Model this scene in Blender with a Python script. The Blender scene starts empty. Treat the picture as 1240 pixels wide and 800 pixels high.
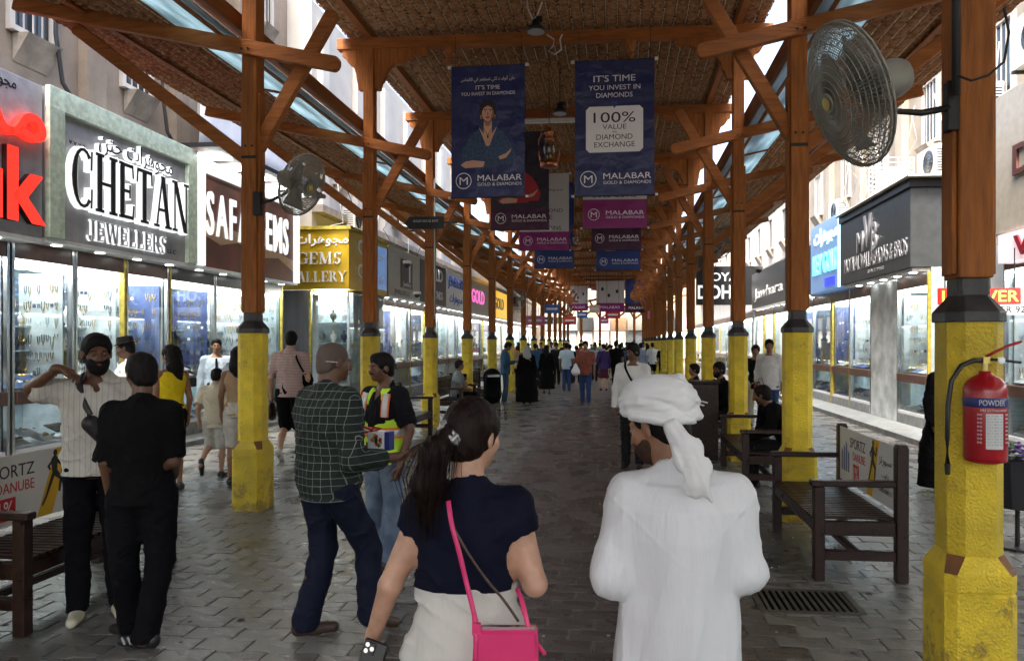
import bpy, math, random
import numpy as np
from mathutils import Vector, Matrix
PI = math.pi; R = math.radians
random.seed(7); rng = np.random.default_rng(7)
SC = bpy.context.scene; COL = SC.collection
# ---------------------------------------------------------------- camera
CH = 1.72
cam = bpy.data.objects.new('camera', bpy.data.cameras.new('camera')); COL.objects.link(cam)
cam.location = (0, 0, CH); cam.rotation_euler = (R(90), 0, R(5))
cam.data.sensor_width = 36; cam.data.lens = 36 * 895 / 1240
cam.data.shift_x = -52 / 1240; cam.data.shift_y = 15 / 1240
cam.data.clip_start = .05; cam.data.clip_end = 900
SC.camera = cam
# ---------------------------------------------------------------- light
w = bpy.data.worlds.new('World'); SC.world = w; w.use_nodes = True
nt = w.node_tree; sky = nt.nodes.new('ShaderNodeTexSky'); sky.sky_type = 'NISHITA'; sky.sun_disc = False
SUN_EL, SUN_AZ = R(62), R(-166)            # azimuth clockwise from +Y
sky.sun_elevation = SUN_EL; sky.sun_rotation = SUN_AZ; sky.dust_density = 7; sky.air_density = 1.0
nt.links.new(sky.outputs[0], nt.nodes['Background'].inputs[0]); nt.nodes['Background'].inputs[1].default_value = .15
sun = bpy.data.objects.new('sun', bpy.data.lights.new('sun', 'SUN')); COL.objects.link(sun)
sun.data.energy = 1.4; sun.data.angle = R(14); sun.data.color = (1, .96, .9)
sd = Vector((math.sin(SUN_AZ) * math.cos(SUN_EL), math.cos(SUN_AZ) * math.cos(SUN_EL), math.sin(SUN_EL)))
sun.rotation_euler = sd.to_track_quat('Z', 'Y').to_euler()
SC.view_settings.view_transform = 'Standard'; SC.view_settings.look = 'None'
SC.view_settings.exposure = 2.65; SC.view_settings.gamma = 1
cy = SC.cycles
cy.use_denoising = True; cy.max_bounces = 7; cy.diffuse_bounces = 4; cy.glossy_bounces = 3
cy.transparent_max_bounces = 12; cy.sample_clamp_indirect = 6; cy.caustics_reflective = False; cy.caustics_refractive = False
# ---------------------------------------------------------------- measuring helpers (photo pixel -> place)
_s, _c = math.sin(R(5)), math.cos(R(5))
def pt(px, zc, py=415):
    xc = (px - 672) * zc / 895
    return Vector((xc * _c - zc * _s, xc * _s + zc * _c, CH + (415 - py) * zc / 895))
def gnd(px, py):
    v = pt(px, CH * 895 / (py - 415)); v.z = 0; return v
# ---------------------------------------------------------------- materials
MATS = {}
def mat(name, col, rough=.6, metal=0, var=0, vs=8, bump=0, bs=40, emit=0, ecol=None, spec=.5, stretch=None, sheen=0, sss=0, col2=None, detail=5, rv=0, dist=.02):
    if name in MATS: return MATS[name]
    m = bpy.data.materials.new(name); m.use_nodes = True; N = m.node_tree; b = N.nodes['Principled BSDF']
    b.inputs['Base Color'].default_value = (*col, 1); b.inputs['Roughness'].default_value = rough; b.inputs['Metallic'].default_value = metal
    b.inputs['Specular IOR Level'].default_value = spec
    if sheen: b.inputs['Sheen Weight'].default_value = sheen
    if sss:
        b.inputs['Subsurface Weight'].default_value = sss; b.inputs['Subsurface Radius'].default_value = (.02, .008, .005); b.inputs['Subsurface Scale'].default_value = .5
    if emit:
        b.inputs['Emission Color'].default_value = (*(ecol or col), 1); b.inputs['Emission Strength'].default_value = emit
    tc = N.nodes.new('ShaderNodeTexCoord'); src = tc.outputs['Object']
    if stretch:
        mp = N.nodes.new('ShaderNodeMapping'); mp.inputs['Scale'].default_value = stretch; N.links.new(src, mp.inputs[0]); src = mp.outputs[0]
    if var or col2:
        n = N.nodes.new('ShaderNodeTexNoise'); n.inputs['Scale'].default_value = vs; n.inputs['Detail'].default_value = detail; N.links.new(src, n.inputs[0])
        r = N.nodes.new('ShaderNodeValToRGB'); N.links.new(n.outputs[0], r.inputs[0])
        a = col if col2 else tuple(c * (1 - var) for c in col); z = col2 or tuple(min(1, c * (1 + var)) for c in col)
        r.color_ramp.elements[0].position = .35; r.color_ramp.elements[1].position = .65
        r.color_ramp.elements[0].color = (*a, 1); r.color_ramp.elements[1].color = (*z, 1)
        oi = N.nodes.new('ShaderNodeObjectInfo'); hv = N.nodes.new('ShaderNodeHueSaturation'); mr = N.nodes.new('ShaderNodeMapRange')
        mr.inputs[3].default_value = .86; mr.inputs[4].default_value = 1.14
        N.links.new(oi.outputs['Random'], mr.inputs[0]); N.links.new(mr.outputs[0], hv.inputs['Value']); N.links.new(r.outputs[0], hv.inputs['Color'])
        N.links.new(hv.outputs[0], b.inputs['Base Color'])
        if rv:
            r2 = N.nodes.new('ShaderNodeMapRange'); r2.inputs[1].default_value = .3; r2.inputs[2].default_value = .7
            r2.inputs[3].default_value = max(0, rough - rv); r2.inputs[4].default_value = rough + rv
            N.links.new(n.outputs[0], r2.inputs[0]); N.links.new(r2.outputs[0], b.inputs['Roughness'])
    if bump:
        n = N.nodes.new('ShaderNodeTexNoise'); n.inputs['Scale'].default_value = bs; n.inputs['Detail'].default_value = 4; N.links.new(src, n.inputs[0])
        bp = N.nodes.new('ShaderNodeBump'); bp.inputs['Strength'].default_value = bump; bp.inputs['Distance'].default_value = dist
        N.links.new(n.outputs[0], bp.inputs['Height']); N.links.new(bp.outputs[0], b.inputs['Normal'])
    MATS[name] = m; return m
def glassmat(name, tint=(.93, .97, .97), refl=.09):
    m = bpy.data.materials.new(name); m.use_nodes = True; N = m.node_tree; N.nodes.clear()
    o = N.nodes.new('ShaderNodeOutputMaterial'); mx = N.nodes.new('ShaderNodeMixShader'); t = N.nodes.new('ShaderNodeBsdfTransparent'); g = N.nodes.new('ShaderNodeBsdfGlossy')
    t.inputs[0].default_value = (*tint, 1); g.inputs['Roughness'].default_value = .02
    f = N.nodes.new('ShaderNodeLayerWeight'); f.inputs[0].default_value = .12; fm = N.nodes.new('ShaderNodeMath'); fm.operation = 'MULTIPLY_ADD'; fm.inputs[1].default_value = .35; fm.inputs[2].default_value = .06; N.links.new(f.outputs['Facing'], fm.inputs[0])
    N.links.new(fm.outputs[0], mx.inputs[0]); N.links.new(t.outputs[0], mx.inputs[1]); N.links.new(g.outputs[0], mx.inputs[2]); N.links.new(mx.outputs[0], o.inputs[0])
    MATS[name] = m; return m
GLASS = glassmat('shop_glass')
M = MATS
mat('wood', (.33, .112, .026), .6, spec=.22, var=.24, vs=4.5, detail=9, bump=.35, bs=16, stretch=(7, 7, .7), rv=.12)
mat('wood_h', (.31, .106, .026), .6, spec=.22, var=.24, vs=4.5, detail=9, bump=.35, bs=16, stretch=(.8, 7, 7), rv=.12)
mat('wood_y', (.27, .092, .023), .6, spec=.22, var=.24, vs=4.5, detail=9, bump=.35, bs=16, stretch=(7, .5, 7), rv=.12)
mat('bench_wood', (.024, .009, .007), .36, spec=.35, var=.4, vs=4, bump=.25, bs=22, stretch=(5, 1, 5), rv=.1)
mat('iron', (.03, .028, .028), .45, var=.4, vs=10, bump=.3, bs=30)
mat('brown_patch', (.16, .065, .02), .7, var=.3, bump=.5, bs=60)
mat('white_paint', (.75, .75, .73), .45, var=.06)
mat('dark_metal', (.03, .03, .03), .4, metal=.6)
mat('chrome', (.55, .56, .56), .25, metal=1)
mat('black_plastic', (.012, .012, .013), .4)
mat('cable', (.6, .6, .57), .6); mat('cable_dark', (.02, .02, .02), .6)
def yellow():
    m = mat('yellow_stucco', (.78, .56, .03), .42, var=.16, vs=5, rv=.08)
    N = m.node_tree; b = N.nodes['Principled BSDF']; tc = N.nodes['Texture Coordinate']
    v = N.nodes.new('ShaderNodeTexVoronoi'); v.inputs['Scale'].default_value = 75; v.feature = 'SMOOTH_F1'
    n = N.nodes.new('ShaderNodeTexNoise'); n.inputs['Scale'].default_value = 90; n.inputs['Detail'].default_value = 3; n.inputs['Distortion'].default_value = 1.2
    N.links.new(tc.outputs['Object'], v.inputs[0]); N.links.new(tc.outputs['Object'], n.inputs[0])
    a = N.nodes.new('ShaderNodeMath'); a.operation = 'ADD'; N.links.new(v.outputs[0], a.inputs[0]); N.links.new(n.outputs[0], a.inputs[1])
    # scuffs and grime, thickest near the paving
    sz = N.nodes.new('ShaderNodeSeparateXYZ'); N.links.new(tc.outputs['Object'], sz.inputs[0]); gr = N.nodes.new('ShaderNodeMapRange'); gr.inputs[1].default_value = .0; gr.inputs[2].default_value = .5; gr.inputs[3].default_value = .16; gr.inputs[4].default_value = 0; N.links.new(sz.outputs[2], gr.inputs[0])
    n2 = N.nodes.new('ShaderNodeTexNoise'); n2.inputs['Scale'].default_value = 9; n2.inputs['Detail'].default_value = 8; n2.inputs['Roughness'].default_value = .7; geo = N.nodes.new('ShaderNodeNewGeometry'); N.links.new(geo.outputs['Position'], n2.inputs[0])
    ad = N.nodes.new('ShaderNodeMath'); ad.operation = 'ADD'; N.links.new(n2.outputs[0], ad.inputs[0]); N.links.new(gr.outputs[0], ad.inputs[1]); r3 = N.nodes.new('ShaderNodeMapRange'); r3.inputs[1].default_value = .58; r3.inputs[2].default_value = .70; r3.inputs[4].default_value = .75; N.links.new(ad.outputs[0], r3.inputs[0])
    mxd = N.nodes.new('ShaderNodeMix'); mxd.data_type = 'RGBA'; src = b.inputs['Base Color'].links[0].from_socket; N.links.new(r3.outputs[0], mxd.inputs[0]); N.links.new(src, mxd.inputs[6]); mxd.inputs[7].default_value = (.22, .13, .035, 1); N.links.new(mxd.outputs[2], b.inputs['Base Color'])
    bp = N.nodes.new('ShaderNodeBump'); bp.inputs['Strength'].default_value = .8; bp.inputs['Distance'].default_value = .012
    N.links.new(a.outputs[0], bp.inputs['Height']); N.links.new(bp.outputs[0], b.inputs['Normal'])
yellow()
# ---------------------------------------------------------------- mesh helpers
class MB:
    def __init__(s): s.v = []; s.f = []; s.m = []; s.mi = 0
    def add(s, vs, fs):
        b = len(s.v); s.v += [tuple(v) for v in vs]; s.f += [tuple(i + b for i in f) for f in fs]; s.m += [s.mi] * len(fs); return s
    def box(s, c, d, rot=None, taper=1):
        hx, hy, hz = d[0] / 2, d[1] / 2, d[2] / 2
        vs = [Vector((x * hx * (taper if z > 0 else 1), y * hy * (taper if z > 0 else 1), z * hz)) for z in (-1, 1) for y in (-1, 1) for x in (-1, 1)]
        if rot is not None: vs = [rot @ v for v in vs]
        c = Vector(c)
        return s.add([v + c for v in vs], [(0, 2, 3, 1), (4, 5, 7, 6), (0, 1, 5, 4), (2, 6, 7, 3), (0, 4, 6, 2), (1, 3, 7, 5)])
    def b2(s, x0, x1, y0, y1, z0, z1): return s.box(((x0 + x1) / 2, (y0 + y1) / 2, (z0 + z1) / 2), (abs(x1 - x0), abs(y1 - y0), abs(z1 - z0)))
    def bar(s, a, b, w, h, up=(0, 0, 1)):
        a = Vector(a); b = Vector(b); d = b - a; L = d.length; d.normalize(); u = Vector(up)
        sx = d.cross(u).normalized(); uz = sx.cross(d).normalized()
        return s.box((a + b) / 2, (w, L, h), Matrix((sx, d, uz)).transposed())
    def prism(s, poly, d, M4=None):      # polygon in local xy, extruded 0..d along z, M4 places it
        n = len(poly); vs = [Vector((x, y, 0)) for x, y in poly] + [Vector((x, y, d)) for x, y in poly]
        if M4 is not None: vs = [M4 @ v for v in vs]
        return s.add(vs, [tuple(range(n))[::-1], tuple(range(n, 2 * n))] + [(i, (i + 1) % n, (i + 1) % n + n, i + n) for i in range(n)])
    def cyl(s, a, b, r1, r2=None, n=10):
        r2 = r1 if r2 is None else r2; a = Vector(a); b = Vector(b); d = (b - a).normalized(); q = d.to_track_quat('Z', 'Y')
        vs = [a + q @ Vector((math.cos(t) * r1, math.sin(t) * r1, 0)) for t in [2 * PI * i / n for i in range(n)]] + \
             [b + q @ Vector((math.cos(t) * r2, math.sin(t) * r2, 0)) for t in [2 * PI * i / n for i in range(n)]]
        return s.add(vs, [tuple(range(n))[::-1], tuple(range(n, 2 * n))] + [(i, (i + 1) % n, (i + 1) % n + n, i + n) for i in range(n)])
    def tube(s, pts, r, n=6, closed=False):
        pts = [Vector(p) for p in pts]; m = len(pts); rings = []
        for i, p in enumerate(pts):
            a = pts[(i - 1) % m] if closed or i > 0 else p; b = pts[(i + 1) % m] if closed or i < m - 1 else p
            q = (b - a).normalized().to_track_quat('Z', 'Y'); rr = r[i] if isinstance(r, (list, tuple)) else r
            rings.append([p + q @ Vector((math.cos(2 * PI * k / n) * rr, math.sin(2 * PI * k / n) * rr, 0)) for k in range(n)])
        fs = []
        for i in range(m if closed else m - 1):
            j = (i + 1) % m; off = 0
            if closed and j == 0:
                off = min(range(n), key=lambda o: (rings[i][0] - rings[0][o]).length)
            for k in range(n): fs.append((i * n + k, i * n + (k + 1) % n, j * n + (k + 1 + off) % n, j * n + (k + off) % n))
        if not closed: fs += [tuple(range(n))[::-1], tuple(range((m - 1) * n, m * n))]
        return s.add([v for r_ in rings for v in r_], fs)
    def lathe(s, prof, n=16, M4=None, a0=0):      # profile [(r, z)]
        vs = [Vector((r * math.cos(a0 + 2 * PI * k / n), r * math.sin(a0 + 2 * PI * k / n), z)) for r, z in prof for k in range(n)]
        if M4 is not None: vs = [M4 @ v for v in vs]
        m = len(prof)
        return s.add(vs, [(i * n + k, i * n + (k + 1) % n, (i + 1) * n + (k + 1) % n, (i + 1) * n + k) for i in range(m - 1) for k in range(n)] + [tuple(range(n))[::-1], tuple(range((m - 1) * n, m * n))])
    def mesh(s, name, mats, smooth=False):
        me = bpy.data.meshes.new(name); me.from_pydata(s.v, [], s.f)
        mats = mats if isinstance(mats, (list, tuple)) else [mats]
        for m_ in mats: me.materials.append(M[m_] if isinstance(m_, str) else m_)
        if len(mats) > 1: me.polygons.foreach_set('material_index', s.m)
        if smooth: me.shade_smooth() if hasattr(me, 'shade_smooth') else me.polygons.foreach_set('use_smooth', [True] * len(s.f))
        me.update(); return me
    def build(s, name, mats, parent=None, smooth=False, bevel=0, loc=None):
        o = bpy.data.objects.new(name, s.mesh(name, mats, smooth)); COL.objects.link(o)
        if parent is not None: o.parent = parent
        if loc is not None: o.location = loc
        if bevel:
            md = o.modifiers.new('bevel', 'BEVEL'); md.width = bevel; md.segments = 1; md.limit_method = 'ANGLE'
        return o
def tag(o, label=None, cat=None, group=None, kind=None):
    for k, v in (('label', label), ('category', cat), ('group', group), ('kind', kind)):
        if v: o[k] = v
    return o
def thing(name, label, cat, loc=(0, 0, 0), rz=0, group=None):
    o = bpy.data.objects.new(name, None); COL.objects.link(o); o.location = loc; o.rotation_euler = (0, 0, rz); o.empty_display_size = .2
    return tag(o, label, cat, group)
def copy_tree(o, parent=None):
    c = o.copy(); COL.objects.link(c); c.parent = parent
    for ch in list(o.children): copy_tree(ch, c)
    return c
def link(name, me, parent, loc=None, rot=None, scale=None):
    o = bpy.data.objects.new(name, me); COL.objects.link(o); o.parent = parent
    if loc is not None: o.location = loc
    if rot is not None: o.rotation_euler = rot
    if scale is not None: o.scale = scale
    return o
ORD = ['first', 'second', 'third', 'fourth', 'fifth', 'sixth', 'seventh', 'eighth', 'ninth', 'tenth', 'eleventh', 'twelfth', 'thirteenth', 'fourteenth', 'fifteenth', 'sixteenth']
# ---------------------------------------------------------------- lettering
AR = {'ا': (0xFE8D, 0), 'أ': (0xFE83, 0), 'ب': (0xFE8F, 1), 'ت': (0xFE95, 1), 'ج': (0xFE9D, 1), 'ح': (0xFEA1, 1), 'خ': (0xFEA5, 1), 'د': (0xFEA9, 0), 'ر': (0xFEAD, 0),
      'س': (0xFEB1, 1), 'ص': (0xFEB9, 1), 'ف': (0xFED1, 1), 'ق': (0xFED5, 1), 'ك': (0xFED9, 1), 'ل': (0xFEDD, 1), 'م': (0xFEE1, 1), 'ن': (0xFEE5, 1), 'ه': (0xFEE9, 1),
      'و': (0xFEED, 0), 'ي': (0xFEF1, 1), 'ث': (0xFE99, 1), 'ز': (0xFEAF, 0), 'ة': (0xFE93, 0), 'ى': (0xFEEF, 0)}
def arabic(s):
    out = []
    for wd in s.split(' '):
        o = ''
        for i, ch in enumerate(wd):
            base, dual = AR[ch]
            pj = i > 0 and AR[wd[i - 1]][1]; nj = i < len(wd) - 1 and dual
            o += chr(base + (3 if pj and nj else 2 if nj else 1 if pj else 0)) if dual else chr(base + (1 if pj else 0))
        out.append(o[::-1])
    return ' '.join(out[::-1])
def textmesh(body, size, ext=0, bold=0, res=3):
    c = bpy.data.curves.new('t', 'FONT'); c.body = body; c.size = size; c.extrude = ext; c.offset = bold; c.resolution_u = res
    c.align_x = 'CENTER'; c.align_y = 'CENTER'
    o = bpy.data.objects.new('t', c); COL.objects.link(o); bpy.context.view_layer.update()
    me = bpy.data.meshes.new_from_object(o.evaluated_get(bpy.context.evaluated_depsgraph_get()))
    bpy.data.objects.remove(o); bpy.data.curves.remove(c); return me
def text(body, size, parent, M4, material, ext=0, bold=0, name='lettering', fit=None, hfit=None):
    """flat or raised lettering; M4 carries local xy (x right, y up, z out) to the place; fit = target width"""
    me = textmesh(body, size, ext, bold * .45 if size > .24 else 0); n = len(me.vertices)
    if n == 0: return None
    co = np.empty(n * 3); me.vertices.foreach_get('co', co); co = co.reshape(-1, 3)
    mn, mx = co.min(0), co.max(0); co -= (mn + mx) / 2
    if fit: co[:, 0] *= fit / max(1e-6, mx[0] - mn[0])
    if hfit: co[:, 1] *= hfit / max(1e-6, mx[1] - mn[1])
    A = np.array(M4); co = co @ A[:3, :3].T + A[:3, 3]
    me.vertices.foreach_set('co', co.ravel()); me.materials.clear(); me.materials.append(M[material] if isinstance(material, str) else material); me.update()
    o = bpy.data.objects.new(name, me); COL.objects.link(o); o.parent = parent
    return o
def letters(word, size, parent, M4, material, ext, bold, width, height, gap=.12):
    """each raised letter a part of its own"""
    ms = [textmesh(ch, size, ext, bold) if ch != ' ' else None for ch in word]; cs = []
    for me in ms:
        if me is None: cs.append(None); continue
        co = np.empty(len(me.vertices) * 3); me.vertices.foreach_get('co', co); cs.append(co.reshape(-1, 3))
    ws = [(c[:, 0].max() - c[:, 0].min()) if c is not None else size * .25 for c in cs]
    tot = sum(ws) + gap * size * (len(ws) - 1); k = width / tot; x = -tot / 2; A = np.array(M4)
    ylo = min(c[:, 1].min() for c in cs if c is not None); yhi = max(c[:, 1].max() for c in cs if c is not None); ky = height / (yhi - ylo)
    for me, c, w_ in zip(ms, cs, ws):
        if me is not None:
            c[:, 0] += x - c[:, 0].min(); c[:, 0] *= k; c[:, 1] = (c[:, 1] - (ylo + yhi) / 2) * ky
            c2 = c @ A[:3, :3].T + A[:3, 3]
            me.vertices.foreach_set('co', c2.ravel()); me.materials.clear(); me.materials.append(M[material]); me.update()
            o = bpy.data.objects.new('letter', me); COL.objects.link(o); o.parent = parent
        x += w_ + gap * size
# serif letters drawn as strokes: ('l',x0,y0,x1,y1,w) ('a',cx,cy,rx,ry,a0,a1) ('s',x,y,w) = serif
GL = {'C': (.9, [('a', .46, .5, .46, .5, 48, 312), ('l', .80, .66, .82, .98, .05), ('l', .80, .02, .82, .34, .05)]),
 'H': (.95, [('l', .17, 0, .17, 1, .2), ('l', .78, 0, .78, 1, .2), ('l', .17, .5, .78, .5, .055), ('s', .17, 0, .36), ('s', .17, 1, .36), ('s', .78, 0, .36), ('s', .78, 1, .36)]),
 'E': (.78, [('l', .17, 0, .17, 1, .2), ('l', .1, .03, .68, .03, .06), ('l', .1, .97, .66, .97, .06), ('l', .17, .5, .52, .5, .055), ('l', .68, 0, .73, .26, .05), ('l', .66, 1, .70, .76, .05), ('l', .53, .38, .53, .62, .05), ('s', .1, 0, .2), ('s', .1, 1, .2)]),
 'T': (.85, [('l', .42, 0, .42, 1, .2), ('l', .04, .97, .80, .97, .06), ('l', .03, .74, .06, 1, .05), ('l', .81, .74, .78, 1, .05), ('s', .42, 0, .4)]),
 'A': (.95, [('l', .14, 0, .46, 1, .06), ('l', .48, 1, .80, 0, .2), ('l', .25, .34, .66, .34, .055), ('s', .13, 0, .28), ('s', .80, 0, .36)]),
 'N': (.98, [('l', .15, 0, .15, 1, .06), ('l', .17, 1, .80, 0, .2), ('l', .84, 0, .84, 1, .06), ('s', .15, 0, .28), ('s', .13, 1, .3), ('s', .84, 1, .28)]),
 'J': (.6, [('l', .38, .2, .38, 1, .2), ('a', .2, .2, .2, .26, 180, 360), ('s', .38, 1, .36)]),
 'W': (1.25, [('l', .1, 1, .38, 0, .19), ('l', .38, 0, .62, 1, .06), ('l', .58, 1, .88, 0, .19), ('l', .88, 0, 1.12, 1, .06), ('s', .1, 1, .3), ('s', .58, 1, .3), ('s', 1.12, 1, .26)]),
 'L': (.75, [('l', .17, 0, .17, 1, .2), ('l', .1, .03, .66, .03, .06), ('l', .66, 0, .70, .28, .05), ('s', .17, 1, .36), ('s', .1, 0, .2)]),
 'R': (.9, [('l', .17, 0, .17, 1, .2), ('a', .38, .75, .28, .24, -90, 90), ('l', .17, .97, .4, .97, .055), ('l', .17, .5, .4, .5, .055), ('l', .42, .5, .78, 0, .19), ('s', .17, 0, .36), ('s', .1, 1, .2), ('s', .80, 0, .26)]),
 'S': (.68, [('a', .33, .74, .27, .25, 20, 270), ('a', .33, .25, .29, .25, -160, 90), ('l', .60, .7, .61, .97, .05), ('l', .04, .03, .05, .32, .05)]),
 'G': (.95, [('a', .46, .5, .46, .5, 48, 320), ('l', .80, .66, .82, .98, .05), ('l', .80, .04, .80, .42, .18), ('s', .78, .43, .36)]),
 'M': (1.15, [('l', .14, 0, .16, 1, .06), ('l', .18, 1, .54, .05, .19), ('l', .54, .05, .90, 1, .06), ('l', .95, 0, .95, 1, .2), ('s', .14, 0, .28), ('s', .14, 1, .24), ('s', .95, 0, .36), ('s', .98, 1, .26)]),
 'Y': (.88, [('l', .42, 0, .42, .48, .2), ('l', .08, 1, .42, .46, .19), ('l', .42, .46, .76, 1, .06), ('s', .42, 0, .38), ('s', .1, 1, .32), ('s', .76, 1, .26)])}
def serif(word, parent, M4, width, height, depth, body_mat, face_mat=None, gap=.1, grow=0, thick=1.0):
    tot = sum(GL[c][0] for c in word) + gap * (len(word) - 1); kx = width / tot; x = -width / 2
    for c in word:
        wd, st = GL[c]
        for (mt, z0, z1, g) in ((body_mat, 0, depth, grow), (face_mat, depth, depth + .012, 0)):
            if mt is None: continue
            mb = MB(); layer = 0
            for q in st:
                layer += 1; e = .0009 * layer; zz = z1 + e
                T = M4 @ Matrix.Translation((x, -height / 2, z0))
                if q[0] == 'l':
                    _, x0, y0, x1, y1, w_ = q; w_ *= thick; x0, x1 = x0 * kx, x1 * kx; y0, y1 = y0 * height, y1 * height
                    hor = abs(y1 - y0) < .12 * height
                    h = w_ * kx / 2 + g
                    P = [(x0, y0 - w_ * height / 2 - g), (x1, y1 - w_ * height / 2 - g), (x1, y1 + w_ * height / 2 + g), (x0, y0 + w_ * height / 2 + g)] if hor else \
                        [(x0 - h, y0 - g), (x0 + h, y0 - g), (x1 + h, y1 + g), (x1 - h, y1 + g)] if y1 > y0 else [(x1 - h, y1 - g), (x1 + h, y1 - g), (x0 + h, y0 + g), (x0 - h, y0 + g)]
                    mb.prism(P, zz - z0, T)
                elif q[0] == 's':
                    _, sx, sy, sw = q; yy = sy * height + (-.02 if sy > .5 else .02) * height
                    mb.prism([(sx * kx - sw * kx / 2 - g, yy - .025 * height - g), (sx * kx + sw * kx / 2 + g, yy - .025 * height - g), (sx * kx + sw * kx / 2 + g, yy + .025 * height + g), (sx * kx - sw * kx / 2 - g, yy + .025 * height + g)], zz - z0, T)
                else:
                    _, cx, cy_, rx, ry, a0, a1 = q; n = 14; P = []; Q = []
                    for i in range(n + 1):
                        a = R(a0 + (a1 - a0) * i / n); tw = .05 + .15 * thick * abs(math.cos(a)) ** 1.3
                        P.append(((cx + rx * math.cos(a)) * kx + g * math.cos(a), (cy_ + ry * math.sin(a)) * height + g * math.sin(a)))
                        Q.append(((cx + (rx - tw) * math.cos(a)) * kx - g * math.cos(a), (cy_ + (ry - .05) * math.sin(a)) * height - g * math.sin(a)))
                    mb2 = P + Q[::-1]
                    nn = len(P); vs = [T @ Vector((px_, py_, zq)) for zq in (0, zz - z0) for px_, py_ in P + Q]; fs = []
                    for i in range(nn - 1):
                        a_, b_, c_, d_ = i, i + 1, nn + i + 1, nn + i; o_ = 2 * nn
                        fs += [(a_ + o_, b_ + o_, c_ + o_, d_ + o_), (a_, b_, b_ + o_, a_ + o_), (d_, d_ + o_, c_ + o_, c_), (a_, d_, c_, b_)]
                    fs += [(0, 2 * nn, 3 * nn, nn), (nn - 1, 2 * nn - 1, 4 * nn - 1, 3 * nn - 1)]
                    mb.add(vs, fs)
            if mt is body_mat: o = mb.build('letter', mt, parent)
            else: mb.build('letter_face', mt, o)
        x += (wd + gap) * kx
def onface(nx, ny, x, y, z):
    """matrix: local x right as read, y up, z outwards along (nx,ny)"""
    n = Vector((nx, ny, 0)).normalized(); up = Vector((0, 0, 1)); rt = up.cross(n)
    return Matrix(((rt.x, 0, n.x, x), (rt.y, 0, n.y, y), (rt.z, 1, n.z, z), (0, 0, 0, 1)))
# ================================================================ setting: ground
XL, XR, Y0, DY = -3.81, 1.73, 3.78, 3.63
NF = 15
def structure(o): o['kind'] = 'structure'; return o
mat('ground_far', (.16, .15, .14), .8, var=.2, vs=.5)
structure(MB().b2(-300, 300, -300, 600, -.4, -.05).build('ground', 'ground_far'))
mat('paver_grey', (.165, .158, .146), .30, var=.3, vs=2.2, bump=.5, bs=70, rv=.14, dist=.006)
mat('paver_brown', (.082, .071, .063), .28, var=.3, vs=2.2, bump=.5, bs=70, rv=.13, dist=.006)
mat('joint', (.045, .043, .04), .7, var=.3, vs=20)
pave = structure(MB().b2(-11, 9, -14, 66, -.05, -.006).build('pavement', 'joint'))
PL, PW = .30, .165
def paver_poly(par, jog):
    g = .003; a = .028 if jog else 0; h = PL / 2
    # wave: level +a on one half, 0 on the other, slanted link; odd rows start half a paver later
    s0, s1 = (0, a) if par == 0 else (a, 0)
    q = .022 if jog else 0
    low = [(-h + g, s0), (-q, s0), (q, s1), (h - g, s1)] if jog else [(-h + g, 0), (h - g, 0)]
    y0, y1 = -PW / 2 + g, PW / 2 - g
    return [(x, y + y0) for x, y in low] + [(x, y + y1) for x, y in low[::-1]]
def paver_mesh(par, jog, m):
    mb = MB(); P = paver_poly(par, jog); n = len(P); b = .004
    top = [(x * (1 - b / PL * 2), y * (1 - b / PW) if not jog else y) for x, y in P]
    vs = [(x, y, -.03) for x, y in P] + [(x, y, -.003) for x, y in P] + [(x * .985, y, 0) for x, y in top]
    fs = [(i, (i + 1) % n, (i + 1) % n + n, i + n) for i in range(n)] + [(i + n, (i + 1) % n + n, (i + 1) % n + 2 * n, i + 2 * n) for i in range(n)] + [tuple(range(2 * n, 3 * n))]
    mb.add(vs, fs); return mb
pm = {(p, j): paver_mesh(p, j, 0).mesh('paver', 'paver_grey' if j else 'paver_brown') for p in (0, 1) for j in (0, 1)}
pv = {(p, j): (np.array([v[:] for v in [tuple(x.co) for x in pm[(p, j)].vertices]]), [tuple(f.vertices) for f in pm[(p, j)].polygons]) for p in (0, 1) for j in (0, 1)}
near = []; fv = []; ff = []; fm = []; nb = 0
rows = int(20 / PW)
for r_ in range(rows):
    y = 3.2 + r_ * PW; par = r_ % 2
    for k in range(-32, 27):
        x = k * PL + (PL / 2 if par else 0)
        jog = 0 if -1.5 < x < .95 else 1
        zc = -x * _s + y * _c; px = 672 + 895 * (x * _c + y * _s) / max(zc, .1)
        if (px < -260 or px > 1500): continue
        z = rng.uniform(-.0025, .0025); rot = rng.uniform(-.006, .006)
        if len(near) < 299 and y > 3.85 and -40 < px < 1280: near.append((x, y, z, rot, par, jog)); continue
        V, F = pv[(par, jog)]
        c_, s_ = math.cos(rot), math.sin(rot)
        fv.append(np.stack([V[:, 0] * c_ - V[:, 1] * s_ + x, V[:, 0] * s_ + V[:, 1] * c_ + y, V[:, 2] + z + (V[:, 0] * rng.uniform(-.008, .008))], 1))
        ff += [tuple(i + nb for i in f) for f in F]; fm += [0 if jog else 1] * len(F); nb += len(V)
for (x, y, z, rot, par, jog) in near:
    link('paver', pm[(par, jog)], pave, (x, y, z), (rng.uniform(-.006, .006), rng.uniform(-.006, .006), rot))
me = bpy.data.meshes.new('paver_field'); me.from_pydata(np.concatenate(fv).tolist(), [], ff)
for m_ in ('paver_grey', 'paver_brown'): me.materials.append(M[m_])
me.polygons.foreach_set('material_index', fm); me.update()
tag(link('paver_field', me, pave), kind='stuff')
mat('far_pave', (.12, .108, .1), .4, var=.3, vs=1.5, bump=.4, bs=12, rv=.12)
MB().b2(-9, 8, 3.2 + rows * PW, 66, -.02, -.002).build('far_paving', 'far_pave', pave)
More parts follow.
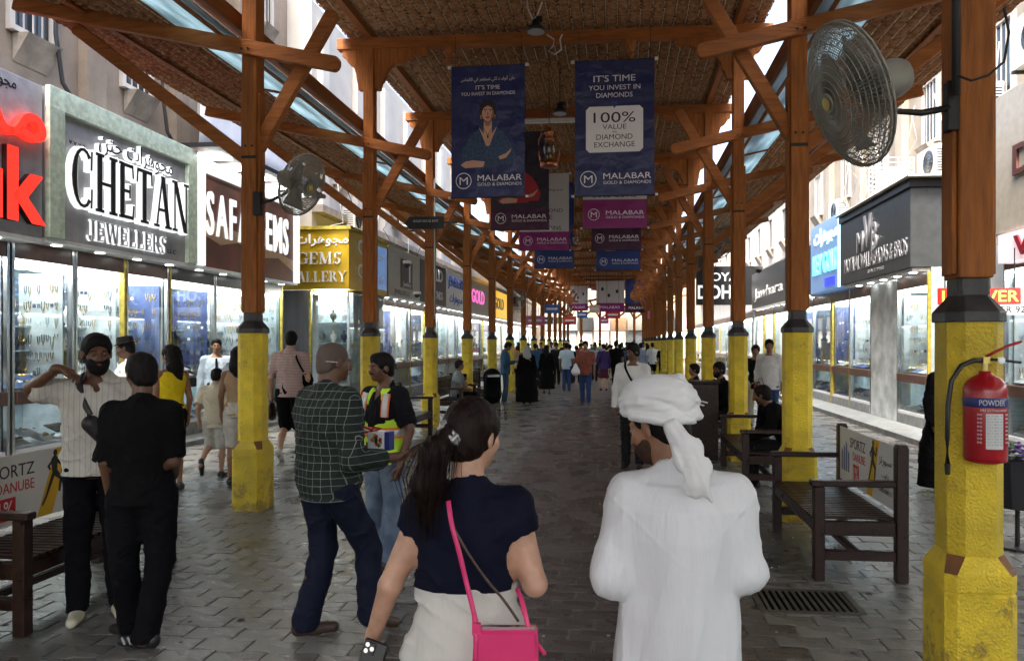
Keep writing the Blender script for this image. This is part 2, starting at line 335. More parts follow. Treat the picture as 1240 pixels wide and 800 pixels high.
mat('pit_black', (.003, .003, .003), .9, spec=.05); mat('drain_iron', (.065, .057, .048), .5, var=.3, vs=9)
# drain cover, near the right bench
g0 = gnd(975, 728)
dr = thing('drain_cover', 'dark slotted iron drain cover let into the paving in front of the bench', 'drain cover', (g0.x, g0.y, 0), R(0))
mb = MB(); W_, H_ = .62, .42
for sx in (-1, 1): mb.b2(sx * W_ / 2 - .02, sx * W_ / 2 + .02, -H_ / 2, H_ / 2, 0, .008)
for sy in (-1, 1): mb.b2(-W_ / 2 + .02, W_ / 2 - .02, sy * H_ / 2 - .02, sy * H_ / 2 + .02, 0, .0075)
mb.build('frame', 'drain_iron', dr)
MB().b2(-W_ / 2 + .02, W_ / 2 - .02, -H_ / 2 + .02, H_ / 2 - .02, -.004, .0035).build('pit', 'pit_black', dr)
sl = MB().box((0, 0, .005), (.020, .385, .012), Matrix.Rotation(0, 3, 'Z')).mesh('slat', 'drain_iron')
for i in range(13): link('slat', sl, dr, ((i - 6) * .0445, 0, 0))
# litter specks on the paving
mat('litter', (.6, .6, .57), .7)
mb = MB()
for i in range(90):
    x, y = rng.uniform(-4, 2.6), rng.uniform(4.2, 9); mb.box((x, y, .004), (rng.uniform(.008, .02), rng.uniform(.006, .014), .003), Matrix.Rotation(rng.uniform(0, 3), 3, 'Z'))
tag(mb.build('paper_scraps', 'litter'), 'tiny pale paper scraps scattered over the paving', 'litter', kind='stuff')
mat('gum', (.03, .028, .026), .8); mb = MB()
for i in range(260):
    x, y, r_ = rng.uniform(-5, 4.5), rng.uniform(3.9, 16), rng.uniform(.010, .026); mb.lathe([(r_, .0028), (r_ * .8, .0042)], 7, Matrix.Translation((x, y, 0)))
tag(mb.build('gum_spots', 'gum'), 'small dark flattened gum spots dotted over the paving', 'gum', kind='stuff')
# ================================================================ the timber arcade
ZT = 6.2          # top of the posts, underside of the tie beams
def oct_ring(r, ch, z):
    a = r; b = r - ch; return [(b, -a, z), (a, -b, z), (a, b, z), (b, a, z), (-b, a, z), (-a, b, z), (-a, -b, z), (-b, -a, z)]
def oct_loft(levels, patch=None):
    mb = MB(); n = 8; vs = [v for L in levels for v in oct_ring(*L)]; fs = [tuple(range(n))[::-1], tuple(range((len(levels) - 1) * n, len(levels) * n))]
    mb.add(vs, fs)
    for i in range(len(levels) - 1):
        for k in range(n):
            mb.mi = 1 if patch and i == patch[0] and k in patch[1] else 0
            mb.f.append((i * n + k, i * n + (k + 1) % n, (i + 1) * n + (k + 1) % n, (i + 1) * n + k)); mb.m.append(mb.mi)
    return mb
def scallop(L, H, s=1):
    """corbel outline: long flat top, stepped S-curve to the post"""
    P = [(0, 0), (0, -H)]
    for t in np.linspace(0, 1, 8): P.append((.09 + .10 * L * t, -H + H * .38 * t + .03 * math.sin(t * 6)))
    for t in np.linspace(0, 1, 9): P.append((.09 + L * .10 + (L * .62) * t, -H * .62 + H * .44 * (t ** .6) + .02 * math.sin(t * 9)))
    P += [(L, -.1), (L, 0)]
    return P
def make_post(side):
    s = side   # -1: left row (outer side is -x)
    t = thing('timber_post', 'x', 'post')
    oct_loft([(.165, .042, 0), (.165, .042, .53), (.160, .042, .535), (.160, .042, .545), (.165, .042, .55), (.165, .042, .63), (.132, .060, .71)], (5, (0, 6))).build('plinth', ['yellow_stucco', 'brown_patch'], t)
    oct_loft([(.130, .060, .7105), (.130, .060, 1.82)]).build('column', 'yellow_stucco', t)
    oct_loft([(.142, .064, 1.8205), (.142, .064, 1.868), (.082, .03, 1.945), (.078, .02, 1.948), (.078, .02, 2.03)]).build('cap', 'iron', t, bevel=.003)
    mb = MB(); mb.b2(-.078, .078, -.09, .09, 2.031, ZT); mb.build('shaft', 'wood', t, bevel=.006)
    mb = MB(); mb.b2(-.102, -.0785, -.06, .06, 2.05, 4.3).b2(.0785, .102, -.06, .06, 2.05, 4.3); mb.build('side_board', 'wood', t, bevel=.004)
    MB().b2(-.08, .08, -.096, -.0905, 3.62, 3.65).build('iron_strap', 'dark_metal', t)
    # the rafter under the side roof: a rounded end inside the aisle, rising outwards
    def plank(a, b, y, wd, th, name):
        a = Vector((a[0], 0, a[1])); b = Vector((b[0], 0, b[1])); d = (b - a).normalized(); L = (b - a).length
        P = [(0, -th / 2), (L - th * .1, -th / 2)] + [(L + th * .35 * math.sin(q) - th * .1, -th / 2 * math.cos(q)) for q in np.linspace(0, PI, 7)[1:-1]] + [(L - th * .1, th / 2), (0, th / 2)]
        u = Vector((-d.z, 0, d.x)); n = d.cross(u)
        T = Matrix(((d.x, u.x, n.x, a.x), (d.y, u.y, n.y, y - wd / 2 * n.y), (d.z, u.z, n.z, a.z), (0, 0, 0, 1)))
        return MB().prism(P, wd, T).build(name, 'wood_h', t, bevel=.008)
    o = -s      # inward direction
    plank((s * 2.55, 5.30), (o * .95, 4.54), -.132, .08, .15, 'rafter')
    plank((s * 0.02, 3.62), (o * .86, 5.12), 0, .09, .135, 'inner_brace')
    plank((s * .05, 3.62), (s * 1.95, 5.06), 0, .09, .13, 'outer_brace')
    # corbels that carry the tie beam
    for q in (-1, 1):
        P = scallop(.82 if q == o else .34, .62); P = [(x * q, y) for x, y in P]; P = P if q > 0 else P[::-1]
        T = Matrix(((1, 0, 0, q * .0785), (0, 0, -1, .05), (0, 1, 0, ZT), (0, 0, 0, 1)))
        MB().prism(P, .1, T).build('corbel', 'wood', t, bevel=.004)
    for zz in (3.95, 4.72):
        for dx in (-.035, .035): MB().cyl((dx, -.172 - .012, zz + .0), (dx, -.160, zz), .012, n=6).build('bolt', 'dark_metal', t) if zz > 4 else MB().cyl((dx, -.102, zz - .2), (dx, -.0905, zz - .2), .012, n=6).build('bolt', 'dark_metal', t)
    return t
POSTS = {}
for side, X in ((-1, XL), (1, XR)):
    proto = make_post(side)
    for n in range(NF):
        if side < 0 and n == 0: pass
        t = proto if n == 0 else copy_tree(proto)
        t.location = (X - (.03 if side > 0 and n == 0 else 0), Y0 + n * DY, 0); POSTS[(side, n)] = t
        t['group'] = 'timber posts of the left row' if side < 0 else 'timber posts of the right row'
        if side > 0:
            t['label'] = ['large nearest timber post on the right, yellow base bearing the red fire extinguisher', 'timber post on yellow base right behind the bench with the white sports banner'][n] if n < 2 else f'brown timber post on yellow base, {ORD[n]} from the camera in the right row'
        else:
            t['label'] = f'brown timber post on yellow base, {ORD[max(n-1,0)]} one in view in the left row' if n != 1 else 'nearest timber post on the left, yellow base beside the boy, wall fan above'
# left post 0 is outside the frame on the left but carries the roof seen overhead
POSTS[(-1, 0)]['label'] = 'timber post left of the bench, hardly in view, carrying the nearest left rafter'
# tie beams
tb = thing('tie_beam', 'x', 'beam')
MB().b2(XL - .5, XR + .5, -.075, .075, ZT + .001, ZT + .165).build('beam', 'wood_h', tb, bevel=.006)
for cx_, L_ in ((XL, .95), (XR, .95)):
    MB().b2(cx_ - .45 , cx_ + .45 + (.35 if cx_ < 0 else 0) - 0, -.09, .09, ZT - .001 + .0, ZT + .02).build('end_pad', 'wood_h', tb) if False else None
for dx in (-1.55, 1.2):
    mb = MB(); c0 = -1.04 + dx
    mb.lathe([(.012, ZT - .27), (.035, ZT - .235), (.05, ZT - .2), (.03, ZT - .16), (.055, ZT - .12), (.09, ZT - .05), (.09, ZT)], 8, Matrix.Translation((c0, 0, 0)), PI / 8); mb.build('pendant', 'wood', tb)
for n in range(NF):
    t = tb if n == 0 else copy_tree(tb)
    t.location = (0, Y0 + n * DY, 0); t['group'] = 'tie beams across the arcade'
    t['label'] = 'long brown tie beam over the aisle, ' + ('just out of view above the camera' if n < 1 else 'carrying the two big blue banners' if n == 2 else f'resting on the {ORD[n]} pair of posts')
YA, YB = Y0 - 4 * DY, Y0 + (NF - 1) * DY + 1.2
for X, lab in ((XL, 'left'), (XR, 'right')):
    s = -1 if X < 0 else 1
    o = MB().b2(X - .06 + s * .19, X + .06 + s * .19, YA, YB, 4.98, 5.16).build('eave_beam', 'wood_y', bevel=.006)
    tag(o, f'long horizontal timber eave beam running past the {lab} row of posts', 'beam')
    o = MB().b2(X - .05, X + .05, YA, YB, ZT + .166, ZT + .27).build('wall_plate', 'wood_y'); tag(o, f'timber plate along the edge of the main mat roof on the {lab}', 'beam')
# woven palm mats
mat('reed', (.23, .095, .036), .8, col2=(.50, .28, .13), vs=16, stretch=(1, 3, 1), bump=.6, bs=80)
mat('reed_dark', (.022, .011, .006), .9, var=.3)
mat('cord', (.62, .50, .33), .8)
def mat_mesh(x0, x1, y0, y1, slope=0, cw=.165, ch=.105, seed=1):
    g = np.random.default_rng(seed); mb = MB()
    zf = lambda x: slope * abs(x - x0) if slope else 0
    nx = int((x1 - x0) / cw); ny = int((y1 - y0) / ch); cwx = (x1 - x0) / nx; chy = (y1 - y0) / ny
    for i in range(nx):
        for j in range(ny):
            cx = x0 + (i + .5) * cwx; cyy = y0 + (j + .5 + (.5 if i % 2 else 0) * .3) * chy + g.uniform(-.006, .006)
            d = g.uniform(.034, .05); hw = cwx * .53; hh = chy * g.uniform(.33, .38); tl = g.uniform(-.009, .009); z = zf(cx) - .01; dz = (zf(cx + hw) - zf(cx - hw)) / 2
            vs = []
            for u, k in ((-1, .12), (-.5, 1), (.5, 1), (1, .12)):
                zz = z + u * dz
                vs += [(cx + u * hw, cyy - hh * (.5 + .5 * k) + u * tl, zz), (cx + u * hw, cyy - hh * .2 + u * tl, zz - d * k), (cx + u * hw, cyy + hh * .45 + u * tl, zz - d * k * .8), (cx + u * hw, cyy + hh * (.5 + .5 * k) + u * tl, zz)]
            mb.mi = 0; mb.add(vs, [(a * 4 + b, a * 4 + b + 4, a * 4 + b + 5, a * 4 + b + 1) for a in range(3) for b in range(3)])
    mb.mi = 2
    for i in range(nx + 1):
        x = x0 + i * cwx
        for j in range(0, ny):
            if g.random() < .8:
                y = y0 + j * chy; mb.box((x + g.uniform(-.004, .004), y + chy / 2, zf(x) - .026), (.013, chy * .8, .012))
    mb.mi = 1
    mb.add([(x0, y0, zf(x0)), (x1, y0, zf(x1)), (x1, y1, zf(x1)), (x0, y1, zf(x0)), (x0, y0, zf(x0) + .05), (x1, y0, zf(x1) + .05), (x1, y1, zf(x1) + .05), (x0, y1, zf(x0) + .05)],
           [(0, 3, 2, 1), (4, 5, 6, 7), (0, 1, 5, 4), (1, 2, 6, 5), (2, 3, 7, 6), (3, 0, 4, 7)])
    return mb.mesh('mat_panel', ['reed', 'reed_dark', 'cord'])
main_me = mat_mesh(XL - .42, XR + .42, 0, DY, 0, seed=3)
roof = thing('mat_roof', 'high flat roof of woven palm mats over the aisle, with lashed reed bundles', 'roof', (0, 0, ZT + .31))
for n in range(-4, NF):
    link('mat_panel', main_me, roof, (0, Y0 + n * DY, 0))
mb = MB()
for x in np.arange(XL + .4, XR, .92): mb.b2(x - .025, x + .025, YA + .6, YB, ZT + .166 - ZT - .31, -.05)
mb2 = MB(); 
for x in (): MB().b2(x - .03, x + .03, YA + .6, YB, -.144, -.045).build('purlin', 'wood_y', roof)
sl_ = (5.30 - 4.54) / 3.5
glz = bpy.data.materials.new('roof_glazing'); glz.use_nodes = True; b = glz.node_tree.nodes['Principled BSDF']
b.inputs['Base Color'].default_value = (.55, .68, .74, 1); b.inputs['Roughness'].default_value = .35; b.inputs['Transmission Weight'].default_value = 0
N = glz.node_tree; tr = N.nodes.new('ShaderNodeBsdfTranslucent'); tr.inputs[0].default_value = (.5, .66, .74, 1); mx = N.nodes.new('ShaderNodeMixShader'); mx.inputs[0].default_value = .55
n_ = N.nodes.new('ShaderNodeTexNoise'); n_.inputs['Scale'].default_value = 3; n_.inputs['Detail'].default_value = 6; rp = N.nodes.new('ShaderNodeValToRGB'); rp.color_ramp.elements[0].color = (.25, .34, .38, 1); rp.color_ramp.elements[1].color = (.6, .76, .84, 1)
rp.color_ramp.elements[0].position = .35; rp.color_ramp.elements[1].position = .6
N.links.new(n_.outputs[0], rp.inputs[0]); N.links.new(rp.outputs[0], tr.inputs[0]); N.links.new(rp.outputs[0], b.inputs['Base Color'])
N.links.new(b.outputs[0], mx.inputs[1]); N.links.new(tr.outputs[0], mx.inputs[2]); N.links.new(mx.outputs[0], N.nodes['Material Output'].inputs[0])
M['roof_glazing'] = glz
for s, X in ((-1, XL), (1, XR)):
    side = 'left' if s < 0 else 'right'
    t = thing('side_roof', f'{side} side roof of dark palm mats and pale glazing rising outwards over the shop fronts', 'roof', (X, 0, 4.745 + .10))
    me = mat_mesh(0, 1.78, 0, DY, seed=5 + s, cw=.15, ch=.10)
    co = np.empty(len(me.vertices) * 3); me.vertices.foreach_get('co', co); co = co.reshape(-1, 3)
    co[:, 0] += .80; co[:, 2] += co[:, 0] * sl_
    if s < 0:
        co[:, 0] *= -1
        me.vertices.foreach_set('co', co.ravel()); me.flip_normals()
    else: me.vertices.foreach_set('co', co.ravel())
    gm = MB().add([(s * x, y, x * sl_ + z) for z in (0, .02) for x, y in ((.15, .0), (.80, .0), (.80, DY), (.15, DY))], [(0, 3, 2, 1), (4, 5, 6, 7), (0, 1, 5, 4), (1, 2, 6, 5), (2, 3, 7, 6), (3, 0, 4, 7)]).mesh('glazing_panel', 'roof_glazing')
    fb = MB()
    for x in (.28, .81): fb.b2(s * (x - .02), s * (x + .02), 0, DY, x * sl_ - .03, x * sl_ + .035)
    for y in (.0, DY / 2): fb.bar((s * .30, y, .30 * sl_ + .0), (s * .79, y, .79 * sl_), .035, .05)
    fbm = fb.mesh('glazing_bar', 'wood_y')
    bt = MB(); bt.b2(s * 1.7, s * 1.76, 0, DY, 1.73 * sl_ - .085, 1.73 * sl_ - .04)
    btm = bt.mesh('batten', 'wood_y')
    for n in range(-4, NF - 1):
        for nm, m_ in (('mat_panel', me), ('glazing_panel', gm), ('glazing_bar', fbm), ('batten', btm)): link(nm, m_, t, (0, Y0 + n * DY, 0))
# ================================================================ buildings
mat('plaster_grey', (.27, .215, .16), .85, var=.22, vs=1.3, bump=.5, bs=25)
mat('plaster_cream', (.36, .31, .235), .85, var=.15, vs=1.3, bump=.4, bs=25)
mat('plaster_white', (.48, .45, .40), .8, var=.1, vs=1.0, bump=.3, bs=20)
mat('stone_trim', (.30, .26, .21), .8, var=.25, vs=4, bump=.4, bs=30)
mat('window_dark', (.03, .035, .04), .15)
def facade(name, label, X, s, y0, y1, wallmat, z1, depth=4, pil=2.6, win=True, z0=4.9):
    """s=+1: faces +x"""
    t = thing(name, label, 'building', (X, 0, 0))
    MB().b2(0, -s * depth, y0, y1, 3.2, z1).build('wall', wallmat, t)
    MB().b2(0.001 * s, s * .28, y0, y1, z0 - .02, z0 + .16).build('ledge', 'stone_trim', t)
    pmesh = MB().b2(.001 * s, s * .16, -.2, .2, z0 + .161, z1 - .4).mesh('pilaster', wallmat)
    fm_ = MB(); 
    for a in (-.36, .36): fm_.b2(.001 * s, s * .07, a - .04, a + .04, 0, 1.3)
    fm_.b2(.0015 * s, s * .07, -.32, .32, 1.24, 1.3).b2(.0015 * s, s * .1, -.4, .4, -.07, -.001)
    fm_ = fm_.mesh('window_frame', 'plaster_white')
    pn = MB().b2(.002 * s, s * .012, -.32, .32, 0, 1.24).mesh('window', 'window_dark')
    br = MB().add([(.012 * s + 0 * s, -.3, -.08), (.25 * s, -.3, -.08), (.012 * s, -.3, -.45), (.012 * s, .3, -.08), (.25 * s, .3, -.08), (.012 * s, .3, -.45)], [(0, 1, 2), (3, 5, 4), (0, 3, 4, 1), (1, 4, 5, 2), (0, 2, 5, 3)]).mesh('bracket', 'stone_trim')
    bar = MB().cyl((s * .05, 0, 0), (s * .05, 0, 1.24), .012, n=5).mesh('window_bar', 'plaster_white')
    y = y0 + .5; k = 0
    while y < y1 - .3:
        link('pilaster', pmesh, t, (0, y, 0))
        if win and y + pil / 2 < y1 - .5:
            for zz in (z0 + 1.0, z0 + 4.0):
                if zz + 1.5 < z1:
                    wo = link('window', pn, t, (0, y + pil / 2, zz)); link('window_frame', fm_, wo); link('bracket', br, t, (0, y + pil / 2, zz))
                    if y < 26:
                        for q in (-.16, 0, .16): link('window_bar', bar, wo, (0, q, 0))
        y += pil
    return t
facade('left_building', 'long weathered beige building above the left shop signs, with small barred windows and pilasters', -8.0, 1, -12, 17.2, 'plaster_grey', 12, 5, 2.2)
facade('white_building', 'tall pale building above the left shops beyond the golden gallery sign', -7.4, 1, 17.25, 34, 'plaster_white', 10, 5, 2.4)
facade('far_left_building', 'low cream building with louvred upper floor far down the left side', -7.2, 1, 34.1, 62, 'plaster_cream', 8, 5, 2.2)
facade('right_building', 'cream building with pilasters above the dark right shop sign', 6.5, -1, -12, 26, 'plaster_cream', 11, 5, 2.9)
facade('far_right_building', 'pale building far down the right side beyond the cream one', 6.7, -1, 26.1, 62, 'plaster_white', 9, 5, 2.7)
# ================================================================ shops
mat('shop_white', (.50, .54, .56), .5, var=.15, vs=5)
mat('shop_cool', (.34, .41, .43), .45, var=.2, vs=5)
mat('shop_blue', (.07, .10, .24), .4, var=.2)
mat('shop_navy', (.02, .03, .06), .35)
mat('step_stone', (.20, .21, .21), .4, var=.25, vs=6, detail=8); mat('velvet_red', (.12, .02, .025), .6, var=.3, vs=4); mat('velvet', (.06, .075, .11), .6, var=.3, vs=4); mat('marble', (.62, .66, .66), .25, var=.25, vs=3, detail=10, bump=.1)
mat('marble_green', (.50, .60, .47), .3, var=.2, vs=14, detail=8)
mat('gold_trim', (.50, .38, .06), .4, metal=.3, var=.3, vs=12)
mat('grey_board', (.30, .30, .31), .4, var=.1)
mat('brown_band', (.10, .05, .035), .35, var=.2)
mat('tray_white', (.72, .72, .74), .6); mat('tray_blue', (.12, .18, .42), .6); mat('tray_black', (.03, .03, .035), .5)
mat('jewel_gold', (.80, .55, .18), .25, metal=1); mat('jewel_silver', (.6, .66, .7), .2, metal=1); mat('bust_white', (.7, .7, .69), .6); mat('bust_black', (.02, .02, .025), .5)
mat('lamp_cool', (.8, .92, 1), .5, emit=6.6, ecol=(.92, .98, 1)); mat('lamp_warm', (1, .9, .7), .5, emit=3.8, ecol=(1, .9, .72)); mat('lamp_soft', (1, 1, .95), .5, emit=2.1, ecol=(.97, 1, .98))
mat('sport_red_', (.5, .03, .05), .5); mat('tray_dark', (.05, .06, .12), .5); mat('flower_red', (.5, .02, .04), .6); mat('paper_white', (.75, .75, .76), .7)
tray_me = {c: MB().box((0, 0, 0), (.30, .22, .02), Matrix.Rotation(R(24), 3, 'X')).mesh('display_tray', c) for c in ('tray_white', 'tray_blue', 'tray_black')}
def bust_mesh(m):
    mb = MB(); P = [(.055, 0), (.05, .012), (.02, .03), (.075, .10), (.085, .17), (.06, .215), (.026, .235), (.024, .29), (.03, .30)]
    mb.lathe(P, 9); mb.v = [(x, y * .55, z) for x, y, z in mb.v]; return mb.mesh('necklace_bust', m, True)
bust_me = {m: bust_mesh(m) for m in ('bust_white', 'bust_black')}
def ring_shape(mb, c, r, th, tilt, n=9):
    q = Matrix.Rotation(tilt, 3, 'X'); mb.tube([Vector(c) + q @ Vector((math.cos(2 * PI * k / n) * r, math.sin(2 * PI * k / n) * r * 1.25, 0)) for k in range(n)], th, 4, True)
def shop(label, s, X, y0, y1, seg, lamp='lamp_cool', wall='shop_white', band='brown_band', depth=2.6, zt=3.05, band_z=(.93, 1.1), low=.30, pillar=None, seed=1, near=True, plinth='step_stone', back=None):
    """s=+1 faces +x (left row). seg = number of window bays. local frame: x outward, y along the street"""
    g = np.random.default_rng(seed); L = y1 - y0
    t = thing('jewellery_shop', label, 'shop', (X, y0, 0), 0 if s > 0 else 0)
    bx = lambda mb, a, b, *r: mb.b2(s * a, s * b, *r)
    o = MB(); bx(o, -depth - .06, -depth, 0, L, 0, zt + .1); o.build('back_wall', back or wall, t)
    o = MB(); bx(o, -depth, -.02, 0, .05, 0, zt + .1); o.build('side_wall', wall, t); o = MB(); bx(o, -depth, -.02, L - .05, L, 0, zt + .1); o.build('side_wall', wall, t)
    o = MB(); bx(o, -depth, .0, .051, L - .051, zt, zt + .08); o.build('ceiling', wall, t)
    nl = max(1, int(L / 1.2))
    for i in range(nl):
        yc = (i + .5) * L / nl
        o = MB(); bx(o, -depth * .55 - .35, -depth * .55 + .35, yc - .28, yc + .28, zt - .02, zt - .003); o.build('ceiling_light', lamp, t)
    nsp = max(2, int(L / .42))
    mb = MB(); mc = MB()
    for i in range(nsp):
        y = (i + .5) * L / nsp; mb.cyl((s * -.22, y, zt - .12), (s * -.22, y, zt - .003), .045, n=8); mc.cyl((s * -.22, y, zt - .127), (s * -.22, y, zt - .121), .036, n=8)
    mb.build('spotlight_row', 'white_paint', t); mc.build('spotlight_lens', lamp, t)['kind'] = 'stuff'; 
    # window bays
    bw = L / seg
    for k in range(seg):
        a, b = k * bw + .06, (k + 1) * bw - .06
        if pillar and k in pillar:
            o = MB(); bx(o, -.25, .03, a - .06, b + .06, 0, zt); o.build('marble_pillar', 'marble', t, bevel=.004); continue
        o = MB(); bx(o, -.75, .05, a, b, 0.0, low); o.build('plinth', plinth, t, bevel=.006)
        o = MB(); bx(o, -.75, .02, a, b, low + .001, low + .05); o.build('case_floor', 'tray_white', t)
        o = MB(); bx(o, -.75, .06, a, b, band_z[0], band_z[1]); o.build('counter_band', band, t, bevel=.006)
        o = MB(); bx(o, -.012, 0, a + .02, b - .02, low + .05, band_z[0] - .001); o.build('lower_glass', GLASS, t)
        o = MB(); bx(o, -.012, 0, a + .02, b - .02, band_z[1] + .001, zt - .25); o.build('window_glass', GLASS, t)
        o = MB(); bx(o, -.06, .03, a, b, zt - .249, zt - .001); o.build('header', band, t)
        for yy in (a - .05, b + .01):
            o = MB(); bx(o, -.05, .035, yy, yy + .04, 0, zt - .001); o.build('window_post', 'chrome' if g.random() < .6 else 'gold_trim', t)
        o = MB(); bx(o, -.80, -.76, a, b, band_z[1], zt - .32 - g.random() * .12); o.build('display_back', g.choice(['shop_white', 'velvet', 'shop_white', 'shop_blue', 'shop_white', 'velvet'] if near else [wall, 'velvet']), t)
        mb = MB(); mb.b2(s * -.70, s * -.04, a, b, zt - .30, zt - .27); mb.build('case_light', 'lamp_soft', t)
        # goods
        J = MB()
        for lv, z in ((0, low + .06), (1, band_z[1] + .01)):
            n = max(2, int((b - a) / .34))
            for row in range(2):
                for i in range(n):
                    y = a + (i + .5) * (b - a) / n; x = -.17 - row * .3
                    c = g.choice(['tray_white', 'tray_white', 'tray_white', 'tray_blue', 'tray_black'])
                    tr = link('display_tray', tray_me[c], t, (s * x, y, z + .06 + row * .07), (0, 0, s * PI / 2))
                    for q in range(7 if near else 3):
                        J.mi = int(g.random() < .5)
                        ring_shape(J, (s * (x + g.uniform(-.09, .09)), y + g.uniform(-.12, .12), z + .10 + row * .07 + g.uniform(0, .01)), g.uniform(.012, .028), .005, R(g.uniform(0, 50)), 6)
            if lv:
                for i in range(max(1, int((b - a) / .23))):
                    y = a + (i + .5) * .23 + g.uniform(-.03, .03)
                    if y > b - .1: break
                    for sh, (xx, z2) in enumerate(((-.58, z + .12), (-.66, z + .515), (-.66, z + .855))):
                        if g.random() < .42: continue
                        bm = g.choice(['bust_white', 'bust_white', 'bust_black'])
                        kk = g.uniform(.62, 1.1); bo = link('necklace_bust', bust_me[bm], t, (s * xx, y + sh * .05, z2), (0, 0, s * PI / 2), (kk, kk, kk))
                        J.mi = int(g.random() < .45); ring_shape(J, (s * (xx + .05), y + sh * .05, z2 + .19), .045, .006, R(0), 10) if False else None
                        q = [Vector((s * (xx + .052), y + sh * .05 + .05 * math.sin(a_), z2 + .17 - .06 * math.cos(a_))) for a_ in np.linspace(-2.2, 2.2, 9)]
                        J.tube(q, .006, 4)
        for zz in (band_z[1] + .50, band_z[1] + .84):
            o = MB(); bx(o, -.755, -.55, a, b, zz, zz + .018); o.build('glass_shelf', 'shop_cool', t)
        # chains, pendants and cards pinned close together on the display back
        zt0 = band_z[1] + .15
        for q in range(int((b - a) / (.07 if near else .14))):
            y = a + .06 + (q + .5) * (.07 if near else .14)
            for rw in range(5):
                if g.random() < .2 or y > b - .05: continue
                z = zt0 + .2 + rw * .30 + g.uniform(-.02, .02); w_ = g.uniform(.018, .03); dp = g.uniform(.08, .2); J.mi = int(g.random() < .55) if g.random() < .8 else 2
                if J.mi == 2: J.box((s * -.752, y, z - dp / 2), (.012, .05, .06)); continue
                J.tube([(s * -.748, y - w_, z), (s * -.748, y - w_ * .8, z - dp * .6), (s * -.748, y, z - dp), (s * -.748, y + w_ * .8, z - dp * .6), (s * -.748, y + w_, z)], .0068, 3)
                J.lathe([(0, -.012), (.012, 0), (0, .012)], 5, Matrix.Translation((s * -.745, y, z - dp)))
        pm_ = g.choice(['velvet', 'shop_white', 'shop_white', 'shop_white', 'shop_cool', 'shop_blue']); o = MB(); bx(o, -.74, -.08, b - .03, b - .012, band_z[1] + .001, zt - .36); o.build('partition', pm_, t)
        for q in range(9 if near else 5):
            for rw in range(6):
                if g.random() < .22: continue
                x = -.70 + q * (.066 if near else .12); z = band_z[1] + .26 + rw * .235 + g.uniform(-.02, .02); w_ = g.uniform(.016, .026); dp = g.uniform(.07, .16); kd = g.random(); J.mi = int(kd < .6); yy = b - .037
                if z > zt - .4: continue
                if kd > .85: J.mi = 3 if kd > .93 else 2; J.box((s * x, yy, z - .05), (.045, .008, .05)); continue
                J.tube([(s * (x - w_), yy, z), (s * (x - w_ * .8), yy, z - dp * .6), (s * x, yy, z - dp), (s * (x + w_ * .8), yy, z - dp * .6), (s * (x + w_), yy, z)], .0065, 3)
                J.lathe([(0, -.012), (.012, 0), (0, .012)], 5, Matrix.Translation((s * x, yy - .004, z - dp)))
        for q in range(int((b - a) * (26 if near else 8))):      # bangles, boxes and price cards standing on the shelves
            y = g.uniform(a + .05, b - .05); zz = g.choice([band_z[1] + .02, band_z[1] + .52, band_z[1] + .86]); xx = -g.uniform(.57, .73); kd = g.random()
            if kd < .45: J.mi = int(g.random() < .75); r_ = g.uniform(.02, .035); J.tube([(s * xx, y + r_ * math.cos(a_), zz + r_ + r_ * math.sin(a_)) for a_ in np.linspace(0, 2 * PI, 9)[:-1]], .005, 3, True)
            elif kd < .75: J.mi = 2; J.box((s * xx, y, zz + .03), (.04, g.uniform(.03, .07), .06))
            else: J.mi = 3; J.box((s * xx, y, zz + .025), (.006, g.uniform(.03, .06), .05), Matrix.Rotation(g.uniform(-.3, .3), 3, 'Z'))
        if False:
            mb = MB(); yy = g.uniform(a + .2, b - .2); zz = g.uniform(zt - .75, zt - .5); mb.b2(s * -.03, s * -.02, yy - .16, yy + .16, zz - .12, zz + .14); mb.build('window_card', 'paper_white', t)
        J.build('jewellery', ['jewel_silver', 'jewel_gold', 'tray_dark', 'paper_white'], t)['kind'] = 'stuff'
    # wall shelving at the back of the room, seen through the windows
    if near:
        for zz in (1.0, 1.4, 1.8, 2.2):
            o = MB(); bx(o, -depth + .001, -depth + .25, .1, L - .1, zz, zz + .03); o.build('wall_shelf', 'chrome', t)
        J = MB()
        for zz in (1.03, 1.43, 1.83):
            y = .2
            while y < L - .2:
                J.mi = int(g.random() * 3); J.box((s * (-depth + .15), y, zz + .09), (.1, g.uniform(.05, .14), g.uniform(.1, .2))); y += g.uniform(.12, .3)
        J.build('boxed_goods', ['tray_white', 'tray_blue', 'jewel_gold'], t)['kind'] = 'stuff'
    return t
def signboard(name, label, s, X, y0, y1, z0, z1, boardmat, depth=.35, frame=None, fw=.12):
    t = thing(name, label, 'sign', (0, 0, 0))
    MB().b2(X - s * depth, X, y0, y1, z0, z1).build('board', boardmat, t, bevel=.004)
    if frame:
        for (a, b, c, d) in ((y0, y1, z1 - fw, z1 + .02), (y0, y0 + fw, z0, z1 - fw - .001), (y1 - fw, y1, z0, z1 - fw - .001)):
            MB().b2(X + s * .001, X + s * .07, a, b, c, d).build('frame', frame, t, bevel=.004)
    MB().b2(X - s * depth, X + s * .02, y0 + .01, y1 - .01, z0 - .05, z0 - .002).build('soffit', 'white_paint', t)
    for k in range(max(2, int((y1 - y0) / .8))):
        yy = y0 + (k + .5) * (y1 - y0) / max(2, int((y1 - y0) / .8))
        MB().cyl((X - s * depth * .5, yy, z0 - .06), (X - s * depth * .5, yy, z0 - .051), .06, n=10).build('downlight', 'lamp_soft', t)
    return t
mat('sign_red', (.8, .02, .015), .4, emit=.35, ecol=(1, .02, .01)); mat('sign_red_side', (.02, .002, .002), .5)
mat('sign_white_glow', (.8, .8, .8), .4, emit=.14, ecol=(.95, .99, 1)); mat('sign_black', (.01, .01, .01), .3)
